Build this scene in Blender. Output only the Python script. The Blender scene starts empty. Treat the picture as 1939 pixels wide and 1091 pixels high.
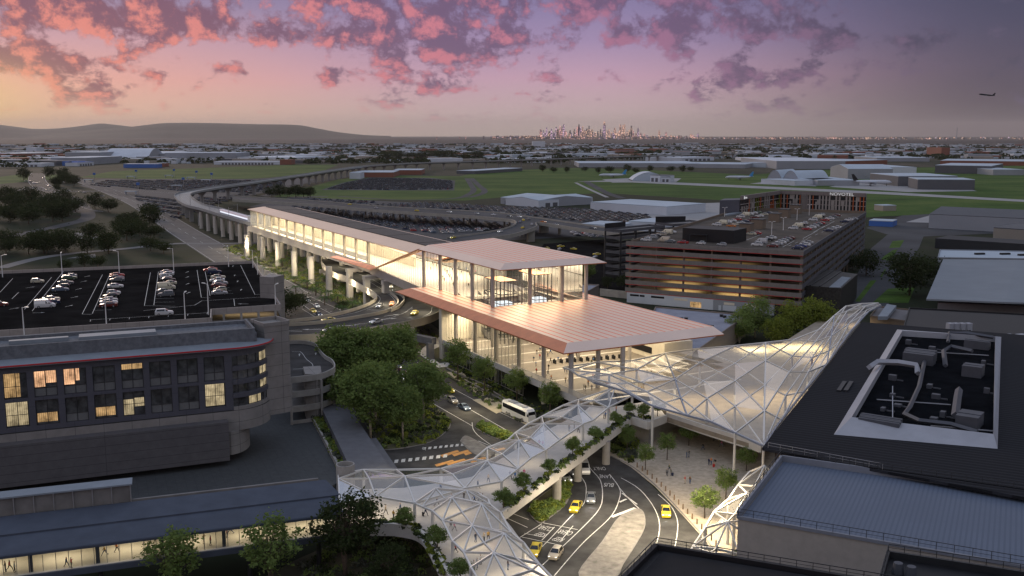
import bpy, bmesh, math, random
from mathutils import Vector, Matrix
R = math.radians
rnd = random.Random(7)
sc = bpy.context.scene
col = sc.collection

# ------------------------------------------------------------------ camera
F_PX, CX, CY, HORIZON = 1885.1, 969.5, 545.5, 256.5
CAM_H = 70.0
PITCH = math.atan((CY - HORIZON) / F_PX)
cd = bpy.data.cameras.new('camera'); cam = bpy.data.objects.new('camera', cd); col.objects.link(cam)
cd.sensor_width = 36.0; cd.lens = 35.0; cd.clip_start = 0.5; cd.clip_end = 200000.0
cam.location = (0, 0, CAM_H); cam.rotation_euler = (math.pi/2 - PITCH, 0, 0)
sc.camera = cam

def srgb(r, g, b):
    def f(c):
        c = c/255.0
        return c/12.92 if c <= 0.04045 else ((c+0.055)/1.055)**2.4
    return (f(r), f(g), f(b), 1.0)

# ------------------------------------------------------------------ render / exposure
sc.render.engine = 'CYCLES'
sc.view_settings.view_transform = 'Standard'; sc.view_settings.look = 'None'
sc.view_settings.gamma = 1.0; sc.view_settings.exposure = 0.0; sc.view_settings.use_curve_mapping = False
cy = sc.cycles
cy.use_denoising = True; cy.filter_width = 1.45
cy.adaptive_threshold = 0.004; cy.max_bounces = 6; cy.diffuse_bounces = 3; cy.glossy_bounces = 3; cy.transmission_bounces = 4
cy.transparent_max_bounces = 24; cy.volume_bounces = 0
cy.caustics_reflective = False; cy.caustics_refractive = False
cy.sample_clamp_indirect = 3.0; cy.use_light_tree = True

# ------------------------------------------------------------------ node helper
class NT:
    def __init__(s, tree): s.t = tree; s.n = tree.nodes; s.l = tree.links
    def put(s, sock, v):
        if v is None: return
        if isinstance(v, bpy.types.NodeSocket): s.l.new(v, sock)
        else:
            try: sock.default_value = v
            except Exception: sock.default_value = tuple(v)[:3]
    def math(s, op, a, b=None, c=None, clamp=False):
        n = s.n.new('ShaderNodeMath'); n.operation = op; n.use_clamp = clamp
        s.put(n.inputs[0], a); s.put(n.inputs[1], b); s.put(n.inputs[2], c); return n.outputs[0]
    def vmath(s, op, a, b=None):
        n = s.n.new('ShaderNodeVectorMath'); n.operation = op
        s.put(n.inputs[0], a); s.put(n.inputs[1], b); return n.outputs[0]
    def sep(s, v):
        n = s.n.new('ShaderNodeSeparateXYZ'); s.put(n.inputs[0], v); return n.outputs
    def comb(s, x, y, z):
        n = s.n.new('ShaderNodeCombineXYZ')
        for k, v in enumerate((x, y, z)): s.put(n.inputs[k], v)
        return n.outputs[0]
    def noise(s, vec, scale, detail=4, rough=0.55, dist=0.0):
        n = s.n.new('ShaderNodeTexNoise'); s.put(n.inputs['Vector'], vec)
        n.inputs['Scale'].default_value = scale; n.inputs['Detail'].default_value = detail
        n.inputs['Roughness'].default_value = rough; n.inputs['Distortion'].default_value = dist
        return n.outputs['Fac']
    def ramp(s, fac, stops, interp='LINEAR'):
        n = s.n.new('ShaderNodeValToRGB'); s.put(n.inputs[0], fac); n.color_ramp.interpolation = interp
        e = n.color_ramp.elements
        while len(e) < len(stops): e.new(0.5)
        for k, (p, c) in enumerate(stops):
            e[k].position = p
            e[k].color = c if hasattr(c, '__len__') else (c, c, c, 1)
        return n.outputs[0]
    def maprange(s, v, a, b, c=0.0, d=1.0, smooth=False):
        n = s.n.new('ShaderNodeMapRange'); n.interpolation_type = 'SMOOTHSTEP' if smooth else 'LINEAR'
        for k, x in enumerate((v, a, b, c, d)): s.put(n.inputs[k], x)
        return n.outputs[0]
    def mix(s, f, a, b, mode='MIX'):
        n = s.n.new('ShaderNodeMix'); n.data_type = 'RGBA'; n.blend_type = mode
        s.put(n.inputs[0], f); s.put(n.inputs[6], a); s.put(n.inputs[7], b); return n.outputs[2]
    def new(s, typ, **kw):
        n = s.n.new(typ)
        for k, v in kw.items(): s.put(n.inputs[k], v)
        return n

# ------------------------------------------------------------------ sky (dusk, sun just above the left horizon)
SUN_AZ, SUN_EL = R(-29.0), R(2.0)
wd = bpy.data.worlds.new("World"); sc.world = wd; wd.use_nodes = True
wd.node_tree.nodes.clear(); t = NT(wd.node_tree)
gen = t.new('ShaderNodeTexCoord').outputs['Generated']
x, y, z = t.sep(gen)
az = t.math('ARCTAN2', x, y)
zc = t.math('MAXIMUM', z, 0.0)
zf = t.math('MULTIPLY', zc, 1/0.14, clamp=True)
S = srgb
left = t.ramp(zf, [(0.0, S(206,184,164)), (0.16, S(224,186,166)), (0.36, S(228,170,162)), (0.62, S(200,158,172)), (0.85, S(150,134,166)), (1.0, S(126,116,156))])
mid = t.ramp(zf, [(0.0, S(190,172,162)), (0.16, S(198,174,176)), (0.40, S(196,158,180)), (0.65, S(160,138,176)), (0.85, S(140,126,168)), (1.0, S(126,118,160))])
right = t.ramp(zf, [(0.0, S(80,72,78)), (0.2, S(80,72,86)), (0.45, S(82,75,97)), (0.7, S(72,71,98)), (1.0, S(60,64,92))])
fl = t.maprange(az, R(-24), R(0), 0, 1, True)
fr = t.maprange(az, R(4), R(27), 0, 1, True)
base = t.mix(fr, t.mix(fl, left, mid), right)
# clouds: fractal cloud field on the sky dome, heaped towards the middle and the left
zz = t.math('ADD', zc, 0.22)
cu = t.math('MULTIPLY', az, 4.2); cv = t.math('DIVIDE', 0.50, zz)
cvec = t.comb(cu, cv, 0.37)
n1 = t.noise(cvec, 7.0, 9, 0.64, 0.12)
n2 = t.noise(t.vmath('ADD', cvec, (3.1, 1.7, 0.4)), 1.9, 3, 0.5, 0.3)
def heap(a, e, sa, se, amp):
    da = t.math('DIVIDE', t.math('SUBTRACT', az, R(a)), R(sa)); de = t.math('DIVIDE', t.math('SUBTRACT', zc, e), se)
    q = t.math('ADD', t.math('MULTIPLY', da, da), t.math('MULTIPLY', de, de))
    return t.math('MULTIPLY', t.math('EXPONENT', t.math('MULTIPLY', q, -1.0)), amp)
bias = heap(-4.5, 0.098, 6.5, 0.028, 0.15)
for h in ((-26, 0.066, 5.5, 0.014, 0.17), (-11.5, 0.092, 4.0, 0.014, 0.10), (-7.5, 0.052, 6.5, 0.014, 0.07), (7, 0.10, 5, 0.018, 0.06), (15, 0.105, 5, 0.016, 0.06), (-19, 0.106, 7, 0.018, 0.15), (0, 0.13, 13, 0.016, 0.13), (-14, 0.06, 5, 0.008, 0.07), (21, 0.085, 3, 0.008, 0.09), (11, 0.052, 5, 0.006, 0.06)):
    bias = t.math('ADD', bias, heap(*h))
low = t.maprange(zc, 0.0, 0.045, 0.0, 1.0, True)
dens = t.math('ADD', t.math('ADD', t.math('MULTIPLY', n1, 0.72), t.math('MULTIPLY', n2, 0.28)), t.math('SUBTRACT', bias, 0.022))
mask = t.math('MULTIPLY', t.maprange(dens, 0.505, 0.60, 0, 1, True), low)
# lit from below and from the left: compare the field with itself a step towards the sun
n1b = t.noise(t.vmath('ADD', cvec, (-0.035, 0.05, 0.0)), 7.0, 9, 0.64, 0.12)
lit = t.maprange(t.math('SUBTRACT', n1, n1b), -0.035, 0.15, 0, 1, True)
warmth = t.maprange(az, R(-6), R(12), 1.0, 0.0, True)
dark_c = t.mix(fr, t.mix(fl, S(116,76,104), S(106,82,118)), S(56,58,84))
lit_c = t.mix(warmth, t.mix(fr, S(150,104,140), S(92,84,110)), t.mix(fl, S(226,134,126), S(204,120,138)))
ccol = t.mix(lit, dark_c, lit_c)
sky = t.mix(t.math('MULTIPLY', mask, 0.93), base, ccol)
# glow round the low sun at the left edge
ga = t.math('DIVIDE', t.math('SUBTRACT', az, SUN_AZ), R(4.0)); ge = t.math('DIVIDE', t.math('SUBTRACT', zc, 0.028), 0.034)
gq = t.math('EXPONENT', t.math('MULTIPLY', t.math('ADD', t.math('MULTIPLY', ga, ga), t.math('MULTIPLY', ge, ge)), -1.0))
sky = t.mix(t.math('MULTIPLY', gq, 0.75), sky, S(236,204,140))
# the high dome: pale blue dusk light
dome = t.maprange(z, 0.135, 0.24, 0, 1, True)
band = t.mix(t.maprange(z, 0.22, 0.60, 0, 1, True), (0.72, 0.64, 0.60, 1), (0.42, 0.48, 0.64, 1))
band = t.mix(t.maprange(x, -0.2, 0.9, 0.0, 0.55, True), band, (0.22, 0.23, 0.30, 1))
sky = t.mix(dome, sky, band)
nish = t.n.new('ShaderNodeTexSky'); nish.sky_type = 'NISHITA'; nish.sun_disc = False
nish.sun_elevation = SUN_EL; nish.sun_rotation = SUN_AZ
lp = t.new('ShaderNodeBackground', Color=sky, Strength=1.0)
bn = t.new('ShaderNodeBackground', Color=nish.outputs[0], Strength=0.004)
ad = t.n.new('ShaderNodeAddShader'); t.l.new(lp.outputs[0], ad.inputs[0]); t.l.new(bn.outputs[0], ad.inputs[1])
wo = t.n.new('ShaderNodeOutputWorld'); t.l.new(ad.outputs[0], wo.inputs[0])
wd.cycles.sampling_method = 'MANUAL'; wd.cycles.sample_map_resolution = 512

sl = bpy.data.lights.new('sun', 'SUN'); so = bpy.data.objects.new('sun', sl); col.objects.link(so)
sl.energy = 0.9; sl.angle = R(10.0); sl.color = (1.0, 0.78, 0.62)
sd = Vector((math.sin(SUN_AZ)*math.cos(R(9)), math.cos(SUN_AZ)*math.cos(R(9)), math.sin(R(9))))
so.rotation_euler = sd.to_track_quat('Z', 'Y').to_euler()

def lamp(kind, loc, energy, color=(1, 0.82, 0.6), size=1.0, size_y=None, rot=(0, 0, 0), parent=None, spot=None, name='lamp_light'):
    l = bpy.data.lights.new(name, kind); o = bpy.data.objects.new(name, l); col.objects.link(o)
    l.energy = energy; l.color = color[:3]
    if kind == 'AREA':
        l.size = size
        if size_y: l.shape = 'RECTANGLE'; l.size_y = size_y
    elif kind == 'SPOT':
        l.shadow_soft_size = size; l.spot_size = spot or R(60); l.spot_blend = 0.6
    else: l.shadow_soft_size = size
    o.location = loc; o.rotation_euler = rot
    if parent is not None: o.parent = parent
    return o

# ------------------------------------------------------------------ geometry helpers
CP, SP = math.cos(PITCH), math.sin(PITCH)
def W(px, py, z=0.0):
    """the point at height z on the sight line through a photograph position"""
    u = (px - CX) / F_PX; v = (CY - py) / F_PX
    d = Vector((u, CP + v*SP, -SP + v*CP))
    k = (z - CAM_H) / d.z
    return Vector((d.x*k, d.y*k, z))
def WD(px, py, depth):
    """the point at ground distance `depth` (y) on a sight line"""
    u = (px - CX) / F_PX; v = (CY - py) / F_PX
    d = Vector((u, CP + v*SP, -SP + v*CP)); k = depth / d.y
    return Vector((d.x*k, d.y*k, CAM_H + d.z*k))
def V3(p, z=None):
    if z is None: return Vector(p) if len(p) == 3 else Vector((p[0], p[1], 0))
    return Vector((p[0], p[1], z))

class MB:
    def __init__(s): s.v = []; s.f = []; s.m = []
    def add(s, vs, fs, m=0):
        b = len(s.v); s.v += [tuple(p) for p in vs]
        for f in fs: s.f.append([b+i for i in f]); s.m.append(m)
        return s
    def face(s, pts, m=0): return s.add(pts, [list(range(len(pts)))], m)
    def hexa(s, b, tp, m=0):
        """bottom loop and top loop of the same length, closed"""
        n = len(b)
        fs = [list(range(n))[::-1], list(range(n, 2*n))] + [[i, (i+1) % n, n+(i+1) % n, n+i] for i in range(n)]
        return s.add(list(b)+list(tp), fs, m)
    def prism(s, poly, z0, z1, m=0):
        return s.hexa([(p[0], p[1], z0) for p in poly], [(p[0], p[1], z1) for p in poly], m)
    def box(s, c, sx, sy, z0, z1, rz=0.0, m=0):
        ca, sa = math.cos(rz), math.sin(rz)
        q = [(c[0]+x*ca-y*sa, c[1]+x*sa+y*ca) for x, y in ((-sx/2, -sy/2), (sx/2, -sy/2), (sx/2, sy/2), (-sx/2, sy/2))]
        return s.prism(q, z0, z1, m)
    def wall(s, p, q, th, z0, z1, m=0, off=0.0):
        """a straight wall from p to q, th thick; off moves it to its left"""
        a, b = Vector((p[0], p[1])), Vector((q[0], q[1])); d = (b-a)
        if d.length < 1e-6: return s
        d.normalize(); n = Vector((-d.y, d.x))
        a0, a1 = a+n*(off-th/2), a+n*(off+th/2); b0, b1 = b+n*(off-th/2), b+n*(off+th/2)
        return s.prism([a0, b0, b1, a1], z0, z1, m)
    def bar(s, p, q, w, h=None, m=0):
        """a square bar between two 3D points"""
        p, q = Vector(p), Vector(q); d = q-p
        if d.length < 1e-6: return s
        d.normalize(); h = h or w
        up = Vector((0, 0, 1)) if abs(d.z) < 0.95 else Vector((0, 1, 0))
        r = d.cross(up).normalized(); u = r.cross(d).normalized()
        o = [r*(-w/2)+u*(-h/2), r*(w/2)+u*(-h/2), r*(w/2)+u*(h/2), r*(-w/2)+u*(h/2)]
        return s.hexa([p+k for k in o], [q+k for k in o], m)
    def tube(s, pts, rad, n=8, m=0, cap=True):
        pts = [Vector(p) for p in pts]; k = len(pts)
        rr = rad if hasattr(rad, '__len__') else [rad]*k
        vs = []
        for i, p in enumerate(pts):
            d = (pts[min(i+1, k-1)] - pts[max(i-1, 0)])
            d = d.normalized() if d.length > 1e-9 else Vector((0, 0, 1))
            up = Vector((0, 0, 1)) if abs(d.z) < 0.95 else Vector((0, 1, 0))
            r = d.cross(up).normalized(); u = r.cross(d)
            vs += [p + (r*math.cos(2*math.pi*j/n)+u*math.sin(2*math.pi*j/n))*rr[i] for j in range(n)]
        fs = [[i*n+j, i*n+(j+1) % n, (i+1)*n+(j+1) % n, (i+1)*n+j] for i in range(k-1) for j in range(n)]
        if cap: fs += [list(range(n))[::-1], [(k-1)*n+j for j in range(n)]]
        return s.add(vs, fs, m)
    def cyl(s, c, z0, z1, r0, r1=None, n=12, m=0):
        r1 = r0 if r1 is None else r1
        a = [(c[0]+r0*math.cos(2*math.pi*i/n), c[1]+r0*math.sin(2*math.pi*i/n), z0) for i in range(n)]
        b = [(c[0]+r1*math.cos(2*math.pi*i/n), c[1]+r1*math.sin(2*math.pi*i/n), z1) for i in range(n)]
        return s.hexa(a, b, m)
    def strip(s, lpts, rpts, m=0):
        n = len(lpts); vs = [tuple(p) for p in lpts]+[tuple(p) for p in rpts]
        return s.add(vs, [[i, n+i, n+i+1, i+1] for i in range(n-1)], m)
    def sweep(s, path, prof, m=0, close=True):
        """profile [(offset to the right, height)] carried along a 3D path, upright"""
        path = [Vector(p) for p in path]; k = len(path); n = len(prof); vs = []
        for i, p in enumerate(path):
            d = path[min(i+1, k-1)] - path[max(i-1, 0)]; d.z = 0; d.normalize(); r = Vector((d.y, -d.x, 0))
            vs += [p + r*o + Vector((0, 0, h)) for o, h in prof]
        e = n if close else n-1
        fs = [[i*n+j, i*n+(j+1) % n, (i+1)*n+(j+1) % n, (i+1)*n+j] for i in range(k-1) for j in range(e)]
        if close: fs += [list(range(n))[::-1], [(k-1)*n+j for j in range(n)]]
        return s.add(vs, fs, m)
    def build(s, name, mats, parent=None, smooth=False, origin=None):
        if not isinstance(mats, (list, tuple)): mats = [mats]
        if parent is not None:
            o = Vector((0, 0, 0)); p = parent
            while p is not None: o += p.location; p = p.parent
            loc = (0, 0, 0)
        elif origin is not None: o = Vector(origin); loc = o
        else:
            xs = [p[0] for p in s.v]; ys = [p[1] for p in s.v]; zs = [p[2] for p in s.v]
            o = Vector(((min(xs)+max(xs))/2, (min(ys)+max(ys))/2, min(zs))); loc = o
        me = bpy.data.meshes.new(name)
        me.from_pydata([(p[0]-o.x, p[1]-o.y, p[2]-o.z) for p in s.v], [], s.f)
        for k in mats: me.materials.append(k)
        if any(s.m): me.polygons.foreach_set('material_index', s.m)
        if smooth: me.polygons.foreach_set('use_smooth', [True]*len(s.f))
        me.update()
        ob = bpy.data.objects.new(name, me); col.objects.link(ob); ob.location = loc
        if parent is not None: ob.parent = parent
        return ob

def tag(o, label=None, cat=None, group=None, kind=None):
    if label: o['label'] = label
    if cat: o['category'] = cat
    if group: o['group'] = group
    if kind: o['kind'] = kind
    return o
def empty(name, loc, label=None, cat=None, group=None):
    o = bpy.data.objects.new(name, None); col.objects.link(o); o.location = Vector(loc); o.empty_display_size = 0.5
    return tag(o, label, cat, group)
def copy_tree(o, parent=None):
    c = o.copy(); col.objects.link(c)
    if parent is not None: c.parent = parent
    for ch in o.children: copy_tree(ch, c)
    return c
def smooth_path(pts, n=8):
    """Catmull-Rom through the points"""
    pts = [Vector(p) for p in pts]; out = []
    for i in range(len(pts)-1):
        p0, p1, p2, p3 = pts[max(i-1, 0)], pts[i], pts[i+1], pts[min(i+2, len(pts)-1)]
        for k in range(n):
            u = k/n
            out.append(0.5*((2*p1)+(p2-p0)*u+(2*p0-5*p1+4*p2-p3)*u*u+(3*p1-p0-3*p2+p3)*u**3))
    out.append(pts[-1]); return out
def along(path, dist):
    """point and heading at a distance along a path"""
    for a, b in zip(path, path[1:]):
        l = (b-a).length
        if dist <= l: return a+(b-a)*(dist/l if l else 0), (b-a).normalized()
        dist -= l
    return path[-1].copy(), (path[-1]-path[-2]).normalized()
def plen(path): return sum((b-a).length for a, b in zip(path, path[1:]))

# ------------------------------------------------------------------ materials
MATS = {}
def mat(name, c, rough=0.7, metal=0.0, var=0.15, scale=1.0, bump=0.0, bscale=20.0, spec=0.4, coords='pos', c2=None, detail=5, stretch=None):
    if name in MATS: return MATS[name]
    m = bpy.data.materials.new(name); m.use_nodes = True; m.node_tree.nodes.clear(); t = NT(m.node_tree)
    c = tuple(c[:3])+(1,)
    if coords == 'pos': vec = t.new('ShaderNodeNewGeometry').outputs['Position']
    else: vec = t.new('ShaderNodeTexCoord').outputs['Object']
    if stretch: vec = t.vmath('MULTIPLY', vec, stretch)
    b = t.n.new('ShaderNodeBsdfPrincipled')
    if var > 0:
        n = t.noise(vec, scale, detail, 0.6)
        lo = tuple(k*(1-var) for k in c[:3])+(1,) ; hi = tuple(min(1, k*(1+var)) for k in c[:3])+(1,)
        if c2: hi = tuple(c2[:3])+(1,); lo = c
        cc = t.ramp(n, [(0.3, lo), (0.7, hi)])
        t.put(b.inputs['Base Color'], cc)
    else: b.inputs['Base Color'].default_value = c
    b.inputs['Roughness'].default_value = rough; b.inputs['Metallic'].default_value = metal
    b.inputs['Specular IOR Level'].default_value = spec
    if bump:
        bn = t.new('ShaderNodeBump', Strength=bump, Height=t.noise(vec, bscale, 4, 0.6)); t.l.new(bn.outputs[0], b.inputs['Normal'])
    o = t.n.new('ShaderNodeOutputMaterial'); t.l.new(b.outputs[0], o.inputs[0])
    MATS[name] = m; return m
def emit(name, c, strength, var=0.0, scale=1.0):
    if name in MATS: return MATS[name]
    m = bpy.data.materials.new(name); m.use_nodes = True; m.node_tree.nodes.clear(); t = NT(m.node_tree)
    e = t.n.new('ShaderNodeEmission'); e.inputs[1].default_value = strength; e.inputs[0].default_value = tuple(c[:3])+(1,)
    if var:
        vec = t.new('ShaderNodeNewGeometry').outputs['Position']
        n = t.noise(vec, scale, 3, 0.6); t.put(e.inputs[1], t.maprange(n, 0.3, 0.7, strength*(1-var), strength*(1+var)))
    o = t.n.new('ShaderNodeOutputMaterial'); t.l.new(e.outputs[0], o.inputs[0]); MATS[name] = m; return m
def glass(name, tint=(1, 1, 1), alpha_clear=0.85, rough=0.03, film=(0.8, 0.8, 0.78), filmness=0.0, frs=0.9):
    """thin architectural glass: mostly clear, glossy at grazing angles, with a little pale film"""
    if name in MATS: return MATS[name]
    m = bpy.data.materials.new(name); m.use_nodes = True; m.node_tree.nodes.clear(); t = NT(m.node_tree)
    tr = t.new('ShaderNodeBsdfTransparent', Color=tuple(tint)+(1,))
    gl = t.new('ShaderNodeBsdfGlossy', Color=(1, 1, 1, 1), Roughness=rough)
    fr = t.new('ShaderNodeFresnel', IOR=1.45).outputs[0]
    a = t.n.new('ShaderNodeMixShader'); t.put(a.inputs[0], t.math('ADD', t.math('MULTIPLY', fr, frs), 1-alpha_clear, clamp=True))
    t.l.new(tr.outputs[0], a.inputs[1]); t.l.new(gl.outputs[0], a.inputs[2]); last = a
    if filmness:
        di = t.new('ShaderNodeBsdfDiffuse', Color=tuple(film)+(1,)); tl = t.new('ShaderNodeBsdfTranslucent', Color=tuple(film)+(1,))
        d2 = t.n.new('ShaderNodeMixShader'); d2.inputs[0].default_value = 0.5
        t.l.new(di.outputs[0], d2.inputs[1]); t.l.new(tl.outputs[0], d2.inputs[2])
        b = t.n.new('ShaderNodeMixShader'); b.inputs[0].default_value = filmness
        t.l.new(a.outputs[0], b.inputs[1]); t.l.new(d2.outputs[0], b.inputs[2]); last = b
    o = t.n.new('ShaderNodeOutputMaterial'); t.l.new(last.outputs[0], o.inputs[0]); MATS[name] = m; return m
def ribbed(name, c, axis, pitch=0.25, rough=0.5, metal=0.0, bump=0.5, var=0.12, scale=0.15, c_line=None, line_w=0.1, spec=0.4):
    """sheet with standing ribs across `axis` (world direction); optional coloured seam lines"""
    if name in MATS: return MATS[name]
    m = bpy.data.materials.new(name); m.use_nodes = True; m.node_tree.nodes.clear(); t = NT(m.node_tree)
    pos = t.new('ShaderNodeNewGeometry').outputs['Position']
    n = t.n.new('ShaderNodeVectorMath'); n.operation = 'DOT_PRODUCT'; t.put(n.inputs[0], pos); n.inputs[1].default_value = tuple(axis)+((0,) if len(axis) == 2 else ())
    d = t.math('MULTIPLY', n.outputs['Value'], 1/pitch)
    saw = t.math('FRACT', d); tri = t.math('ABSOLUTE', t.math('SUBTRACT', saw, 0.5))
    ns = t.noise(pos, scale, 5, 0.6)
    lo = tuple(k*(1-var) for k in c[:3])+(1,); hi = tuple(k*(1+var) for k in c[:3])+(1,)
    cc = t.ramp(ns, [(0.3, lo), (0.7, hi)])
    if c_line: cc = t.mix(t.math('LESS_THAN', saw, line_w), cc, tuple(c_line[:3])+(1,))
    b = t.n.new('ShaderNodeBsdfPrincipled'); t.put(b.inputs['Base Color'], cc)
    b.inputs['Roughness'].default_value = rough; b.inputs['Metallic'].default_value = metal; b.inputs['Specular IOR Level'].default_value = spec
    if bump:
        bn = t.new('ShaderNodeBump', Strength=bump, Height=tri); t.l.new(bn.outputs[0], b.inputs['Normal'])
    o = t.n.new('ShaderNodeOutputMaterial'); t.l.new(b.outputs[0], o.inputs[0]); MATS[name] = m; return m
def panelled(name, c, ax, px, pz, joint=0.03, cj=None, rough=0.8, var=0.12, scale=0.5, z_axis=(0, 0, 1)):
    """concrete/cladding with thin joints: ax = horizontal world axis, px/pz = panel sizes"""
    if name in MATS: return MATS[name]
    m = bpy.data.materials.new(name); m.use_nodes = True; m.node_tree.nodes.clear(); t = NT(m.node_tree)
    pos = t.new('ShaderNodeNewGeometry').outputs['Position']
    def dot(a):
        n = t.n.new('ShaderNodeVectorMath'); n.operation = 'DOT_PRODUCT'; t.put(n.inputs[0], pos); n.inputs[1].default_value = a; return n.outputs['Value']
    fu = t.math('FRACT', t.math('MULTIPLY', dot(tuple(ax)+((0,) if len(ax) == 2 else ())), 1/px))
    fv = t.math('FRACT', t.math('MULTIPLY', dot(z_axis), 1/pz))
    j = t.math('MAXIMUM', t.math('LESS_THAN', fu, joint/px), t.math('LESS_THAN', fv, joint/pz))
    ns = t.noise(pos, scale, 6, 0.65)
    lo = tuple(k*(1-var) for k in c[:3])+(1,); hi = tuple(k*(1+var) for k in c[:3])+(1,)
    cc = t.ramp(ns, [(0.3, lo), (0.7, hi)])
    cc = t.mix(j, cc, tuple((cj or [k*0.45 for k in c[:3]])[:3])+(1,))
    b = t.n.new('ShaderNodeBsdfPrincipled'); t.put(b.inputs['Base Color'], cc); b.inputs['Roughness'].default_value = rough
    o = t.n.new('ShaderNodeOutputMaterial'); t.l.new(b.outputs[0], o.inputs[0]); MATS[name] = m; return m
# ------------------------------------------------------------------ shared materials
m_asphalt = mat('asphalt', (0.052, 0.051, 0.050), 0.85, spec=.15, var=0.42, scale=0.22, bump=0.15, bscale=6)
m_asphalt_dark = mat('asphalt_dark', (0.0155, 0.0145, 0.014), 0.95, spec=0, var=0.45, scale=0.12, bump=0.1, bscale=5)
m_asphalt_far = mat('asphalt_far', (0.066, 0.069, 0.074), 0.9, spec=.15, var=0.25, scale=0.02)
m_white = mat('white_paint', (0.56, 0.56, 0.54), 0.8, var=0.3, scale=1.5)
m_orange_paint = mat('orange_paint', (0.50, 0.24, 0.06), 0.7, var=0.15, scale=1.5)
m_conc = mat('concrete', (0.36, 0.34, 0.31), 0.85, var=0.16, scale=0.4, bump=0.1, bscale=4)
m_conc_dark = mat('concrete_dark', (0.20, 0.19, 0.18), 0.85, var=0.2, scale=0.4)
m_conc_far = mat('concrete_far', (0.30, 0.30, 0.30), 0.9, var=0.12, scale=0.05)
m_pale = mat('pale_paving', (0.62, 0.59, 0.54), 0.8, var=0.08, scale=0.6)
m_grass = mat('field_grass', (0.050, 0.068, 0.018), 0.95, var=0.0, c2=None)
m_steel = mat('grey_steel', (0.42, 0.42, 0.42), 0.4, 0.6, var=0.05)
m_white_steel = mat('white_steel', (0.80, 0.79, 0.76), 0.45, var=0.04)
m_dark_metal = mat('dark_metal', (0.03, 0.032, 0.036), 0.5, 0.3, var=0.1)
m_black = mat('black', (0.008, 0.008, 0.01), 0.6, var=0.0)
m_rubber = mat('rubber', (0.015, 0.015, 0.015), 0.8, var=0.0)
m_carglass = mat('car_glass', (0.012, 0.014, 0.017), 0.08, 0.0, var=0.0, spec=0.8)
m_headl = emit('headlamp_glow', (1, 0.96, 0.88), 9.0)
m_taill = mat('tail_lamp', (0.45, 0.02, 0.02), 0.3, var=0)
m_lampglow = emit('lamp_glow', (1, 0.86, 0.62), 14.0)
m_warm = emit('warm_ceiling_light', (1, 0.82, 0.56), 3.2)
PAINTS = {k: mat('paint_'+k, c, 0.28, 0.15, var=0.0, spec=0.6) for k, c in dict(
    white=(0.72, 0.72, 0.71), silver=(0.42, 0.43, 0.44), grey=(0.16, 0.17, 0.18), black=(0.02, 0.021, 0.024), red=(0.42, 0.03, 0.03),
    maroon=(0.16, 0.035, 0.03), blue=(0.03, 0.055, 0.22), navy=(0.02, 0.03, 0.08), yellow=(0.72, 0.55, 0.03), orange=(0.62, 0.20, 0.03),
    beige=(0.50, 0.44, 0.34), green=(0.09, 0.14, 0.08), cream=(0.62, 0.58, 0.44), bluegrey=(0.14, 0.18, 0.24)).items()}

# ------------------------------------------------------------------ cars
def car_rows(kind):
    # x, top z, half width at top, belt z, half width at belt
    if kind == 'van':
        return [(-2.6, 1.0, .86, .9, .92), (-2.58, 2.2, .72, 1.2, .94), (-2.4, 2.3, .74, 1.25, .96), (0.9, 2.3, .74, 1.25, .96), (1.75, 1.3, .84, 1.15, .94), (2.45, 1.0, .80, .95, .9), (2.6, .65, .72, .6, .8)], 3, 5.2
    if kind == 'hatch':
        return [(-1.95, .75, .74, .7, .82), (-1.92, 1.0, .76, .95, .86), (-1.5, 1.45, .62, .98, .88), (0.15, 1.5, .62, .97, .88), (0.95, 1.0, .80, .95, .88), (1.75, .85, .76, .82, .84), (1.95, .6, .66, .55, .74)], 2, 3.9
    if kind == 'suv':
        return [(-2.3, .85, .80, .8, .9), (-2.27, 1.15, .82, 1.1, .93), (-1.95, 1.72, .68, 1.15, .94), (0.3, 1.74, .68, 1.13, .94), (1.0, 1.16, .86, 1.1, .93), (2.05, 1.02, .82, 1.0, .90), (2.3, .7, .72, .65, .8)], 2, 4.6
    return [(-2.35, .65, .72, .6, .82), (-2.3, .98, .78, .93, .87), (-1.75, 1.04, .80, .96, .89), (-1.05, 1.42, .60, .95, .89), (0.25, 1.46, .60, .94, .89), (1.05, 1.0, .80, .92, .89), (2.1, .86, .76, .83, .86), (2.35, .6, .66, .55, .76)], 3, 4.7

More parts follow.
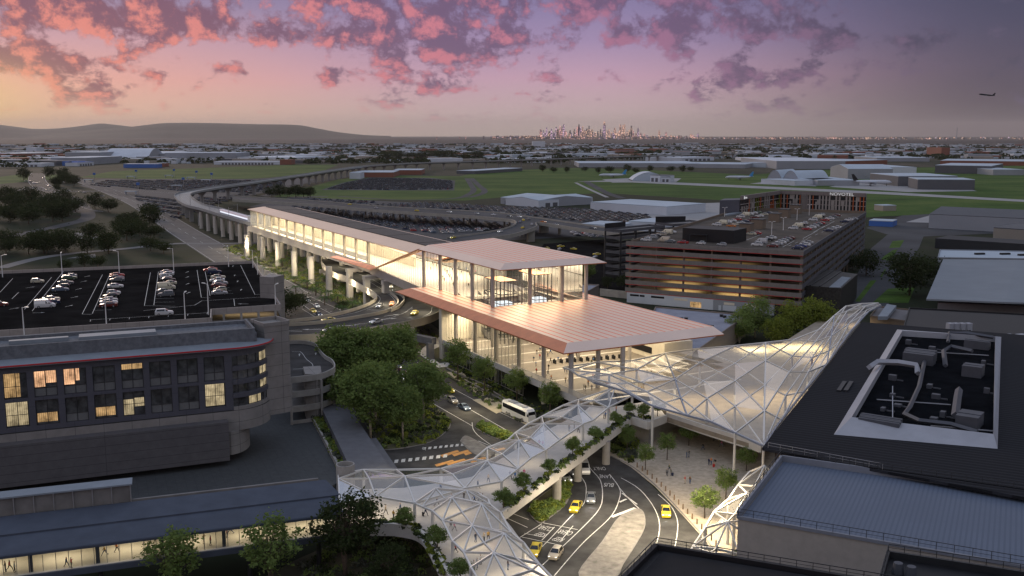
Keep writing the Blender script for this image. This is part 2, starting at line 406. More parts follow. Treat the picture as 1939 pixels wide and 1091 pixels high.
def car_meshes(kind):
    rows, c0, L = car_rows(kind)
    body, gl = MB(), MB()
    pts = []
    for (x, zt, wt, zb, wb) in rows:
        pts.append([(x, -wb*.94, .24), (x, -wb, .55), (x, -wb, zb), (x, -wt, zt), (x, 0, zt+.03), (x, wt, zt), (x, wb, zb), (x, wb, .55), (x, wb*.94, .24)])
    # index of the first and last roof rows
    roof = [i for i, r in enumerate(rows) if r[1] > rows[0][3] + 0.5 and r[1] > 1.3]
    r0, r1 = roof[0], roof[-1]
    if kind == 'van': r0, r1 = 1, 3
    for i in range(len(pts)-1):
        for j in range(8):
            q = [pts[i][j], pts[i][j+1], pts[i+1][j+1], pts[i+1][j]]
            body.face(q)
    body.face([p for p in pts[0]][::-1]); body.face([p for p in pts[-1]])
    body.face([(pts[0][0]), (pts[-1][0]), (pts[-1][8]), (pts[0][8])])
    # glazing laid 12 mm proud of the cabin
    def inset(q, f, push):
        q = [Vector(p) for p in q]; c = sum(q, Vector())/len(q); n = (q[1]-q[0]).cross(q[2]-q[0]).normalized()
        if n.dot(c-Vector((0, 0, .8))) < 0: n = -n
        return [c+(p-c)*f+n*push for p in q]
    if kind == 'van':
        q = [pts[3][3], pts[3][5], pts[4][5], pts[4][3]]; gl.face(inset(q, .88, .03))
        for a, b in ((3, 2), (5, 6)):
            p = [Vector(pts[3][a]), Vector(pts[3][b]), Vector(pts[4][b]), Vector(pts[4][a])]
            gl.face(inset([p[0]+Vector((-.7, 0, -.1)), p[1]+Vector((-.7, 0, 0)), p[2]+Vector((-.15, 0, 0)), p[3]+Vector((-.25, 0, .05))], .92, .02))
    else:
        for a, b in ((3, 2), (5, 6)):      # side windows
            for i in range(r0-1, r1+1):
                q = [pts[i][a], pts[i+1][a], pts[i+1][b], pts[i][b]]
                if abs(q[0][2]-q[3][2]) + abs(q[1][2]-q[2][2]) > 0.2: gl.face(inset(q, .90, .012))
        gl.face(inset([pts[r0-1][3], pts[r0-1][5], pts[r0][5], pts[r0][3]], .88, .03))
        gl.face(inset([pts[r1][3], pts[r1][5], pts[r1+1][5], pts[r1+1][3]], .90, .03))
    wr = .33 if kind != 'van' else .36
    wx = (L*0.31, -L*0.29)
    return body, gl, wr, wx, rows

def wheel_mesh(r):
    b = MB(); n = 14
    for (ra, y0, y1, m) in ((r, -.11, .11, 0), (r*.62, -.12, .12, 1)):
        a = [(ra*math.cos(2*math.pi*i/n), y0, ra*math.sin(2*math.pi*i/n)) for i in range(n)]
        c = [(ra*math.cos(2*math.pi*i/n), y1, ra*math.sin(2*math.pi*i/n)) for i in range(n)]
        b.hexa(a, c, m)
    return b
CARS = {}
def car_proto(kind):
    """the meshes of one kind of car, made once"""
    if kind in CARS: return CARS[kind]
    body, gl, wr, wx, rows = car_meshes(kind)
    def me(b, name, mats, smooth=False):
        o = b.build(name, mats, origin=(0, 0, 0)); d = o.data
        if smooth: d.polygons.foreach_set('use_smooth', [True]*len(d.polygons))
        bpy.data.objects.remove(o); return d
    bm_ = me(body, 'body', [PAINTS['white']])
    x1 = rows[-1][0]; x0 = rows[0][0]; yb = rows[-1][4]
    hl = MB(); hl.box((0, 0), .08, .30, -.07, .07); tl = MB(); tl.box((0, 0), .06, .28, -.08, .08)
    CARS[kind] = dict(body=bm_, glass=me(gl, 'window', [m_carglass]), wheel=me(wheel_mesh(wr), 'wheel', [m_rubber, m_steel]), wr=wr, wx=wx, wy=rows[3][4]-.08,
                      head=me(hl, 'headlight', [m_headl]), tail=me(tl, 'tail_light', [m_taill]), hx=x1-.13, tx=x0, hz=rows[-1][3]+.12, tz=rows[1][3]-.1, yy=yb-.16)
    return CARS[kind]
def add_mesh(name, data, parent, loc=(0, 0, 0), m=None):
    o = bpy.data.objects.new(name, data); col.objects.link(o); o.parent = parent; o.location = loc
    if m is not None and len(o.material_slots):
        o.material_slots[0].link = 'OBJECT'; o.material_slots[0].material = m
    return o
def car(kind, paint, loc, heading, label, group, name='parked_car', lights=False, cat='car', parts=True, sign=None, lower=None):
    p = car_proto(kind)
    root = bpy.data.objects.new(name, p['body']); col.objects.link(root)
    root.material_slots[0].link = 'OBJECT'; root.material_slots[0].material = PAINTS[paint]
    root.location = loc; root.rotation_euler = (0, 0, heading)
    tag(root, label, cat, group)
    add_mesh('window', p['glass'], root)
    if parts:
        for sx in p['wx']:
            for sy in (-1, 1): add_mesh('wheel', p['wheel'], root, (sx, sy*p['wy'], p['wr']))
    if lights:
        for sy in (-1, 1):
            add_mesh('headlight', p['head'], root, (p['hx'], sy*p['yy'], p['hz']))
            add_mesh('tail_light', p['tail'], root, (p['tx'], sy*p['yy'], p['tz']))
    if sign:
        b = MB(); b.box((0, 0), .28, .8, 0, .2); s = b.build('roof_sign', PAINTS['cream'], root); s.location = (-.3, 0, 1.48)
    return root
def car_simple(kind):
    if ('s', kind) in CARS: return CARS[('s', kind)]
    body, gl, wr, wx, rows = car_meshes(kind); b = MB(); b.add(body.v, body.f, 0); b.add(gl.v, gl.f, 1)
    o = b.build('car', [PAINTS['grey'], m_carglass], origin=(0, 0, 0)); d = o.data; bpy.data.objects.remove(o); CARS[('s', kind)] = d; return d

# ------------------------------------------------------------------ trees
def leafmat(name, c, c2):
    m = bpy.data.materials.new(name); m.use_nodes = True; m.node_tree.nodes.clear(); t = NT(m.node_tree)
    pos = t.new('ShaderNodeNewGeometry').outputs['Position']
    n = t.noise(pos, 0.9, 4, 0.7)
    cc = t.ramp(n, [(0.32, tuple(c)+(1,)), (0.68, tuple(c2)+(1,))])
    d = t.new('ShaderNodeBsdfDiffuse', Color=cc); tl = t.new('ShaderNodeBsdfTranslucent', Color=cc)
    a = t.n.new('ShaderNodeMixShader'); a.inputs[0].default_value = 0.35
    t.l.new(d.outputs[0], a.inputs[1]); t.l.new(tl.outputs[0], a.inputs[2])
    o = t.n.new('ShaderNodeOutputMaterial'); t.l.new(a.outputs[0], o.inputs[0]); return m
m_leaf = leafmat('leaf_green', (0.12, 0.18, 0.052), (0.24, 0.31, 0.095))
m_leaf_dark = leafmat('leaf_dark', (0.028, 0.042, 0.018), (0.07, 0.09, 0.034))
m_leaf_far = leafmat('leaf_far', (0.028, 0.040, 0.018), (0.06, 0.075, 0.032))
m_leaf_yellow = leafmat('leaf_yellow_green', (0.13, 0.17, 0.03), (0.27, 0.31, 0.06))
m_palm = leafmat('palm_green', (0.04, 0.085, 0.032), (0.10, 0.17, 0.06))
m_bark_pale = mat('bark_pale', (0.34, 0.30, 0.25), 0.9, var=0.3, scale=2.0)
m_bark = mat('bark_brown', (0.12, 0.09, 0.065), 0.9, var=0.3, scale=2.0)

def crown_mesh(r, rx, ry, rz, zc, clumps, per, leaf, spread=0.24, seed=1, hollow=0.45, flat=0.0):
    g = random.Random(seed); vs = []; fs = []
    cs = []
    for k in range(clumps):
        while True:
            d = Vector((g.gauss(0, 1), g.gauss(0, 1), g.gauss(0, 1)))
            if d.length > 1e-3: break
        d.normalize(); q = hollow+(1-hollow)*g.random()**0.6
        q *= 0.86+0.28*g.random()
        if d.z < 0: d.z *= 0.75
        cs.append((Vector((d.x*rx*q, d.y*ry*q, d.z*rz*q+zc)), (0.7+0.7*g.random())))
    for c, s in cs:
        for k in range(int(per*s)):
            o = Vector((g.gauss(0, 1)*spread*rx*s, g.gauss(0, 1)*spread*ry*s, g.gauss(0, 1)*spread*0.72*rz*s))
            p = c+o; a = Vector((g.uniform(-1, 1), g.uniform(-1, 1), g.uniform(-.6, .6))).normalized()
            b = a.cross(Vector((g.uniform(-1, 1), g.uniform(-1, 1), g.uniform(-1, 1)))).normalized()
            l = leaf*(0.6+0.8*g.random()); w = l*0.55; i = len(vs)
            vs += [p-a*l*.5, p+b*w*.5, p+a*l*.5, p-b*w*.5]; fs.append((i, i+1, i+2, i+3))
    return vs, fs, cs
TREES = {}
def tree_proto(key, h, cr, ch, zc, clumps, per, leaf, lm, bm_, seed, trunk_r=0.22, stems=1, limbs=9, hollow=0.45, spread=0.24):
    vs, fs, cs = crown_mesh(0, cr, cr, ch, zc, clumps, per, leaf, seed=seed, hollow=hollow, spread=spread)
    me = bpy.data.meshes.new('crown'); me.from_pydata([tuple(v) for v in vs], [], fs); me.materials.append(lm)
    g = random.Random(seed+50); b = MB(); zt = zc-ch*0.35
    for s in range(stems):
        lean = Vector((g.uniform(-1, 1), g.uniform(-1, 1), 0))*(0.06 if stems == 1 else 0.22)*cr
        top = Vector((lean.x, lean.y, zt)); mid = Vector((lean.x*.35, lean.y*.35, zt*.5))+Vector((g.uniform(-.1, .1), g.uniform(-.1, .1), 0))
        b.tube([(lean.x*.05, lean.y*.05, -.3), mid, top, top+Vector((lean.x*.3, lean.y*.3, ch*.8))], [trunk_r*1.25, trunk_r, trunk_r*.75, trunk_r*.2], 7)
        for c, q in g.sample(cs, min(limbs, len(cs))):
            st = mid.lerp(top, g.uniform(.55, 1.0)); md = st.lerp(c, .55)+Vector((0, 0, .06*ch))
            b.tube([st, md, st.lerp(c, .95)], [trunk_r*.42, trunk_r*.25, trunk_r*.08], 5)
    o = b.build('trunk', [bm_], origin=(0, 0, 0), smooth=True); tm = o.data; bpy.data.objects.remove(o)
    TREES[key] = (me, tm)
tree_proto('street_a', 8, 3.1, 3.3, 6.0, 64, 46, .46, m_leaf, m_bark, 3, .16, 1, 10, .35, .14)
tree_proto('street_b', 8, 2.9, 3.5, 6.2, 60, 46, .46, m_leaf, m_bark, 4, .16, 1, 10, .35, .14)
tree_proto('street_c', 7.5, 3.3, 3.0, 5.6, 64, 46, .46, m_leaf, m_bark, 5, .16, 1, 10, .35, .14)
tree_proto('gum_a', 15, 6.2, 6.6, 10.5, 120, 52, .78, m_leaf, m_bark_pale, 11, .30, 1, 16, .35, .125)
tree_proto('gum_b', 15, 6.8, 6.0, 9.8, 120, 52, .78, m_leaf, m_bark_pale, 12, .28, 2, 14, .35, .125)
tree_proto('gum_dark', 12, 5.6, 5.0, 8.5, 75, 46, .62, m_leaf_dark, m_bark, 13, .24, 3, 16, .4, .13)
tree_proto('airy', 11, 4.6, 5.2, 7.2, 70, 30, .60, m_leaf, m_bark, 61, .16, 3, 22, .3, .11)
tree_proto('dwarf', 3, 1.35, 1.25, 2.0, 46, 70, .22, m_leaf, m_bark, 21, .07, 1, 5, .35, .16)
tree_proto('dwarf_b', 3, 1.5, 1.15, 1.9, 46, 70, .22, m_leaf, m_bark, 22, .07, 2, 5, .35, .16)
tree_proto('far_a', 10, 5.0, 4.6, 6.0, 46, 38, .85, m_leaf_far, m_bark, 31, .25, 1, 5)
tree_proto('far_b', 9, 6.0, 4.0, 5.2, 46, 38, .85, m_leaf_far, m_bark, 32, .25, 1, 5)
tree_proto('lit_a', 12, 5.5, 6.0, 7.5, 100, 46, .66, m_leaf, m_bark_pale, 41, .18, 3, 12, .3, .13)
tree_proto('lit_y', 11, 5.8, 5.2, 6.2, 110, 48, .66, m_leaf_yellow, m_bark_pale, 42, .18, 2, 8, .25, .14)
def tree(key, loc, s=1.0, rz=0.0, label='', group=None, name='tree', sz=1.0):
    me, tm = TREES[key]; e = empty(name, loc, label, 'tree', group)
    for nm, d in (('trunk', tm), ('crown', me)):
        o = bpy.data.objects.new(nm, d); col.objects.link(o); o.parent = e; o.scale = (s, s, s*sz); o.rotation_euler = (0, 0, rz)
    return e
def palm_proto():
    g = random.Random(77); b = MB(); n = 15
    for k in range(n):
        a = 2*math.pi*k/n+g.uniform(-.2, .2); L = g.uniform(2.3, 3.1); up = g.uniform(.5, 1.25)
        d = Vector((math.cos(a), math.sin(a), 0)); side = Vector((-d.y, d.x, 0)); pts = []
        for i in range(9):
            u = i/8; pts.append(d*(L*u)+Vector((0, 0, 2.4+up*1.6*u-2.0*u*u)))
        for i in range(8):
            w = .5*math.sin(math.pi*min(1, .12+.88*(i+.5)/8))
            for sgn in (-1, 1):
                for q in (0, .5):
                    p0 = pts[i].lerp(pts[i+1], q); p1 = pts[i].lerp(pts[i+1], q+.34)
                    tip = p1+side*sgn*w*1.3+(pts[i+1]-pts[i])*.9-Vector((0, 0, .22))
                    b.face([p0, p1, tip])
    c = b.build('fronds', [m_palm], origin=(0, 0, 0)); cm = c.data; bpy.data.objects.remove(c)
    t2 = MB(); t2.tube([(0, 0, -.2), (.05, 0, 1.2), (0, 0, 2.5)], [.22, .17, .15], 7)
    o = t2.build('trunk', [m_bark], origin=(0, 0, 0)); tm = o.data; bpy.data.objects.remove(o); TREES['palm'] = (cm, tm)
palm_proto()
def shrub_bed(name, poly, z, label, dens=1.6, h=0.7, mats=None, kind='stuff', seed=5, size=.5, parent=None):
    """ground-cover shrubs filling a planting bed: many leaf faces heaped in clumps"""
    g = random.Random(seed); xs = [p[0] for p in poly]; ys = [p[1] for p in poly]
    def inside(x, y):
        c = False; j = len(poly)-1
        for i in range(len(poly)):
            if (poly[i][1] > y) != (poly[j][1] > y) and x < (poly[j][0]-poly[i][0])*(y-poly[i][1])/(poly[j][1]-poly[i][1])+poly[i][0]: c = not c
            j = i
        return c
    area = abs(sum(poly[i-1][0]*poly[i][1]-poly[i][0]*poly[i-1][1] for i in range(len(poly))))/2
    n = int(area*dens); b = MB(); mats = mats or [m_leaf, m_leaf_dark, m_leaf_yellow, m_sage]
    for k in range(n):
        for tr in range(20):
            x, y = g.uniform(min(xs), max(xs)), g.uniform(min(ys), max(ys))
            if inside(x, y): break
        else: continue
        mi = int((math.sin(x*.55+1.3*math.sin(y*.4))+math.sin(y*.62+seed))*1.1+2.2+g.uniform(-.5, .5)) % len(mats)
        r = size*(.6+.9*g.random()); hh = h*(.6+.8*g.random())
        for q in range(22):
            d = Vector((g.gauss(0, 1), g.gauss(0, 1), abs(g.gauss(0, 1)))); d.normalize()
            p = Vector((x+d.x*r, y+d.y*r, z+.05+d.z*hh)); a = Vector((g.uniform(-1, 1), g.uniform(-1, 1), g.uniform(-.3, .9))).normalized(); c = a.cross(d)
            if c.length < .05: continue
            c.normalize(); l = .17+.2*g.random()
            b.face([p-a*l, p+c*l*.6, p+a*l, p-c*l*.6], mi)
    if not b.f: return None
    o = b.build(name, mats, parent)
    return tag(o, label, None if parent else 'plants', None, kind)
m_sage = leafmat('leaf_sage', (0.085, 0.095, 0.07), (0.15, 0.16, 0.125))
m_soil = mat('planting_soil', (0.075, 0.062, 0.042), 0.95, var=0.4, scale=0.5, c2=(0.10, 0.105, 0.045))

# ------------------------------------------------------------------ people
m_skin = [mat('skin_a', (0.52, 0.33, 0.24), 0.6, var=0), mat('skin_b', (0.26, 0.15, 0.10), 0.6, var=0), mat('skin_c', (0.60, 0.42, 0.32), 0.6, var=0)]
m_hair = [mat('hair_dark', (0.02, 0.015, 0.012), 0.6, var=0), mat('hair_brown', (0.10, 0.055, 0.03), 0.6, var=0), mat('hair_fair', (0.35, 0.24, 0.12), 0.6, var=0)]
CLOTH = {k: mat('cloth_'+k, c, 0.85, var=0.1, scale=8, coords='obj') for k, c in dict(black=(.015, .015, .018), navy=(.02, .03, .07), grey=(.16, .16, .165),
    white=(.68, .67, .64), red=(.45, .035, .03), mustard=(.45, .27, .04), denim=(.06, .10, .19), pink=(.6, .16, .26), olive=(.10, .11, .05), blue=(.05, .16, .42), beige=(.42, .35, .26), brown=(.11, .065, .04), orange=(.6, .2, .04)).items()}
def person_proto(pose):
    """one continuous body grown over a posed skeleton; materials: 0 skin 1 top 2 trousers 3 shoes 4 hair"""
    st = dict(stand=0.04, walk=0.34, stride=0.46, talk=0.05, phone=0.03)[pose]
    V = [(0, 0, .95), (0, 0, 1.15), (.01, 0, 1.38), (.015, 0, 1.50), (.03, 0, 1.60), (.035, 0, 1.70)]
    rad = [(.155, .115), (.15, .105), (.175, .11), (.055, .055), (.088, .10), (.075, .085)]
    E = [(0, 1), (1, 2), (2, 3), (3, 4), (4, 5)]
    def add(p, r, frm):
        V.append(p); rad.append((r, r) if not isinstance(r, tuple) else r); E.append((frm, len(V)-1)); return len(V)-1
    for s in (-1, 1):
        f = st*s
        h = add((f*.08, s*.095, .90), .095, 0); k = add((f*.55+abs(st)*.15, s*.10, .50), .065, h)
        a = add((f*1.0-(.10 if f < 0 else 0), s*.10, .09+(.08 if f < -.2 else 0)), .045, k); add((f*1.0+.15, s*.105, .045+(.03 if f < -.2 else 0)), .038, a)
        sh = add((0, s*.19, 1.40), .062, 2)
        if pose in ('talk', 'phone') and s == 1: el = add((.10, s*.25, 1.14), .045, sh); w = add((.30, s*.12, 1.28), .034, el); add((.37, s*.08, 1.33), .036, w)
        else: el = add((-f*.35-.03, s*.25, 1.12), .046, sh); w = add((-f*.6+.07, s*.26, .88), .034, el); add((-f*.62+.10, s*.25, .78), .036, w)
    me = bpy.data.meshes.new('p'); me.from_pydata(V, E, []); o = bpy.data.objects.new('p', me); col.objects.link(o)
    sk = o.modifiers.new('s', 'SKIN'); sk.use_smooth_shade = True
    for i, r in enumerate(rad): me.skin_vertices[0].data[i].radius = r
    me.skin_vertices[0].data[0].use_root = True
    sb = o.modifiers.new('b', 'SUBSURF'); sb.levels = 1; sb.render_levels = 1
    dg = bpy.context.evaluated_depsgraph_get(); dg.update()
    out = bpy.data.meshes.new_from_object(o.evaluated_get(dg)); bpy.data.objects.remove(o); out.name = 'person'
    out.materials.clear()
    for k in (m_skin[0], CLOTH['grey'], CLOTH['navy'], CLOTH['black'], m_hair[0]): out.materials.append(k)
    for p in out.polygons:
        c = p.center
        if c.z > 1.665 or (c.z > 1.57 and c.x < 0.0 and abs(c.y) < .13): i = 4
        elif c.z > 1.47 and abs(c.y) < .14: i = 0
        elif c.z < .12: i = 3
        elif abs(c.y) > .185 and c.z < .86 or (pose in ('talk', 'phone') and c.x > .30 and c.z > 1.2): i = 0
        elif c.z < .98: i = 2
        else: i = 1
        p.material_index = i; p.use_smooth = True
    return out
POSES = {k: person_proto(k) for k in ('stand', 'walk', 'stride', 'talk', 'phone')}
_c = MB(); _c.box((0, 0), .24, .42, .06, .68); _c.box((.0, .12), .02, .02, .68, 1.02); _c.box((.0, -.12), .02, .02, .68, 1.02); _c.box((0, 0), .02, .26, 1.02, 1.04); _c.box((0, .16), .06, .04, 0, .06); _c.box((0, -.16), .06, .04, 0, .06)
_o = _c.build('suitcase', [CLOTH['navy']], origin=(0, 0, 0)); CASE = _o.data; bpy.data.objects.remove(_o)
def person(loc, heading, pose, top, legs, label, group, skin=0, hair=0, scale=1.0):
    o = bpy.data.objects.new('person', POSES[pose]); col.objects.link(o); o.location = loc; o.rotation_euler = (0, 0, heading); o.scale = (scale,)*3
    for i, m in enumerate((m_skin[skin], CLOTH[top], CLOTH[legs], CLOTH['black'], m_hair[hair])):
        o.material_slots[i].link = 'OBJECT'; o.material_slots[i].material = m
    tag(o, label, 'person', group)
    return o
def suitcase(loc, heading, m, label):
    b = bpy.data.objects.new('suitcase', CASE); col.objects.link(b); b.location = loc; b.rotation_euler = (0, 0, heading)
    b.material_slots[0].link = 'OBJECT'; b.material_slots[0].material = CLOTH[m]; return tag(b, label, 'suitcase')
# ================================================================== the ground and the far landscape
def ground_mat():
    m = bpy.data.materials.new('ground_cover'); m.use_nodes = True; m.node_tree.nodes.clear(); t = NT(m.node_tree)
    pos = t.new('ShaderNodeNewGeometry').outputs['Position']; px, py, pz = t.sep(pos)
    near = t.ramp(t.noise(pos, .02, 6, .65), [(.3, (.010, .014, .010, 1)), (.5, (.024, .032, .015, 1)), (.7, (.036, .035, .026, 1))])
    sub = t.ramp(t.noise(t.vmath('MULTIPLY', pos, (1, .35, 1)), .006, 7, .7), [(.30, (.020, .026, .016, 1)), (.5, (.050, .052, .034, 1)), (.64, (.085, .072, .052, 1)), (.78, (.13, .125, .12, 1))])
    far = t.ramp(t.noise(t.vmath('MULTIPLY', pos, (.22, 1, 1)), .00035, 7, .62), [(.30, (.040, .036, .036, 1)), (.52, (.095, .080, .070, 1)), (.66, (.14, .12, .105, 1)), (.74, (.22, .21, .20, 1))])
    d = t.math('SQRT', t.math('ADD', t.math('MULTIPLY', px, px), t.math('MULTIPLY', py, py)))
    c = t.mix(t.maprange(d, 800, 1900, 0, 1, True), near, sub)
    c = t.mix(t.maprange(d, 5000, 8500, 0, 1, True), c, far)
    b = t.new('ShaderNodeBsdfPrincipled', **{'Base Color': c, 'Roughness': .95}); b.inputs['Specular IOR Level'].default_value = .1
    o = t.n.new('ShaderNodeOutputMaterial'); t.l.new(b.outputs[0], o.inputs[0]); return m
g = MB(); rings = [0, 60, 150, 300, 500, 800, 1300, 2200, 4000, 8000, 16000, 32000, 48000, 62000]; ns = 48
for i, r in enumerate(rings):
    for k in range(ns): a = 2*math.pi*k/ns; g.v.append((r*math.cos(a), 200+r*math.sin(a), 0))
for i in range(len(rings)-1):
    for k in range(ns):
        g.f.append([i*ns+k, (i+1)*ns+k, (i+1)*ns+(k+1) % ns, i*ns+(k+1) % ns]); g.m.append(0)
tag(g.build('ground', [ground_mat()], origin=(0, 200, 0)), kind='structure')

def grassmat(name, c, c2, s=.012):
    m = bpy.data.materials.new(name); m.use_nodes = True; m.node_tree.nodes.clear(); t = NT(m.node_tree)
    pos = t.new('ShaderNodeNewGeometry').outputs['Position']
    v = t.vmath('MULTIPLY', pos, (.55, 1.0, 1))
    n = t.math('ADD', t.math('MULTIPLY', t.noise(v, s, 8, .7), .75), t.math('MULTIPLY', t.noise(pos, s*14, 5, .7), .25))
    cc = t.ramp(n, [(.36, tuple(k*.55 for k in c)+(1,)), (.48, tuple(c)+(1,)), (.62, tuple(c2)+(1,))])
    b = t.new('ShaderNodeBsdfPrincipled', **{'Base Color': cc, 'Roughness': .95}); b.inputs['Specular IOR Level'].default_value = .1
    bp = t.new('ShaderNodeBump', Strength=.4, Height=t.noise(pos, 1.2, 4, .7)); t.l.new(bp.outputs[0], b.inputs['Normal'])
    o = t.n.new('ShaderNodeOutputMaterial'); t.l.new(b.outputs[0], o.inputs[0]); return m
m_field = grassmat('airfield_grass', (.048, .098, .018), (.098, .138, .032))
m_lawn = grassmat('lawn_grass', (.055, .105, .018), (.085, .15, .026), .1)
def patch(name, px, m, z, kind='structure', label=None, cat=None):
    b = MB(); b.face([W(p[0], p[1], 0)+Vector((0, 0, z)) for p in px]); o = b.build(name, [m]); return tag(o, label, cat, None, kind)
def road_px(name, px, w, m, z, n=8, edge=None, lines=(), kind='structure', lw=.35):
    path = smooth_path([W(p[0], p[1], 0) for p in px], n)
    b = MB()
    def side(o): return [p + Vector((d.y, -d.x, 0))*o for p, d in dirs]
    dirs = []
    for i, p in enumerate(path):
        d = path[min(i+1, len(path)-1)]-path[max(i-1, 0)]; d.z = 0; d.normalize(); dirs.append((p+Vector((0, 0, z)), d))
    b.strip(side(-w/2), side(w/2))
    mats = [m]
    if lines:
        mats.append(m_white)
        for (o, dash) in lines:
            up = Vector((0, 0, z*.25+.004))
            l, r = [p+up for p in side(o-lw/2)], [p+up for p in side(o+lw/2)]
            if not dash: b.strip(l, r, 1)
            else:
                for i in range(0, len(l)-1, 2): b.face([l[i], r[i], r[i+1], l[i+1]], 1)
    return tag(b.build(name, mats), None, None, None, kind), path

# ---- grass
patch('grass_field', [(150,336),(215,324),(420,317),(560,312),(640,312),(612,324),(540,334),(470,339),(300,340)], m_field, .05, 'structure')
patch('grass_field', [(500,388),(520,372),(640,340),(700,332),(870,334),(905,327),(1060,318),(1200,321),(1420,331),(1560,322),(1700,318),(2050,312),(2300,330),(2300,402),(1939,400),(1660,396),(1380,380),(1150,366),(990,370),(880,380),(720,378),(620,383)], m_field, .06, 'structure')
patch('grass_field', [(-40,340),(40,330),(110,331),(120,338),(-40,352)], m_field, .05)
patch('grass_field', [(1640,386),(1780,392),(1790,404),(1640,412)], m_field, .09)
# ---- apron, runway strips, car park asphalt
patch('taxiway', [(1090,344),(1180,341),(1420,352),(1700,365),(2000,382),(2000,386),(1690,369),(1400,355.5),(1180,345)], m_conc_far, .14)
patch('apron', [(1570,354),(1640,341),(1700,340),(1800,350),(1850,362),(1720,364)], m_conc_far, .10)
patch('apron', [(1420,348),(1500,338),(1560,340),(1545,353)], m_conc_far, .10)
patch('apron', [(1140,340),(1200,337),(1290,338),(1280,345),(1160,346)], m_conc_far, .12)
patch('car_park_field', [(150,352),(190,339),(470,339),(560,336),(600,340),(560,352),(470,372),(360,392),(330,420),(260,380)], m_asphalt_far, .10)
patch('car_park_field', [(470,392),(560,372),(640,377),(830,386),(1000,392),(1190,402),(1250,420),(1130,446),(1030,452),(960,456),(740,452),(560,430)], m_asphalt_far, .10)
patch('car_park_field', [(608,360),(650,346),(700,336),(815,337),(862,342),(860,361),(740,361)], m_asphalt_far, .11)
patch('taxi_holding_yard', [(1030,462),(1160,452),(1210,470),(1190,560),(1040,560),(990,520)], m_asphalt_dark, .05)
patch('service_yard', [(1120,392),(1480,380),(1500,420),(1200,430)], m_conc_far, .07)
patch('service_yard', [(1640,432),(1720,404),(1939,400),(1939,440),(1700,450)], m_asphalt_far, .05)
patch('concrete_yard', [(1715,421),(1765,407),(1800,400),(1900,412),(1880,425)], m_conc_far, .11)
patch('access_road', [(1590,580),(1650,470),(1680,445),(1750,445),(1740,470),(1700,530),(1680,585)], m_asphalt_far, .06)
for q in ([(1683,470),(1690,457),(1712,455),(1704,469)], [(1668,491),(1672,487),(1690,474),(1700,472),(1686,495)], [(1666,525),(1676,509),(1678,511),(1670,525)], [(1652,574),(1682,547),(1732,545),(1720,574)], [(1619,571),(1648,532),(1660,531),(1628,572)]):
    patch('lawn', q, m_lawn, .10)
# ---- left side: motorway and service roads
road_px('motorway', [(30,560),(110,420),(60,360),(100,336)], 1, m_asphalt_far, .05) if False else None
road_px('motorway', [(170,402),(128,392),(92,362),(72,346),(70,334),(74,328)], 26, m_asphalt, .08, lines=((-12, 0), (12, 0)))
road_px('slip_road', [(40,362),(66,354),(100,362),(250,362),(330,366),(480,374),(620,372)], 14, m_asphalt_far, .12, lines=((-6, 0), (6, 0)))
road_px('slip_road', [(84,366),(130,372),(158,392),(166,412),(130,424),(60,440),(0,452)], 12, m_asphalt_far, .07)
road_px('access_road', [(120,332),(180,352),(250,380),(300,408),(350,440),(410,476),(470,512),(545,560)], 22, mat('access_asphalt', (.13, .125, .12), .9, spec=.15, var=.2, scale=.1), .09, lines=((-10, 0), (0, 1), (10, 0)), lw=.22)
road_px('slip_road', [(0,508),(70,490),(140,480),(230,472),(330,462),(400,462),(500,460)], 8, mat('path_grey', (.15, .15, .15), .9, var=.1), .12)
road_px('slip_road', [(470,398),(560,386),(640,382),(760,394),(900,400),(1020,388)], 9, m_asphalt_far, .14)
road_px('field_road', [(884,338),(893,352),(897,360),(888,368),(860,376),(760,379),(640,372)], 8, m_asphalt_far, .15)
road_px('field_road', [(893,338),(905,350),(918,362),(905,370),(888,374)], 8, m_asphalt_far, .16)
road_px('field_road', [(500,372),(560,350),(640,338),(720,322)], 11, m_asphalt_far, .15)
road_px('field_road', [(1110,344),(1120,350),(1150,366),(1180,376)], 10, m_asphalt_far, .15)
road_px('field_road', [(1090,346),(1110,356),(1150,374)], 5, m_conc_far, .15)
# ---- roofs and yards low down in the dark left quarter
patch('paved_area', [(65,457),(100,452),(105,446),(150,441),(185,445),(190,452),(160,454)], MATS['path_grey'], .16)
patch('paved_area', [(125,490),(180,481),(182,488)], MATS['path_grey'], .16)

# ---- hills
def hillmesh(crest, depth, back, seed):
    g2 = random.Random(seed); b = MB(); n = len(crest); rows = 9
    for j in range(rows):
        u = j/(rows-1)
        for (px, py) in crest:
            top = WD(px, py, depth); H_ = max(0, top.z)
            q = u if u <= .5 else 1-u
            y = depth+(u-.5)*back; x = top.x*y/depth
            z = H_*(math.sin(math.pi*u)**1.3)
            b.v.append((x, y, z-2))
    for j in range(rows-1):
        for i in range(n-1): b.f.append([j*n+i, j*n+i+1, (j+1)*n+i+1, (j+1)*n+i]); b.m.append(0)
    return b
m_hill = mat('hill_cover', (.045, .042, .034), .95, var=0.0)
m_hill = mat('hill_scrub', (.030, .030, .022), .95, var=.5, scale=.0009, c2=(.085, .072, .052), stretch=(.5, 1, 1.5))
def crestline(pts):
    v = smooth_path([Vector((a, b, 0)) for a, b in pts], 8); return [(p.x, p.y) for p in v]
for crest, dep, back in (([(-420,250),(-260,232),(-120,228),(-30,233),(30,240),(66,244),(110,243),(150,239),(188,234),(215,236),(250,240),(300,247),(350,255),(400,258)], 33000, 12000),
                         ([(60,258),(120,252),(180,246),(240,241),(300,234),(340,232.5),(400,233),(480,235),(560,236.5),(600,243),(640,250),(690,255.5),(740,257.5)], 29000, 12000)):
    tag(hillmesh(crestline(crest), dep, back, 3).build('hills', [m_hill], smooth=True), kind='structure')

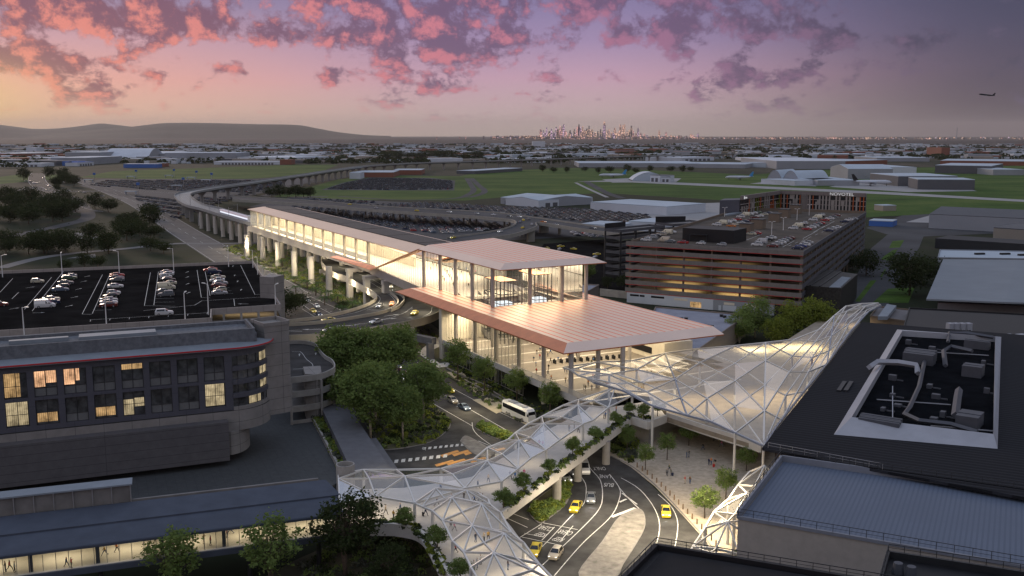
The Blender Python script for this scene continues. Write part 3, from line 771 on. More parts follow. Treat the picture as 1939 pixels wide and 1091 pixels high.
# ---- far warehouses and sheds
def wallmat(name, c): return mat(name, c, .8, var=.08, scale=.03)
BW = dict(white=wallmat('shed_white', (.56, .60, .65)), grey=wallmat('shed_grey', (.29, .31, .34)), dark=wallmat('shed_dark', (.10, .105, .115)), brick=wallmat('shed_brick', (.22, .085, .055)),
          blue=wallmat('shed_blue', (.05, .14, .42)), tan=wallmat('shed_tan', (.30, .27, .23)), paleblue=wallmat('shed_paleblue', (.42, .49, .55)), black=wallmat('shed_black', (.03, .032, .036)))
m_winfar = mat('window_dark', (.02, .023, .028), .15, var=0)
BLDS = []
def shed(px1, py1, px2, py2, depth, h, wall, roof, label, ridge=0.0, doors=0, vault=False, windows=0, cat='building', name='warehouse', eave=.0, z0=0.0, dcol='dark', group=None):
    h *= .8; roof = {'grey': 'paleblue', 'white': 'white'}.get(roof, roof)
    a, b2 = W(px1, py1, z0), W(px2, py2, z0); e = b2-a; L = e.length; u = e.normalized(); n = Vector((-u.y, u.x, 0))
    if n.y < 0: n = -n
    root = empty(name, a+e*.5+n*depth*.5, label, cat, group)
    p = lambda s, d, z: a+u*s+n*d+Vector((0, 0, z))
    w = MB()
    if vault:
        k = 12; prof = [(depth*i/k, h*.35+h*.65*math.sin(math.pi*i/k)) for i in range(k+1)] if vault == 'across' else None
        if vault == 'across':
            for s in (0, L): w.face([p(s, 0, 0)]+[p(s, d, z) for d, z in prof]+[p(s, depth, 0)])
            r = MB()
            for i in range(k): r.face([p(-.5, prof[i][0], prof[i][1]), p(L+.5, prof[i][0], prof[i][1]), p(L+.5, prof[i+1][0], prof[i+1][1]), p(-.5, prof[i+1][0], prof[i+1][1])])
            w.face([p(0, 0, 0), p(L, 0, 0), p(L, 0, h*.35), p(0, 0, h*.35)]); w.face([p(L, depth, 0), p(0, depth, 0), p(0, depth, h*.35), p(L, depth, h*.35)])
        else:
            prof = [(L*i/k, h*.12+h*.88*math.sin(math.pi*i/k)**.8) for i in range(k+1)]
            for d in (0, depth):
                w = MB(); w.face([p(0, d, 0)]+[p(s, d, z) for s, z in prof]+[p(L, d, 0)])
                if d == 0: w.build('wall', [BW[wall]], root)
            r = MB()
            for i in range(k): r.face([p(prof[i][0], -.5, prof[i][1]), p(prof[i+1][0], -.5, prof[i+1][1]), p(prof[i+1][0], depth+.5, prof[i+1][1]), p(prof[i][0], depth+.5, prof[i][1])])
        w.build('wall', [BW[wall]], root); r.build('roof', [BW[roof]], root)
    else:
        w.prism([p(0, 0, 0), p(L, 0, 0), p(L, depth, 0), p(0, depth, 0)], z0, z0+h)
        if ridge:
            for s in (0, L): w.face([p(s, 0, h), p(s, depth*.5, h+ridge), p(s, depth, h)])
        w.build('wall', [BW[wall]], root)
        r = MB(); e_ = eave
        if ridge:
            for d0, z_0, d1, z_1 in ((-e_, h+.05, depth*.5, h+ridge+.15), (depth*.5, h+ridge+.15, depth+e_, h+.05)):
                r.hexa([p(-e_, d0, z_0), p(L+e_, d0, z_0), p(L+e_, d1, z_1), p(-e_, d1, z_1)], [p(-e_, d0, z_0+.4), p(L+e_, d0, z_0+.4), p(L+e_, d1, z_1+.4), p(-e_, d1, z_1+.4)])
        else: r.prism([p(-e_, -e_, 0), p(L+e_, -e_, 0), p(L+e_, depth+e_, 0), p(-e_, depth+e_, 0)], z0+h+.05, z0+h+.5+.02*h)
        r.build('roof', [BW[roof]], root)
    for k in range(doors):
        s0 = L*(.12+.8*k/doors); b3 = MB(); wd_ = L*.8/doors*.62
        b3.hexa([p(s0, -.15, .1), p(s0+wd_, -.15, .1), p(s0+wd_, .1, .1), p(s0, .1, .1)], [p(s0, -.15, h*.6), p(s0+wd_, -.15, h*.6), p(s0+wd_, .1, h*.6), p(s0, .1, h*.6)])
        b3.build('roller_door', [BW[dcol]], root)
    if windows:
        b3 = MB()
        for k in range(windows):
            s0 = L*(.04+.92*k/windows); wd_ = L*.92/windows*.6
            b3.hexa([p(s0, -.2, h*.3), p(s0+wd_, -.2, h*.3), p(s0+wd_, .1, h*.3), p(s0, .1, h*.3)], [p(s0, -.2, h*.75), p(s0+wd_, -.2, h*.75), p(s0+wd_, .1, h*.75), p(s0, .1, h*.75)])
        b3.build('window', [m_winfar], root)
    return root
SH = [
 # mid distance, beyond the loop road
 (948,386,1020,392.5,70,8,'grey','paleblue','pale blue gabled freight shed with a grey office at its left end',3,4),
 (1020,393,1122,386,48,8,'white','paleblue','white freight shed with six roller doors facing the dense car park',2.5,6),
 (1118,398,1262,408,60,9,'white','paleblue','long low pale roofed store just left of the big parking structure',0,0),
 (1100,437,1170,441,30,6,'white','paleblue','small white box shed beside the black stair tower',0,0),
 (1190,436,1250,440,34,8,'white','paleblue','white plant building with a pale flat roof left of the parking structure roof',0,0),
 (1758,432,1938,442,60,13,'grey','dark','dark roofed hangar with a pale front wall at the right edge beyond the access road',4,0),
 (1645,428,1690,430,18,5,'blue','paleblue','low blue and white kiosk building past the far end of the hotel',0,0),
 (1655,398,1672,400,14,6,'tan','paleblue','little tan annexe behind the hotel',0,0),
 (1880,452,1960,458,40,9,'tan','dark','tan shed cut by the right edge below the dark hangar',0,0),
 (1770,470,1939,482,26,7,'black','black','black flat roofed workshop behind the big pale roof at right',0,0),
 # airfield
 (1497,345,1548,352,60,9,'grey','grey','grey hangar annexe with a low flat roof',0,0),
 (1441,348,1505,352,50,8,'white','grey','low white lean-to beside the double vaulted hangar',0,0),
 (1540,351,1580,348,30,9,'white','grey','white and dark striped service block on the apron',0,4),
 (1605,339,1690,339,90,20,'grey','grey','wide grey hangar behind the black tailed jet',6,0),
 (1700,353,1812,353,110,17,'dark','grey','dark grey hangar with a wide pale roof, its near corner over the apron',0,0),
 (1737,359,1845,360,60,16,'dark','grey','dark hangar with a striped pale foot nearest the apron',0,12),
 (1655,330,1735,330,160,15,'white','grey','long white freight hall behind the grey hangar',0,0),
 (1770,328,1876,330,170,18,'dark','grey','tall dark clad logistics hall at the right of the airfield',0,16),
 (1880,332,1939,332,140,12,'grey','grey','low grey shed at the right edge of the airfield',0,0),
 (1231,344,1250,345,30,12,'white','dark','small white store beside the striped vault hangar, taller of two',0,2),
 (1252,345,1270,345,24,9,'white','dark','small white store beside the striped vault hangar, lower of two',0,2),
 # industrial belt
 (1096,317,1325,317,170,11,'grey','grey','very long low grey factory roof in the middle distance',0,0),
 (1180,316,1410,319,150,10,'grey','grey','second long grey factory roof stepping to the right',0,0),
 (1470,320,1600,320,330,20,'grey','white','large pale distribution hall behind the hotel',0,0),
 (1600,315,1680,312,220,14,'brick','grey','red brick walled store right of the pale distribution hall',0,0),
 (1410,305,1478,305,120,9,'white','white','white shed with a saw tooth of small domes',0,14),
 (1470,318,1540,315,90,12,'paleblue','grey','pale shed low behind the airfield vault',0,0),
 (900,330,989,324,40,7,'dark','grey','long thin shed with a pale roof at the edge of the airfield grass',0,0),
 (668,336,745,336,90,10,'brick','grey','brick shed with a pale roof above the far car rows',0,0),
 (745,331,798,331,70,10,'brick','grey','smaller brick shed with a red front behind the far car rows',0,0),
 (662,339,683,339,40,12,'white','grey','small white gatehouse beside the far car rows',0,0),
 (760,300,800,300,150,22,'grey','grey','round looking grey tank house behind the curving flyover',0,0),
 (810,301,930,302,140,12,'white','white','white industrial terrace behind the far flyover',0,9),
 (930,301,1010,301,120,13,'brick','white','brick fronted terrace behind the far flyover',0,0),
 (1008,279,1032,279,140,40,'white','white','pale square block standing clear below the skyline',0,0),
 (1480,279,1495,279,90,44,'brick','brick','isolated brick red tower block far off at right',0,0) if False else (1782,297,1798,297,120,36,'brick','brick','isolated brick red tower block far off at right',0,0),
 # left industrial belt
 (124,306,190,306,150,30,'grey','grey','big grey arena block with a curved roof end, far left',0,0),
 (165,312,232,308,90,20,'grey','grey','lower grey annexe in front of the curved roof arena',0,0),
 (238,303,300,297,110,22,'grey','grey','grey hall to the right of the curved roof arena',0,0),
 (313,306,448,306,140,28,'grey','grey','largest flat grey hall in the left distance',0,0),
 (450,306,560,307,220,14,'white','white','white shopping hall with a stepped pale roof, left distance',0,9),
 (405,312,530,312,60,9,'white','white','low white colonnade shed on the edge of the left grass',0,16),
 (234,318,298,318,30,10,'blue','white','low shed with a royal blue band, left grass edge',0,0),
 (296,316,313,316,25,10,'brick','grey','small maroon front next to the blue banded shed',0,0),
 (118,314,148,314,40,12,'blue','blue','bright blue shop building, left',0,0),
 (148,315,178,313,30,10,'white','blue','white fronted shop under a bright blue roof',0,5),
 (30,299,120,297,160,16,'brick','grey','long brick warehouse at the far left',0,0),
 (70,306,124,306,90,12,'white','white','white offices in front of the far left brick warehouse',0,8),
 (0,316,80,316,60,9,'white','grey','pale low sheds at the left edge',0,8),
 (50,292,70,292,60,30,'white','white','small white tower on the far left warehouse belt',0,0),
 (555,303,600,303,90,18,'white','white','white offices behind the first bend of the flyover',0,5),
 (530,312,552,312,40,14,'brick','brick','red brick hall behind the first bend of the flyover',0,0),
 (1560,299,1650,299,160,14,'grey','grey','pale works row beyond the distribution hall, right of centre',0,7),
 (1660,306,1760,306,180,12,'grey','grey','pale flat works behind the freight hall',0,0),
 (1780,312,1939,314,200,12,'brick','grey','brick and grey works along the right edge',0,0),
 (1290,306,1352,304,120,12,'white','white','row of white storage sheds left of the saw tooth shed',0,6),
]
for r in SH:
    shed(*r[:9], ridge=r[9], doors=r[10])
shed(1197,343,1262,343,46,17,'paleblue','white','white vaulted hangar with dark stripes on the airfield grass', vault='along', name='hangar')
shed(1451,346,1482,347,60,24,'grey','grey','grey double vaulted hangar, left vault', vault='along', name='hangar')
shed(1480,347,1514,349,60,24,'grey','grey','grey double vaulted hangar, right vault', vault='along', name='hangar')
shed(195,305,232,302,120,42,'grey','white','quarter round roof end of the far left arena', vault='along', name='hall')
# black ribs on the white vault
# ---- small far buildings nobody can count
g3 = random.Random(12); sb = MB(); m_sub = [BW['white'], BW['grey'], BW['brick'], BW['tan'], BW['paleblue'], BW['dark']]
def rnd_bld(x, y, w, d, h, rz, mi):
    sb.box((x, y), w, d, 0, h, rz, mi)
for k in range(5200):
    d = 2600*math.exp(g3.random()*1.15); a = R(g3.uniform(-33, 33)); x, y = d*math.sin(a), d*math.cos(a)
    if -1100 < x < 250 and 1900 < y < 2500: continue
    if y < 3000 and x > 100: continue
    big = g3.random() < .16
    rnd_bld(x, y, g3.uniform(40, 110) if big else g3.uniform(9, 22), g3.uniform(30, 60) if big else g3.uniform(8, 14), g3.uniform(7, 13) if big else g3.uniform(4, 8), g3.uniform(-.5, .5), g3.choices(range(6), (7, 5, 2, 3, 3, 2))[0])
tag(sb.build('suburb_houses', m_sub), 'low houses and sheds of the suburbs spread across the plain', 'houses', None, 'stuff')
# ---- tree belts of the plain
tb = MB()
def belt(x, y, r, h):
    for k in range(26):
        d = Vector((g3.gauss(0, 1), g3.gauss(0, 1), abs(g3.gauss(0, 1)))).normalized(); p = Vector((x, y, h*.25))+Vector((d.x*r, d.y*r, d.z*h*.75))
        a = Vector((g3.uniform(-1, 1), g3.uniform(-1, 1), g3.uniform(-.5, .5))).normalized(); c = a.cross(d)
        if c.length < .05: continue
        c.normalize(); l = r*.42; tb.face([p-a*l, p+c*l*.7, p+a*l, p-c*l*.7])
for k in range(1500):
    d = 2300*math.exp(g3.random()*1.2); a = R(g3.uniform(-33, 33)); cx_, cy_ = d*math.sin(a), d*math.cos(a)
    if cy_ < 2900 and cx_ > 150: continue
    if -1100 < cx_ < 250 and 1900 < cy_ < 2500: continue
    for q in range(3): belt(cx_+g3.gauss(0, 40), cy_+g3.gauss(0, 14), g3.uniform(6, 12), g3.uniform(7, 14))
tag(tb.build('tree_belts', [m_leaf_far]), 'scattered dark trees between the far houses', 'trees', None, 'stuff')

# ---- city skyline
def tower_mat(name, base, glow, amount):
    m = bpy.data.materials.new(name); m.use_nodes = True; m.node_tree.nodes.clear(); t = NT(m.node_tree)
    pos = t.new('ShaderNodeNewGeometry').outputs['Position']
    v = t.n.new('ShaderNodeTexVoronoi'); t.put(v.inputs['Vector'], t.vmath('MULTIPLY', pos, (1/14, 1/14, 1/11))); v.inputs['Scale'].default_value = 1.0
    r = t.sep(v.outputs['Color'])[0]; on = t.maprange(r, 1-amount, 1.0, 0, 1)
    e = t.new('ShaderNodeEmission', Color=glow, Strength=t.math('MULTIPLY', on, 1.7))
    d = t.new('ShaderNodeBsdfPrincipled', **{'Base Color': tuple(base)+(1,), 'Roughness': .35})
    a = t.n.new('ShaderNodeAddShader'); t.l.new(e.outputs[0], a.inputs[0]); t.l.new(d.outputs[0], a.inputs[1])
    o = t.n.new('ShaderNodeOutputMaterial'); t.l.new(a.outputs[0], o.inputs[0]); return m
TM = [tower_mat('tower_pink', (.42, .26, .30), (1, .50, .42, 1), .40), tower_mat('tower_blue', (.20, .18, .30), (.95, .6, .75, 1), .30), tower_mat('tower_gold', (.38, .24, .24), (1, .60, .42, 1), .34), tower_mat('tower_dark', (.07, .07, .11), (1, .6, .4, 1), .18)]
SKY = [(1024,20),(1029,18),(1035,24),(1040,16),(1044,22),(1049,14),(1053,25),(1056,21),(1060,28),(1064,26),(1067,31),(1071,17),(1079,18),(1082,13),(1087,21),(1093,26),(1096,31),(1099,25),(1103,27),(1107,18),(1111,22),(1115,28),(1118,17),(1121,20),(1127,14),(1132,16),(1137,20),(1144,37),(1149,18),(1153,21),(1158,14),(1164,23),(1168,13),(1174,31),(1179,29),(1182,31),(1187,16),(1191,19),(1195,28),(1199,17),(1208,23),(1213,12),(1220,10),(1225,8),(1248,18),(1261,14),(1270,8),(1308,10),(1321,11),(1312,7),(1078,12),(1089,13),(1125,11),(1141,14),(1161,12),(1171,16),(1204,12),(1032,13),(1062,16),(1101,14)]
g4 = random.Random(5)
for i, (px, hpx) in enumerate(SKY):
    dep = 20000+g4.uniform(-900, 900); b0 = W(px, 266.6, 0); b0 = Vector((b0.x*dep/b0.y, dep, 0)); sc_ = dep/F_PX
    h = hpx*sc_*.84+10; wd_ = g4.uniform(2.3, 4.2)*sc_
    root = empty('skyscraper', b0, None, 'skyscraper', 'towers of the city skyline on the horizon')
    root['label'] = {27: 'tallest slim tower of the distant skyline with a pale lit crown'}.get(i, 'distant high-rise in the cluster of lit towers on the horizon')
    m = g4.choice(TM); b = MB(); rz = g4.uniform(0, .8)
    b.box(b0, wd_, wd_*.8, 0, h*.8, rz); b.build('tower', [m], root)
    c = MB(); c.box(b0, wd_*.7, wd_*.55, h*.8, h, rz)
    if g4.random() < .3 or i == 27: c.cyl((b0.x, b0.y), h, h*1.1, wd_*.06, wd_*.03, 5)
    c.build('crown', [TM[2] if i == 27 else m], root)
lc = MB()
for k in range(900):
    px = g4.choice((g4.gauss(1140, 75), g4.gauss(1140, 90), g4.uniform(930, 1030), g4.uniform(1250, 1939), g4.uniform(1250, 1700)))
    dep = 19500+g4.uniform(-1500, 1500); p = W(px, 266.6, 0); p = Vector((p.x*dep/p.y, dep, 0)); sc_ = dep/F_PX
    lc.box(p, g4.uniform(1.2, 3.6)*sc_, 30, 0, g4.uniform(1.5, 6.5 if px < 1300 else 4)*sc_, 0, g4.randrange(4))
TL = [tower_mat('low_pink', (.22, .16, .17), (1, .5, .42, 1), .2), tower_mat('low_blue', (.16, .16, .2), (.85, .6, .75, 1), .08), tower_mat('low_gold', (.26, .2, .17), (1, .6, .42, 1), .2), tower_mat('low_dark', (.08, .07, .09), (1, .6, .4, 1), .08)]
tag(lc.build('city_low_rise', TL), 'low lit city blocks in a strip along the horizon', 'city', None, 'stuff')
c0 = W(1811, 266.6, 0); c0 = c0*(19000/c0.y); b = MB(); b.cyl((c0.x, c0.y), 0, 215, 8, 5, 8); tag(b.build('chimney', [BW['grey']]), 'lone tall chimney rising over the horizon at right', 'chimney')

# ---- aircraft
def plane(loc, heading, s, tailm, label, bodym='white', name='airliner', pitch=0.0):
    root = empty(name, loc, label, 'aeroplane'); root.rotation_euler = (0, pitch, heading)
    pm = BW[bodym]
    def part(nm, b, m): o = b.build(nm, [m], None, origin=(0, 0, 0), smooth=False); o.parent = root; return o
    b = MB(); b.tube([(-20*s, 0, 5.2*s), (-14*s, 0, 4.6*s), (-6*s, 0, 4.2*s), (14*s, 0, 4.2*s), (18*s, 0, 4.0*s), (20*s, 0, 3.7*s)], [.3*s, 1.3*s, 2.0*s, 2.0*s, 1.4*s, .3*s], 12); part('fuselage', b, pm)
    for sg in (-1, 1):
        b = MB(); b.hexa([(5*s, sg*1.5*s, 3.4*s), (-2*s, sg*1.5*s, 3.4*s), (-7*s, sg*18*s, 4.6*s), (-5.4*s, sg*18*s, 4.6*s)], [(5*s, sg*1.5*s, 3.9*s), (-2*s, sg*1.5*s, 3.8*s), (-7*s, sg*18*s, 4.8*s), (-5.4*s, sg*18*s, 4.8*s)]); part('wing', b, pm)
        b = MB(); b.tube([(3.5*s, sg*6*s, 2.4*s), (-.5*s, sg*6*s, 2.5*s)], [1.0*s, .8*s], 10); part('engine', b, BW['grey'])
        b = MB(); b.hexa([(-15*s, sg*.6*s, 5.2*s), (-18.5*s, sg*.6*s, 5.3*s), (-20*s, sg*6.5*s, 5.8*s), (-18.6*s, sg*6.5*s, 5.8*s)], [(-15*s, sg*.6*s, 5.5*s), (-18.5*s, sg*.6*s, 5.5*s), (-20*s, sg*6.5*s, 5.95*s), (-18.6*s, sg*6.5*s, 5.95*s)]); part('tailplane', b, tailm)
        b = MB(); b.cyl((-1*s, sg*2.6*s), 0, 2.9*s, .35*s, n=8); part('landing_gear', b, m_rubber)
    b = MB(); b.hexa([(-13*s, -.2*s, 5.6*s), (-18.5*s, -.2*s, 5.6*s), (-18.5*s, .2*s, 5.6*s), (-13*s, .2*s, 5.6*s)], [(-18*s, -.12*s, 12*s), (-20.6*s, -.12*s, 12*s), (-20.6*s, .12*s, 12*s), (-18*s, .12*s, 12*s)]); part('tail_fin', b, tailm)
    b = MB(); b.cyl((15*s, 0), 0, 2.6*s, .3*s, n=8); part('nose_gear', b, m_rubber)
    return root
plane(W(1160,337,0), R(178), 1.15, mat('tail_blue', (.04, .25, .5), .4, var=0), 'small pale jet with a blue tail parked left of the striped vault hangar')
plane(W(1400,341,0), R(176), 1.1, MATS['tail_blue'], 'pale jet with a blue tail parked beside the double vaulted hangar')
plane(W(1640,338,0), R(-4), 1.25, m_black, 'white jet with a tall black tail, further of two on the right apron')
plane(W(1650,352,0), R(-8), 1.35, m_black, 'white jet with a tall black tail, nearer of two on the right apron')
fp = WD(1868, 183, 900); pl = plane(fp, R(158), .33, m_black, 'tiny dark aeroplane in flight high in the right sky', 'black', 'aeroplane', R(-8))
for c_ in list(pl.children):
    if 'gear' in c_.name: bpy.data.objects.remove(c_)
# ================================================================== the station and its viaduct
SA, SN, SP0 = Vector((.4731, -.881, 0)), Vector((.881, .4731, 0)), Vector((-33.6, 369.8, 0))
def S(s_, t_, z): return SP0+SA*s_+SN*t_+Vector((0, 0, z))
m_roofpink = ribbed('roof_pink_metal', (.98, .72, .56), SN, 2.6, .42, .5, .0, .05, .05, (.95, .20, .04), .2, .5)
m_roofplat = ribbed('roof_platform_metal', (.92, .68, .50), SA, 1.6, .4, .6, .25, .05, .05)
m_fascia = mat('fascia_pink_metal', (.90, .68, .54), .42, .55, var=.05, scale=.1)
m_copper = mat('copper', (.62, .22, .10), .38, .6, var=.12, scale=.3)
m_copper_lit = mat('copper_soffit', (.60, .23, .08), .5, .2, var=.12, scale=.4)
m_solar = panelled('solar_panel', (.040, .036, .034), SA, 1.7, 1.0, .10, (.12, .105, .095), .75, z_axis=tuple(SN))
m_cream = mat('cream_wall', (.72, .66, .54), .7, var=.06, scale=.6)
m_floor_lit = mat('station_floor', (.66, .62, .54), .45, var=.08, scale=.3)
m_ceil = mat('station_ceiling', (.70, .66, .58), .7, var=.05)
m_glass = glass('station_glass', (.97, .98, .96), .95, .02, filmness=.05)
m_frit = glass('fritted_glass', (.95, .97, .97), .9, .05, (.85, .86, .84), .35)
m_mull = mat('mullion_metal', (.48, .45, .41), .4, .5, var=.05)
m_column = mat('column_steel', (.50, .46, .42), .45, .3, var=.06)
m_deckedge = mat('deck_concrete', (.40, .37, .33), .75, var=.08, scale=.3)
stn = empty('railway_station', S(0, 10, 0), 'long elevated station with pink ribbed metal roofs and glowing glass halls', 'station')
# platform roof
b = MB(); prof = [(-1.5, 26.0), (6.5, 27.6), (20.5, 27.6), (27.5, 26.2), (27.5, 25.8), (-1.5, 25.6)]
pr = []
for q in range(2):
    s_ = (-264, 24)[q]; pr.append([S(s_+(6 if q == 0 and t_ > 3 else 0), t_, z) for t_, z in prof])
b.hexa(pr[0][::-1], pr[1][::-1]); proof = b.build('platform_roof', [m_roofplat], stn)
for k in range(8):
    b = MB(); s0 = -254+k*33.2; b.hexa([S(s0, 7, 27.66), S(s0+32.2, 7, 27.66), S(s0+32.2, 20.2, 27.66), S(s0, 20.2, 27.66)], [S(s0, 7, 27.9), S(s0+32.2, 7, 27.9), S(s0+32.2, 20.2, 27.9), S(s0, 20.2, 27.9)])
    b.build('solar_panel', [m_solar], proof)
# hall roof: flat with chamfered front and left edges
def tray(s0, s1, t0, t1, z, drop, ch, sback=None):
    """flat ribbed top, sloping fascias on the near sides, flat underside"""
    sb = s0 if sback is None else sback
    top = [S(s0+ch*.6, t0+ch, z), S(s1-ch, t0+ch, z), S(s1-ch, t1-ch, z), S(sb, t1-ch, z)]
    low = [S(s0, t0, z-drop), S(s1, t0, z-drop), S(s1, t1, z-drop), S(sb, t1, z-drop)]
    un = [S(s0, t0, z-drop-.25), S(s1, t0, z-drop-.25), S(s1, t1, z-drop-.25), S(sb, t1, z-drop-.25)]
    return top, low, un
top, low, un = tray(21, 83.5, -10.7, 27, 32.2, 1.5, 3.4, 12.5)
b = MB(); b.face(top); hroof = b.build('hall_roof', [m_roofpink], stn)
b = MB()
for i in range(4):
    j = (i+1) % 4; b.face([low[i], low[j], top[j], top[i]], 0); b.face([un[i], un[j], low[j], low[i]], 1)
b.build('fascia', [m_fascia, m_copper], hroof)
b = MB(); b.face(un[::-1]); b.build('soffit', [m_ceil], hroof)
# copper fold that ties the hall roof to the deck
z0 = W(700, 512, 15.0); d0 = z0-SP0; fs, ft = d0.dot(SA), d0.dot(SN)
b = MB(); A_ = S(21.5, -10.7, 30.8); A2 = S(25, -7.0, 32.0); B_ = S(fs, ft, 15.2); B2 = S(fs+3, ft+2.0, 16.4)
b.hexa([B_, B2, B2+Vector((0, 0, -.4)), B_+Vector((0, 0, -.4))], [A_, A2, A2+Vector((0, 0, -.6)), A_+Vector((0, 0, -.6))]); b.build('roof_fold', [m_copper_lit], stn)
e0 = W(625, 488, 15.0)-SP0; b = MB()
p1, p2, p3 = S(e0.dot(SA), e0.dot(SN), 15.1), S(fs+3, ft+2.0, 16.4), S(fs, ft, 15.1); p4 = S(e0.dot(SA)+6, e0.dot(SN)+1.2, 16.3)
b.hexa([p1, p3, p2, p4], [p1+Vector((0, 0, .25)), p3+Vector((0, 0, .25)), p2+Vector((0, 0, .25)), p4+Vector((0, 0, .25))]); b.build('deck_edge_fold', [m_copper], stn)
b = MB(); b.hexa([S(16, -2, 25.4), S(40, -2, 30.2), S(40, 26, 30.2), S(16, 26, 25.4)], [S(16, -2, 25.7), S(40, -2, 30.5), S(40, 26, 30.5), S(16, 26, 25.7)]); b.build('copper_soffit', [m_copper_lit], stn)
# lower canopy with an opening where the hall stands
HS, HT0, HT1 = 76.0, -8.6, 23.0
zl = 18.4
b = MB()
def lr(pts): b.face([S(p[0], p[1], zl) for p in pts])
lr([(29, -17), (HS, -17), (HS, HT0), (29, HT0)]); lr([(HS, -17), (132, -17), (132, 29.7), (HS, 29.7)]); lr([(40, HT1), (HS, HT1), (HS, 29.7), (34, 29.7)])
lroof = b.build('lower_roof', [m_roofpink], stn)
b = MB(); o = [(24.5, -20.6), (136.3, -20.6), (136.3, 30), (34, 30)]; i_ = [(29, -17), (132, -17), (132, 29.7), (34, 29.7)]
for k in (0, 1):
    b.face([S(o[k][0], o[k][1], 16.9), S(o[k+1][0], o[k+1][1], 16.9), S(i_[k+1][0], i_[k+1][1], zl), S(i_[k][0], i_[k][1], zl)], 0 if k == 1 else 1)
    b.face([S(o[k][0], o[k][1], 16.6), S(o[k+1][0], o[k+1][1], 16.6), S(o[k+1][0], o[k+1][1], 16.9), S(o[k][0], o[k][1], 16.9)], 1)
b.face([S(24.5, -20.6, 16.9), S(29, -17, zl), S(29, HT0, zl), S(24.5, HT0, 16.9)], 1)
b.face([S(136.3, 30, 16.6), S(34, 30, 16.6), S(34, 29.7, zl), S(132, 29.7, zl)], 1)
b.build('fascia', [m_fascia, m_copper], lroof)
b = MB()
for q in ([(24.5, -20.6), (HS, -20.6), (HS, HT0), (24.5, HT0)], [(HS, -20.6), (136.3, -20.6), (136.3, 30), (HS, 30)], [(36, HT1), (HS, HT1), (HS, 30), (34, 30)]):
    b.face([S(p[0], p[1], 16.6) for p in q][::-1])
b.build('soffit', [m_ceil], lroof)
b = MB()
for k in range(9):
    t_ = -16+k*5.2; b.hexa([S(80, t_, 16.45), S(132, t_, 16.45), S(132, t_+.35, 16.45), S(80, t_+.35, 16.45)], [S(80, t_, 16.57), S(132, t_, 16.57), S(132, t_+.35, 16.57), S(80, t_+.35, 16.57)])
b.build('strip_light', [m_warm], lroof)
# hall columns and walls
def s_at(px, t_, z):
    lo, hi = -300, 200
    for k in range(60):
        m_ = (lo+hi)/2; p = S(m_, t_, z); f = p.y*CP-(p.z-CAM_H)*SP
        if CX+F_PX*p.x/f < px: lo = m_
        else: hi = m_
    return lo
for px in (803, 834, 863, 895, 933):
    b = MB(); p = S(s_at(px, -9.3, 18), -9.3, 0); b.cyl(p, 13.2 if px < 850 else 6, 30.6, .62, n=14); b.build('column', [m_column], stn, smooth=False)
for (s_, t_) in ((77, 3), (77, 14.6), (77, 23.5), (60, 24), (42, 24), (20, 24.5)):
    b = MB(); b.cyl(S(s_, t_, 0), 6, 30.6, .62, n=14); b.build('column', [m_column], stn)
for k in range(6):
    b = MB(); b.cyl(S(134.5-13.6*k, -17.3, 0), 0, 16.7, .62, n=14); b.build('column', [m_column], stn)
for px in (1141, 1188):
    p = W(px, 660, 16.6); b = MB(); b.cyl(p-SA*2, 5, 16.7, .62, n=14); b.build('column', [m_column], stn)
for (s_, t_) in ((118, 12), (104, 4), (95, 20)):
    b = MB(); b.cyl(S(s_, t_, 0), 6, 16.7, .5, n=12); b.build('column', [m_column], stn)
def curtain(name, a, c, z0, z1, step=2.6, m=None, parent=stn, mw=.09, rails=()):
    """glass wall between two ground points with thin mullions"""
    a, c = Vector((a.x, a.y, 0)), Vector((c.x, c.y, 0)); L = (c-a).length; u = (c-a)/L
    g_ = MB(); g_.face([a+Vector((0, 0, z0)), c+Vector((0, 0, z0)), c+Vector((0, 0, z1)), a+Vector((0, 0, z1))]); go = g_.build(name, [m or m_glass], parent)
    f = MB(); n = max(1, int(L/step))
    for k in range(n+1):
        p = a+u*(L*k/n); f.bar(p+Vector((0, 0, z0)), p+Vector((0, 0, z1)), mw, mw*1.6)
    for z in (z0, z1)+tuple(rails): f.bar(a+Vector((0, 0, z)), c+Vector((0, 0, z)), mw*1.4)
    f.build('mullion', [m_mull], go); return go
curtain('glazing', S(-58, -1.0, 0), S(21, -8.0, 0), 16.1, 26, 2.6)
curtain('glazing', S(21, -8.0, 0), S(HS, -8.0, 0), 16.1, 30.6, 2.6)
curtain('glazing', S(HS, -8.0, 0), S(HS, 22.8, 0), 18.5, 30.6, 2.6)
curtain('glazing', S(HS, 22.8, 0), S(30, 26, 0), 18.5, 30.6, 2.6)
curtain('glazing', S(60, -18.6, 0), S(112, -18.6, 0), .3, 16.5, 2.0)
# platform side screens between pillars
for k in range(13):
    s0 = -262+k*15.7; s1 = s0+15.7
    curtain('glazing', S(s0+.5, -.2, 0), S(s1-.5, -.2, 0), 19.0, 25.5, 3.8, m_glass, mw=.07)
    b = MB(); b.hexa([S(s0+1.0, -.2, 16.9), S(s1-1.0, -.2, 16.9), S(s1-1.0, .0, 16.9), S(s0+1.0, .0, 16.9)], [S(s0+1.0, -.2, 18.9), S(s1-1.0, -.2, 18.9), S(s1-1.0, .0, 18.9), S(s0+1.0, .0, 18.9)])
    b.build('fritted_panel', [m_frit], stn)
    b = MB(); b.hexa([S(s1-.55, -.5, 15.8), S(s1+.55, -.5, 15.8), S(s1+.55, .5, 15.8), S(s1-.55, .5, 15.8)], [S(s1-.55, -.5, 26), S(s1+.55, -.5, 26), S(s1+.55, .5, 26), S(s1-.55, .5, 26)])
    b.build('pillar', [m_cream], stn)
curtain('end_glazing', S(-262, -.5, 0), S(-257, 26, 0), 16.2, 25.5, 3.0, m_frit)
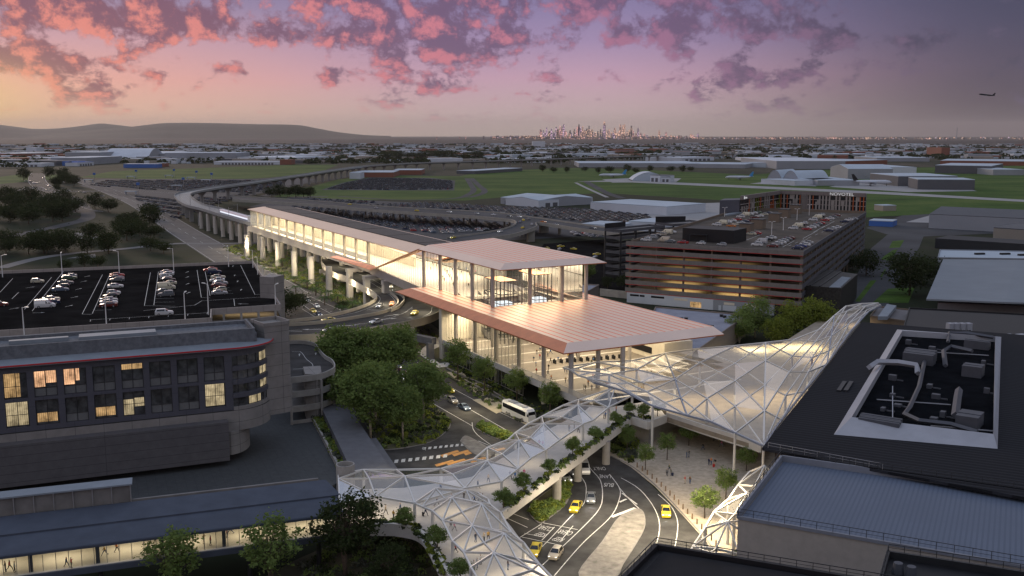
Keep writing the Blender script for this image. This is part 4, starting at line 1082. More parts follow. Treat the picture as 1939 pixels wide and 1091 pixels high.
curtain('far_glazing', S(-255, 26.3, 0), S(15, 26.3, 0), 16.2, 25.7, 6.0, m_frit)
# floors and inner walls
b = MB(); b.hexa([S(-262, .2, 15.0), S(42, .2, 15.0), S(42, 26, 15.0), S(-262, 26, 15.0)], [S(-262, .2, 15.9), S(42, .2, 15.9), S(42, 26, 15.9), S(-262, 26, 15.9)])
b.hexa([S(-50, -1, 15.0), S(20, -7.5, 15.0), S(40, -7.5, 15), S(40, .2, 15.0), S(-50, .2, 15)], [S(-50, -1, 15.9), S(20, -7.5, 15.9), S(40, -7.5, 15.9), S(40, .2, 15.9), S(-50, .2, 15.9)])
b.build('platform_floor', [m_floor_lit], stn)
b = MB(); b.hexa([S(-262, 13.4, 16), S(-40, 13.4, 16), S(-40, 14.2, 16), S(-262, 14.2, 16)], [S(-262, 13.4, 21), S(-40, 13.4, 21), S(-40, 14.2, 21), S(-262, 14.2, 21)]); b.build('platform_wall', [m_cream], stn)
b = MB()
for k in range(14):
    s0 = -255+k*18; b.hexa([S(s0, 3, 25.2), S(s0+14, 3, 25.2), S(s0+14, 3.5, 25.2), S(s0, 3.5, 25.2)], [S(s0, 3, 25.4), S(s0+14, 3, 25.4), S(s0+14, 3.5, 25.4), S(s0, 3.5, 25.4)])
    b.hexa([S(s0, 20, 25.2), S(s0+14, 20, 25.2), S(s0+14, 20.5, 25.2), S(s0, 20.5, 25.2)], [S(s0, 20, 25.4), S(s0+14, 20, 25.4), S(s0+14, 20.5, 25.4), S(s0, 20.5, 25.4)])
b.build('strip_light', [m_warm], proof)
# concourse slab of the lower hall, balustrade, end wall
b = MB(); b.prism([S(60, -18.3, 0), S(150, -18.3, 0), S(150, 31, 0), S(60, 31, 0)], 4.9, 6.0); b.build('concourse_floor', [mat('concourse_paving', (.24, .21, .18), .6, var=.2, scale=.3)], stn)
b = MB()
for k in range(8):
    s0 = 66+k*11; b.hexa([S(s0, -17, 6.004), S(s0+.9, -17, 6.004), S(s0+.9, 30, 6.004), S(s0, 30, 6.004)], [S(s0, -17, 6.012), S(s0+.9, -17, 6.012), S(s0+.9, 30, 6.012), S(s0, 30, 6.012)])
b.build('floor_band', [m_pale], stn)
b = MB(); b.wall(S(60, -18.9, 0), S(140, -18.9, 0), .25, 4.7, 6.4); b.build('slab_edge', [m_pale], stn)
curtain('balustrade', S(106, -18.9, 0), S(146, -18.9, 0), 6.45, 7.9, 1.6, glass('baluster_white', (.9, .9, .9), .8, .1, (.8, .78, .74), .55), mw=.06)
b = MB(); b.prism([S(58.5, -19.4, 0), S(60.4, -19.4, 0), S(60.4, -10, 0), S(58.5, -10, 0)], 0, 16.6); b.build('end_wall', [m_cream], stn)
b = MB(); b.prism([S(58.5, -9.99, 0), S(60.4, -9.99, 0), S(60.4, 31, 0), S(58.5, 31, 0)], 0, 14.8); b.build('end_wall', [m_cream], stn)
# white building with a dark slot behind the gates
b = MB(); b.prism([S(88, 24, 0), S(118, 24, 0), S(118, 34, 0), S(88, 34, 0)], 6.01, 11.5)
b.build('retail_wall', [m_cream], stn)
b = MB(); b.hexa([S(96, 23.8, 7.4), S(112, 23.8, 7.4), S(112, 24.1, 7.4), S(96, 24.1, 7.4)], [S(96, 23.8, 9.2), S(112, 23.8, 9.2), S(112, 24.1, 9.2), S(96, 24.1, 9.2)]); b.build('shop_opening', [m_black], stn)
# lifts in glass cages, escalators
def lift(s_, t_, z1, lit):
    c = empty('lift_shaft', S(s_, t_, 6)); c.parent = stn; c.location = S(s_, t_, 6)-stn.location
    f = MB(); hs, ht = 5.5, 3.0
    q = [(-hs, -ht), (hs, -ht), (hs, ht), (-hs, ht)]
    for i in range(4):
        a, d = S(s_+q[i][0], t_+q[i][1], 0), S(s_+q[(i+1) % 4][0], t_+q[(i+1) % 4][1], 0); n = 5 if i % 2 == 0 else 4
        for k in range(n):
            p = a.lerp(d, k/n); f.bar(p+Vector((0, 0, 6)), p+Vector((0, 0, z1)), .22)
        for z in (9, 12, 15.5, 18.5, 21.5, z1): f.bar(a+Vector((0, 0, z)), d+Vector((0, 0, z)), .2)
    f.build('shaft_frame', [m_dark_metal], c)
    g_ = MB(); g_.face([S(s_+p[0], t_+p[1], z1+.1) for p in q]); g_.build('shaft_roof', [m_copper_lit], c)
    k = MB(); k.prism([S(s_+2+p[0]*.36, t_+p[1]*.7, 0) for p in q], 15.9, 18.6); k.build('lift_car', [emit('lift_glow', (.85, .93, 1), 1.3)], c)
lift(68, -2.5, 25.5, 1); lift(66, 11, 26.5, 1)
b = MB()
for t_ in (-5.5, 4.5, 18):
    b.hexa([S(38, t_, 15.2), S(66, t_, 5.9), S(66, t_+2.4, 5.9), S(38, t_+2.4, 15.2)], [S(38, t_, 16.0), S(66, t_, 6.7), S(66, t_+2.4, 6.7), S(38, t_+2.4, 16.0)])
    for q in (t_, t_+2.3): b.hexa([S(38, q, 16.0), S(66, q, 6.7), S(66, q+.12, 6.7), S(38, q+.12, 16.0)], [S(38, q, 17.1), S(66, q, 7.8), S(66, q+.12, 7.8), S(38, q+.12, 17.1)])
b.build('escalator', [m_conc_dark], stn)
b = MB(); b.prism([S(60, 5.5, 0), S(74, 5.5, 0), S(74, 22, 0), S(60, 22, 0)], 15.4, 15.9); b.build('gallery_floor', [m_floor_lit], stn)
# ticket gates and planter on the concourse
for k in range(11):
    b = MB(); p = S(104+k*.35, -4+k*2.0, 6); b.box(p, .35, 1.5, 6.01, 7.05, math.atan2(SA.y, SA.x)+math.pi/2); b.box(p, .3, .3, 7.05, 7.3, 0)
    tag(b.build('ticket_gate', [m_dark_metal]), 'dark ticket gate in the row across the lit lower concourse', 'gate', 'ticket gates across the concourse')
# interior luminaires
for s_ in (-240, -195, -150, -105, -60, -15): lamp('AREA', S(s_, 13, 25.0), 17000, (1, .84, .60), 42, 22, (0, 0, math.atan2(SA.y, SA.x)), name='platform_luminaire')
lamp('AREA', S(35, 8, 29.9), 25000, (1, .84, .60), 40, 26, (0, 0, math.atan2(SA.y, SA.x)), name='hall_luminaire')
lamp('AREA', S(66, 8, 29.9), 11000, (1, .84, .60), 16, 24, (0, 0, math.atan2(SA.y, SA.x)), name='hall_luminaire')
lamp('AREA', S(104, 5, 16.2), 14000, (1, .82, .56), 50, 38, (0, 0, math.atan2(SA.y, SA.x)), name='concourse_luminaire')
lamp('AREA', S(68, -12, 14.5), 4000, (1, .82, .56), 14, 8, (0, 0, math.atan2(SA.y, SA.x)), name='concourse_luminaire')

# ------------------------------------------------------------------ viaduct
m_pier = mat('pier_concrete', (.52, .49, .44), .8, var=.08, scale=.3)
via = empty('railway_viaduct', S(-200, 6, 0), 'pale concrete railway viaduct on tall round piers sweeping away to the left', 'viaduct')
b = MB(); b.prism([S(-266, -.9, 0), S(40, -.9, 0), S(40, 26, 0), S(-266, 26, 0)], 12.9, 14.99); b.build('deck', [m_deckedge], via)
b = MB(); b.hexa([S(-50, -2, 13), S(42, -8.5, 13), S(42, -1, 13), S(-50, -1, 13)], [S(-50, -2, 14.98), S(42, -8.5, 14.98), S(42, -1, 14.98), S(-50, -1, 14.98)]); b.build('deck', [m_deckedge], via)
b = MB(); b.hexa([S(-266, -1.3, 12.7), S(-40, -1.3, 12.7), S(-40, -.9, 12.7), S(-266, -.9, 12.7)], [S(-266, -1.3, 15.9), S(-40, -1.3, 15.9), S(-40, -.9, 15.9), S(-266, -.9, 15.9)])
b.hexa([S(-50, -2.4, 12.7), S(42, -8.9, 12.7), S(42, -8.5, 12.7), S(-50, -2, 12.7)], [S(-50, -2.4, 15.9), S(42, -8.9, 15.9), S(42, -8.5, 15.9), S(-50, -2, 15.9)])
b.build('parapet', [m_deckedge], via)
# beyond the station the tracks bend away
nearp = [W(478, 434, 13), W(440, 422.5, 13), W(411, 413.5, 13), W(374, 401.5, 13), W(346, 394, 13)]
cen = [p+Vector((8, 5, 0)) for p in nearp]+[W(334, 378, 15)+Vector((4, 10, 0)), W(352, 366, 15), W(415, 354.5, 15), W(456, 349, 15), W(523, 339, 15), W(578, 331, 15), W(620, 324.5, 15), W(690, 315, 15), W(760, 310.5, 15), W(820, 308, 15), W(960, 304, 15), W(1150, 297.5, 15), W(1350, 292, 15), W(1500, 290, 15)]
cen[0] = S(-262, 12, 13)
cen = [Vector((p.x, p.y, 0)) for p in cen]; vpath = smooth_path(cen, 10)
def ring(path, off, z):
    out = []
    for i, p in enumerate(path):
        d = path[min(i+1, len(path)-1)]-path[max(i-1, 0)]; d.normalize(); out.append(Vector((p.x+d.y*off, p.y-d.x*off, z)))
    return out
m_bridge_far = mat('bridge_concrete', (.30, .30, .29), .85, var=.08, scale=.1)
hw = 7.0
b = MB(); b.sweep([p+Vector((0, 0, 0)) for p in vpath], [(-hw, 14.6), (hw, 14.6), (hw, 14.0), (3.5, 12.6), (-3.5, 12.6), (-hw, 14.0)]); b.build('deck', [m_bridge_far], via)
for o in (-hw, hw):
    b = MB(); b.sweep(vpath, [(o-.15, 14.0), (o+.15, 14.0), (o+.15, 16.0), (o-.15, 16.0)]); b.build('parapet', [m_bridge_far], via)
tr = MB()
for o in (-3.2, -1.7, 1.7, 3.2): tr.sweep(vpath[:60], [(o-.08, 14.6), (o+.08, 14.6), (o+.08, 14.78), (o-.08, 14.78)])
tr.build('rail', [m_steel], via)
L_ = plen(vpath); dd = 6
while dd < L_-30:
    p, d = along(vpath, dd)
    if dd < 180:
        for o in (-6, 4):
            q = p+Vector((d.y*o, -d.x*o, 0)); b = MB(); b.cyl(q, 0, 12.7, 1.35, n=16); b.build('pier', [m_pier], via)
        dd += 24
    else:
        b = MB(); b.box(p, 2.2, 3.2, 0, 9.5, math.atan2(d.y, d.x)); r = Vector((d.y, -d.x, 0))
        b.hexa([p-r*1.6+Vector((0, 0, 9.4))-d, p+r*1.6+Vector((0, 0, 9.4))-d, p+r*1.6+Vector((0, 0, 9.4))+d, p-r*1.6+Vector((0, 0, 9.4))+d], [p-r*5+Vector((0, 0, 12.7))-d, p+r*5+Vector((0, 0, 12.7))-d, p+r*5+Vector((0, 0, 12.7))+d, p-r*5+Vector((0, 0, 12.7))+d])
        b.build('pier', [m_bridge_far], via); dd += 42
# round piers under the station
pier_px = [(468, 487), (498, 491), (527, 504), (558, 525), (590, 537), (624, 560)]
for px, py in pier_px:
    b = MB(); b.cyl(W(px, py, 0), 0, 12.9, 1.45, n=18); b.build('pier', [m_pier], via, smooth=False)
for k in range(9):
    s_ = -252+k*27; b = MB(); b.cyl(S(s_, 8, 0), 0, 12.9, 1.4, n=16); b.build('pier', [m_pier], via)
    b = MB(); b.cyl(S(s_, 20, 0), 0, 12.9, 1.4, n=16); b.build('pier', [m_pier], via)
    b = MB(); b.hexa([S(s_-1, -1, 11.9), S(s_+1, -1, 11.9), S(s_+1, 24, 11.9), S(s_-1, 24, 11.9)], [S(s_-1, -1, 12.88), S(s_+1, -1, 12.88), S(s_+1, 24, 12.88), S(s_-1, 24, 12.88)]); b.build('cross_beam', [m_conc], via)
# portal piers that straddle the ring road
for (px, py, ln) in ((663, 564, 13), (695, 581, 20), (731, 592, 24)):
    p = W(px, py, 0); b = MB(); rz = math.atan2(SA.y, SA.x); b.box(p, 2.8, 2.2, 0, 11.4, rz)
    q = p+SN*ln; b.box(q, 2.8, 2.2, 0, 11.4, rz); b.wall(p-SN*1.4, q+SN*1.4, 2.6, 11.4, 12.88); b.build('portal_frame', [m_pier], via)
for (px, py, ln, z) in ((606, 530, 9, 5), (640, 546, 9, 5), (676, 568, 9, 5)):
    p = W(px, py, 0); b = MB(); b.wall(p, p+SN*ln, 1.6, 3.4, 5.0); b.box(p+SN*ln, 2.4, 2.4, 0, 5.6, math.atan2(SA.y, SA.x)); b.build('tie_beam', [m_conc], via)
# equipment room, train, masts
b = MB(); b.prism([S(-292, 5, 0), S(-270, 5, 0), S(-270, 14, 0), S(-292, 14, 0)], 14.9, 19.6); b.prism([S(-292.4, 4.6, 0), S(-269.6, 4.6, 0), S(-269.6, 14.4, 0), S(-292.4, 14.4, 0)], 19.6, 20)
tag(b.build('equipment_room', [BW['white']]), 'plain pale equipment room on the viaduct beside the station end', 'building')
tv = empty('train', S(-300, 2.2, 14.7), 'white train with a lit window band leaving the station on the viaduct', 'train')
tp = []
dd = 4
while dd < 118: p, d = along(vpath, dd); tp.append(Vector((p.x-d.y*0+d.y*(-3.6), p.y-d.x*(-3.6), 0))); dd += 3
b = MB(); b.sweep(tp, [(-1.5, 15.3), (1.5, 15.3), (1.5, 17.6), (1.1, 18.6), (-1.1, 18.6), (-1.5, 17.6)]); b.build('body', [mat('train_white', (.72, .74, .80), .3, .3, var=0)], tv)
for o in (-1.53, 1.53):
    b = MB(); b.sweep(tp[1:-1], [(o-.02, 16.6), (o+.02, 16.6), (o+.02, 17.5), (o-.02, 17.5)]); b.build('window_band', [emit('train_windows', (.85, .88, 1), 1.1)], tv)
b = MB(); b.sweep(tp, [(-1.2, 14.8), (1.2, 14.8), (1.2, 15.3), (-1.2, 15.3)]); b.build('bogies', [m_rubber], tv)
def lamp_post(loc, h, rz, label, group=None, name='lamp_post', double=False, glow=False, cat='lamp post'):
    e = empty(name, loc, label, cat, group); e.rotation_euler = (0, 0, rz)
    b = MB(); b.cyl((0, 0), 0, h, .16, .09, 8); o = b.build('pole', [m_white_steel], origin=(0, 0, 0)); o.parent = e
    for sg in ((1, -1) if double else (1,)):
        b = MB(); b.bar((0, 0, h-.1), (sg*1.5, 0, h+.1), .1); o = b.build('arm', [m_white_steel], origin=(0, 0, 0)); o.parent = e
        b = MB(); b.hexa([(sg*.9, -.2, h), (sg*1.9, -.2, h+.05), (sg*1.9, .2, h+.05), (sg*.9, .2, h)], [(sg*.9, -.2, h+.2), (sg*1.9, -.2, h+.2), (sg*1.9, .2, h+.2), (sg*.9, .2, h+.2)]); o = b.build('lamp_head', [m_lampglow if glow else m_white_steel], origin=(0, 0, 0)); o.parent = e
    return e
for k in range(9):
    p, d = along(vpath, 20+k*30); o = 6.6 if k % 2 else -6.6; q = p+Vector((d.y*o, -d.x*o, 14.6))
    e = empty('catenary_mast', q, 'thin steel overhead line mast on the bend of the railway viaduct', 'mast', 'overhead line masts along the viaduct'); b = MB(); b.cyl((0, 0), 0, 7.5, .14, n=6); b.build('pole', [m_steel], origin=(0, 0, 0)).parent = e
    b = MB(); b.bar((0, 0, 6.6), (d.y*-o*.45, -d.x*-o*.45, 6.8), .1); b.build('bracket', [m_steel], origin=(0, 0, 0)).parent = e

# ------------------------------------------------------------------ elevated roads
def deck_px(name, label, outline, z, th, parapets, piers, mroad, mside, hole=None, ph=1.0):
    root = empty(name, W(outline[0][0], outline[0][1], 0), label, 'elevated road')
    poly = [W(a, c, z) for a, c in outline]
    b = MB(); n = len(poly); b.v = [tuple(p) for p in poly]+[(p.x, p.y, z-th) for p in poly]
    b.f = [list(range(n)), list(range(n, 2*n))[::-1]]+[[i, n+i, n+(i+1) % n, (i+1) % n] for i in range(n)]; b.m = [0, 1]+[1]*n
    b.build('deck', [mroad, mside], root)
    for pp in parapets:
        path = smooth_path([W(a, c, z) for a, c in pp], 5)
        q = MB(); q.sweep([Vector((p.x, p.y, 0)) for p in path], [(-.18, z-th-.1), (.18, z-th-.1), (.18, z+ph), (-.18, z+ph)]); q.build('parapet', [mside], root)
    for (a, c, w, d_) in piers:
        p = W(a, c, z-th); q = MB(); q.cyl(p, 0, z-th, w, n=12) if d_ == 0 else q.box(p, w, d_, 0, z-th, .5); q.build('pier', [mside], root)
    return root
m_ringside = mat('ring_concrete', (.42, .38, .31), .8, var=.1, scale=.4)
ZR = 8.0
eL = [(609,490),(611,502),(630,518.5),(656,528),(686,545),(706,556.5),(713.5,566),(702,576.5),(667,590),(611,603),(550,611),(480,617)]
eO = [(480,641),(551,641),(619,637),(680,630),(730,621),(778,612.5),(815,603),(838,590),(846,577),(838,563),(815,550),(770,533),(720,516),(670,499),(640,488)]
def sm(pts, n=4): return [(p.x, p.y) for p in smooth_path([Vector((a, c, 0)) for a, c in pts], n)]
ring_road = deck_px('elevated_road', 'curving two lane ring road deck with cream parapets sweeping under the station', sm(eL)+sm(eO), ZR, 1.4,
    [eL, eO, [(738,556),(750,566),(754,575),(748,583.5),(723,594.5),(667,605),(611,613),(550,618),(480,622)], [(738,556),(757,559.5),(765.5,570),(756,583),(740,591)]],
    [(780,621,1.0,0),(700,600,1.2,0),(560,640,1.2,0),(650,625,1.2,0),(640,508,1.2,0)], m_asphalt, m_ringside, ph=1.1)
# hammerhead pier at the right of the ring road
p = W(815, 680, 0); hp = MB(); hp.box(p, 1.9, 1.9, 0, 5.2, .5); hp.build('pier', [m_conc_dark], ring_road)
hp = MB(); q0 = W(813, 641, 5.2); hp.wall(p+Vector((1.2, .6, 0)), p+Vector((-13, -2, 0)), 2.0, 5.2, 7.0) if False else hp.wall(p+SN*1.3, p+Vector((-8.5, 9.5, 0)), 2.0, 4.6, 6.7); hp.build('pier_head', [m_conc_dark], ring_road)
lm = MB()
def mark(path_px, z, w=.2, dash=None, m=None, to=None):
    path = smooth_path([W(a, c, z) for a, c in path_px], 6); t_ = to if to is not None else lm
    L = plen(path); st = 0
    if dash is None: segs = [(0, L)]
    else:
        segs = []; 
        while st < L: segs.append((st, min(L, st+dash[0]))); st += dash[0]+dash[1]
    for s0, s1 in segs:
        n = max(1, int((s1-s0)/2.5)); pts = []
        for k in range(n+1):
            p, d = along(path, s0+(s1-s0)*k/n); r = Vector((d.y, -d.x, 0)); pts.append((p-r*w/2, p+r*w/2))
        t_.strip([a+Vector((0, 0, .006)) for a, c in pts], [c+Vector((0, 0, .006)) for a, c in pts])
mark([(622,514),(660,529),(690,545),(712,557),(720,567),(708,579),(672,592),(611,606)], ZR, .16)
mark([(640,505),(700,527),(735,548),(752,558)], ZR, .16)
mark([(690,528),(720,546),(742,562),(748,574),(738,585)], ZR, .16)
mark([(550,625.5),(619,621),(690,612),(745,600),(775,588),(782,582)], ZR, .16, (3, 4))
mark([(660,617),(720,607),(762,594),(781,581)], ZR, .16)
mark([(800,600),(815,592),(818,582)], ZR, .16)
mark([(672,592),(700,586),(722,577)], ZR, .16, (3, 3))
mark([(650,500),(720,523),(775,545),(800,560),(805,575)], ZR, .14, (2, 5))
tm_ = lm.build('lane_marking', [m_white], ring_road)
def arrow(px, py, z, heading, s=1.0, to=None):
    """a painted straight arrow lying on a surface"""
    c = W(px, py, z)+Vector((0, 0, .008)); d = Vector((math.cos(heading), math.sin(heading), 0)); r = Vector((d.y, -d.x, 0))
    to.face([c-d*2.5*s-r*.15*s, c-d*2.5*s+r*.15*s, c+d*.8*s+r*.15*s, c+d*.8*s-r*.15*s]); to.face([c+d*.8*s-r*.6*s, c+d*.8*s+r*.6*s, c+d*2.5*s])
am = MB()
for (a, c, hd) in ((553,627,R(175)),(590,624,R(176)),(655,616.5,R(190)),(700,622,R(10)),(742,597,R(40)),(735,604,R(25))): arrow(a, c, ZR, hd, 1.3, am)
am.build('road_arrow', [m_white], ring_road)
aF = [(440,372),(540,378),(620,383),(700,390),(808,396.5),(930,403),(1005,412),(1080,423),(1150,433),(1260,446)]
aN = [(1260,455),(1150,442),(1080,432),(1019,423)]
aLo = [(1016,430),(1000,437),(969,446),(910,455),(830,468)]
aLi = [(846,452),(900,445),(935,439),(962,432.5),(976,426),(976,421),(962,417)]
aNn = [(900,411),(808,405.5),(700,398),(620,390.5),(540,385),(440,379)]
loop = deck_px('elevated_road', 'far grey loop road on piers curling behind the station roof above the packed car park', sm(aF)+sm(aN)+sm(aLo)+sm(aLi)+sm(aNn), 9.0, 1.3, [aF, aN+aLo, aLi+aNn],
    [(a, c, .7, 0) for a, c in ((640,388),(655,389),(692,396),(703,396),(745,400),(757,400),(768,401),(878,407),(890,408),(902,408),(955,415),(965,416),(985,428),(992,427),(1000,426))]+[(1030,421,7,2),(1005,436,5,2),(1060,424,1.2,0),(950,443,1,0)], m_asphalt_far, mat('loop_concrete', (.33, .31, .27), .85, var=.1, scale=.2))
# ================================================================== streets, plaza, footbridge
def zpoly(px, z): return [W(a, c, z) for a, c in px]
def slab(name, px, z0, z1, m, kind='structure', parent=None):
    b = MB(); b.prism(zpoly(px, z1), z0, z1); o = b.build(name, m if isinstance(m, list) else [m], parent); return tag(o, kind=kind) if parent is None else o
street = patch('road', [(500,530),(560,540),(640,570),(700,600),(760,664),(860,722),(1010,790),(1100,838),(1180,868),(1250,935),(1330,1012),(1350,1040),(1320,1130),(940,1130),(930,1000),(905,925),(740,905),(690,860),(640,740),(560,640),(500,600)], m_asphalt, .03)
garden = patch('garden_ground', [(400,468),(470,455),(560,470),(640,505),(720,560),(800,600),(850,640),(845,690),(1000,770),(1075,800),(1060,806),(1000,790),(860,719),(770,668),(700,606),(600,552),(520,520)], m_soil, .06)
def kerbed(name, px, top, h=.14, kerb=m_conc_dark):
    poly = zpoly(px, 0); b = MB(); b.prism(poly, .0, h); o = b.build(name, [kerb]); tag(o, kind='structure')
    c = sum(poly, Vector())/len(poly); inn = [p+(c-p).normalized()*.35 for p in poly]
    b = MB(); b.prism(inn, .02, h+.03); o2 = b.build(name+'_top', [top]); tag(o2, kind='structure'); return inn
bed1 = kerbed('planting_bed', sm([(560,650),(640,640),(700,652),(745,705),(775,748),(815,768),(850,796),(848,815),(815,838),(760,850),(722,853)], 4)+[(690,800),(640,745),(600,700)], m_soil)
bed2 = kerbed('planting_bed', sm([(899,811),(907,803),(920,804),(950,817),(978,831),(966,838),(930,828),(899,811)], 3)[:-1], m_soil)
bed3 = kerbed('planting_bed', sm([(1001,966),(1010,950),(1058,917),(1078,908),(1081,930),(1070,958),(1030,989),(1018,990),(1003,976),(1001,966)], 4)[:-1], m_soil)
m_isl = mat('island_concrete', (.20, .185, .165), .9, var=.35, scale=.7)
kerbed('traffic_island', sm([(871,836),(880,826),(897,832),(935,856),(920,866),(893,858),(871,836)], 3)[:-1], m_isl)
kerbed('traffic_island', sm([(1120,1105),(1095,1085),(1140,1026),(1168,984),(1190,970),(1209,964),(1220,974),(1221,1000),(1203,1034),(1180,1070),(1165,1100),(1120,1105)], 4)[:-1], m_isl)
# markings
rm = MB()
def rmark(p, w=.16, dash=None): mark(p, .034, w, dash, to=rm)
for p in ([(744,711),(767,732),(785,745)], [(840,726),(899,758),(957,786),(1005,808)], [(827,740),(900,781),(972,822)], [(818,763),(860,787),(895,807)], [(790,722),(826,744)], [(894,800),(896,813),(908,827),(936,847)], [(906,835),(945,852)],
          [(1085,884),(1096,898),(1108,914),(1110,931),(1105,955),(1081,978),(1038,1024),(1000,1060)], [(1105,872),(1123,893),(1137,910),(1141,938),(1134,965),(1096,1006),(1025,1072),(1000,1095)],
          [(1154,898),(1173,924),(1173,944),(1157,978),(1103,1029),(1049,1091)], [(1176,905),(1208,924),(1232,951),(1246,978),(1249,1002),(1243,1029),(1230,1060)], [(1246,936),(1270,958),(1282,982),(1283,1006),(1278,1036)],
          [(1173,924),(1190,944),(1212,965)], [(964,970),(1001,984)], [(953,978),(999,999)], [(984,1018),(1026,992)], [(988,1017),(1064,1033)], [(1028,990),(1094,1003)], [(1026,1023),(1050,998)], [(1085,996),(1060,1026)], [(993,1010),(1030,1017)],
          [(560,558),(600,580),(650,606)], [(572,585),(600,602),(622,612)], [(584,560),(640,585),(690,606)], [(548,560),(575,578),(600,598)]): rmark(p, .17)
rmark([(1158,979),(1203,962)], .8); rmark([(1173,951),(1186,945)], .5); rmark([(1178,934),(1206,955)], .35)
rmark([(615,585),(690,618),(760,668),(830,709)], .15, (2, 4)); rmark([(600,556),(650,574),(700,600)], .15, (2, 4))
def dashes(p0, p1, n, wpx):
    for k in range(n):
        u0 = k/(n-.45); u1 = u0+.55/(n-.45); a, c = (p0[0]+(p1[0]-p0[0])*u0, p0[1]+(p1[1]-p0[1])*u0), (p0[0]+(p1[0]-p0[0])*u1, p0[1]+(p1[1]-p0[1])*u1)
        rm.face([W(a[0]+1.5, a[1]-wpx, .04), W(c[0]+1.5, c[1]-wpx, .04), W(c[0], c[1], .04), W(a[0], a[1], .04)])
dashes((746,877), (846,866), 8, 6); dashes((800,852), (878,844), 8, 4.5)
rm.face([W(799,850,.04), W(807,853,.04), W(801,846,.04)])
def turn_arrow(px, py, hd):
    c = W(px, py, .04); d = Vector((math.cos(hd), math.sin(hd), 0)); r = Vector((d.y, -d.x, 0))
    rm.face([c-d*2-r*.15, c-d*2+r*.15, c+d*.6+r*.15, c+d*.6-r*.15]); rm.face([c+d*.3-r*.1, c+d*.6-r*.1, c+d*.6+r*1.4, c+d*.3+r*1.4]); rm.face([c+d*-.1+r*1.3, c+d*1.0+r*1.3, c+d*.45+r*2.2])
turn_arrow(991, 957, R(-95))
road_marks = rm.build('road_marking', [m_white], street)
om = MB()
for k in range(9):
    a = 812+k*11; om.face([W(a, 881-k*1.2, .036), W(a+34, 872-k*1.2, .036), W(a+37, 875-k*1.2, .036), W(a+4, 885-k*1.2, .036)]) if k % 2 else om.face([W(a+22, 862-k*.9, .036), W(a+54, 852-k*.6, .036), W(a+58, 855-k*.6, .036), W(a+26, 866-k*.9, .036)])
om.build('hatch_marking', [m_orange_paint], street)
def text_mesh(name, s, loc, rz, size, sx, sz, m, parent=None, rx=0.0, ext=0.0):
    cu = bpy.data.curves.new('t', 'FONT'); cu.body = s; cu.size = 1.0; cu.align_x = 'CENTER'; cu.align_y = 'CENTER'; cu.extrude = ext
    o = bpy.data.objects.new('t', cu); col.objects.link(o); dg = bpy.context.evaluated_depsgraph_get(); dg.update()
    me = bpy.data.meshes.new_from_object(o.evaluated_get(dg)); bpy.data.objects.remove(o); me.materials.clear(); me.materials.append(m)
    ob = bpy.data.objects.new(name, me); col.objects.link(ob); ob.scale = (size*sx, size*sz, 1); ob.rotation_euler = (rx, 0, rz); ob.location = loc
    if parent is not None: ob.parent = parent; ob.location = Vector(loc)-parent.location
    return ob
for s_, a, c, sz_, ang in (('ONLY', 1135, 887, 2.4, 183), ('LANE', 1146, 902, 2.4, 176), ('BUS', 1153, 918, 2.4, 169), ('CLEAR', 1071, 1008, 2.1, 150), ('KEEP', 1058, 1021, 2.1, 150), ('CLEAR', 1034, 1000, 2.1, 150), ('KEEP', 1024, 1012, 2.1, 150)):
    p = W(a, c, .045); text_mesh('road_lettering', s_, p, R(ang), sz_, .42 if len(s_) > 3 else .5, 1.25, m_white, street)
# the stone plaza at street level, kerb, bollards
m_stone = mat('plaza_stone', (.46, .39, .30), .85, var=.22, scale=.9, bump=.2, bscale=3)
slab('plaza_paving', [(1150,858),(1200,836),(1232,815),(1300,770),(1480,770),(1560,880),(1460,1000),(1360,1060),(1335,1022),(1290,972),(1240,920),(1195,884)], 0, .14, m_stone)
kl = [W(a, c, 0) for a, c in sm([(1150,862),(1195,884),(1240,920),(1290,972),(1335,1022),(1352,1045)], 6)]
b = MB(); b.sweep(kl, [(-.25, 0), (.05, 0), (.05, .16), (-.25, .16)]); tag(b.build('kerb', [m_conc_dark]), kind='structure')
L_ = plen(kl); n = 18
for k in range(n):
    p, d = along(kl, 10+(L_-12)*k/(n-1)); p = p+Vector((-d.y, d.x, 0))*.9
    b = MB(); b.cyl(p, .14, 1.15, .14, .12, 10); b.cyl(p, 1.15, 1.2, .12, .05, 10)
    tag(b.build('bollard', [mat('bollard_timber', (.20, .13, .075), .7, var=.2, scale=3)]), 'short brown bollard in the curved row between road and stone plaza', 'bollard', 'bollards along the plaza kerb')
# paths and terraces beside the main road
for i, q in enumerate(([(846,705),(872,702),(890,717),(868,722)], [(868,724),(898,722),(938,745),(910,750)], [(895,757),(930,752),(965,772),(940,783)], [(955,783),(985,775),(1020,796),(1000,806)])):
    slab('footpath', q, 0, .09, mat('path_sand', (.46, .40, .28), .9, var=.15, scale=.8))
slab('footpath', [(790,668),(806,655),(826,640),(850,634),(846,650),(822,661),(812,672),(832,688),(850,686),(852,694),(830,696)], 0, .09, m_pale)
b = MB()
for q0, q1 in (((846,700),(880,716)), ((868,712),(930,735)), ((880,722),(960,765)), ((930,742),(1000,785))): b.wall(W(*q0, 0), W(*q1, 0), .5, 0, .55)
tag(b.build('terrace_edging', [m_conc_dark]), kind='structure')
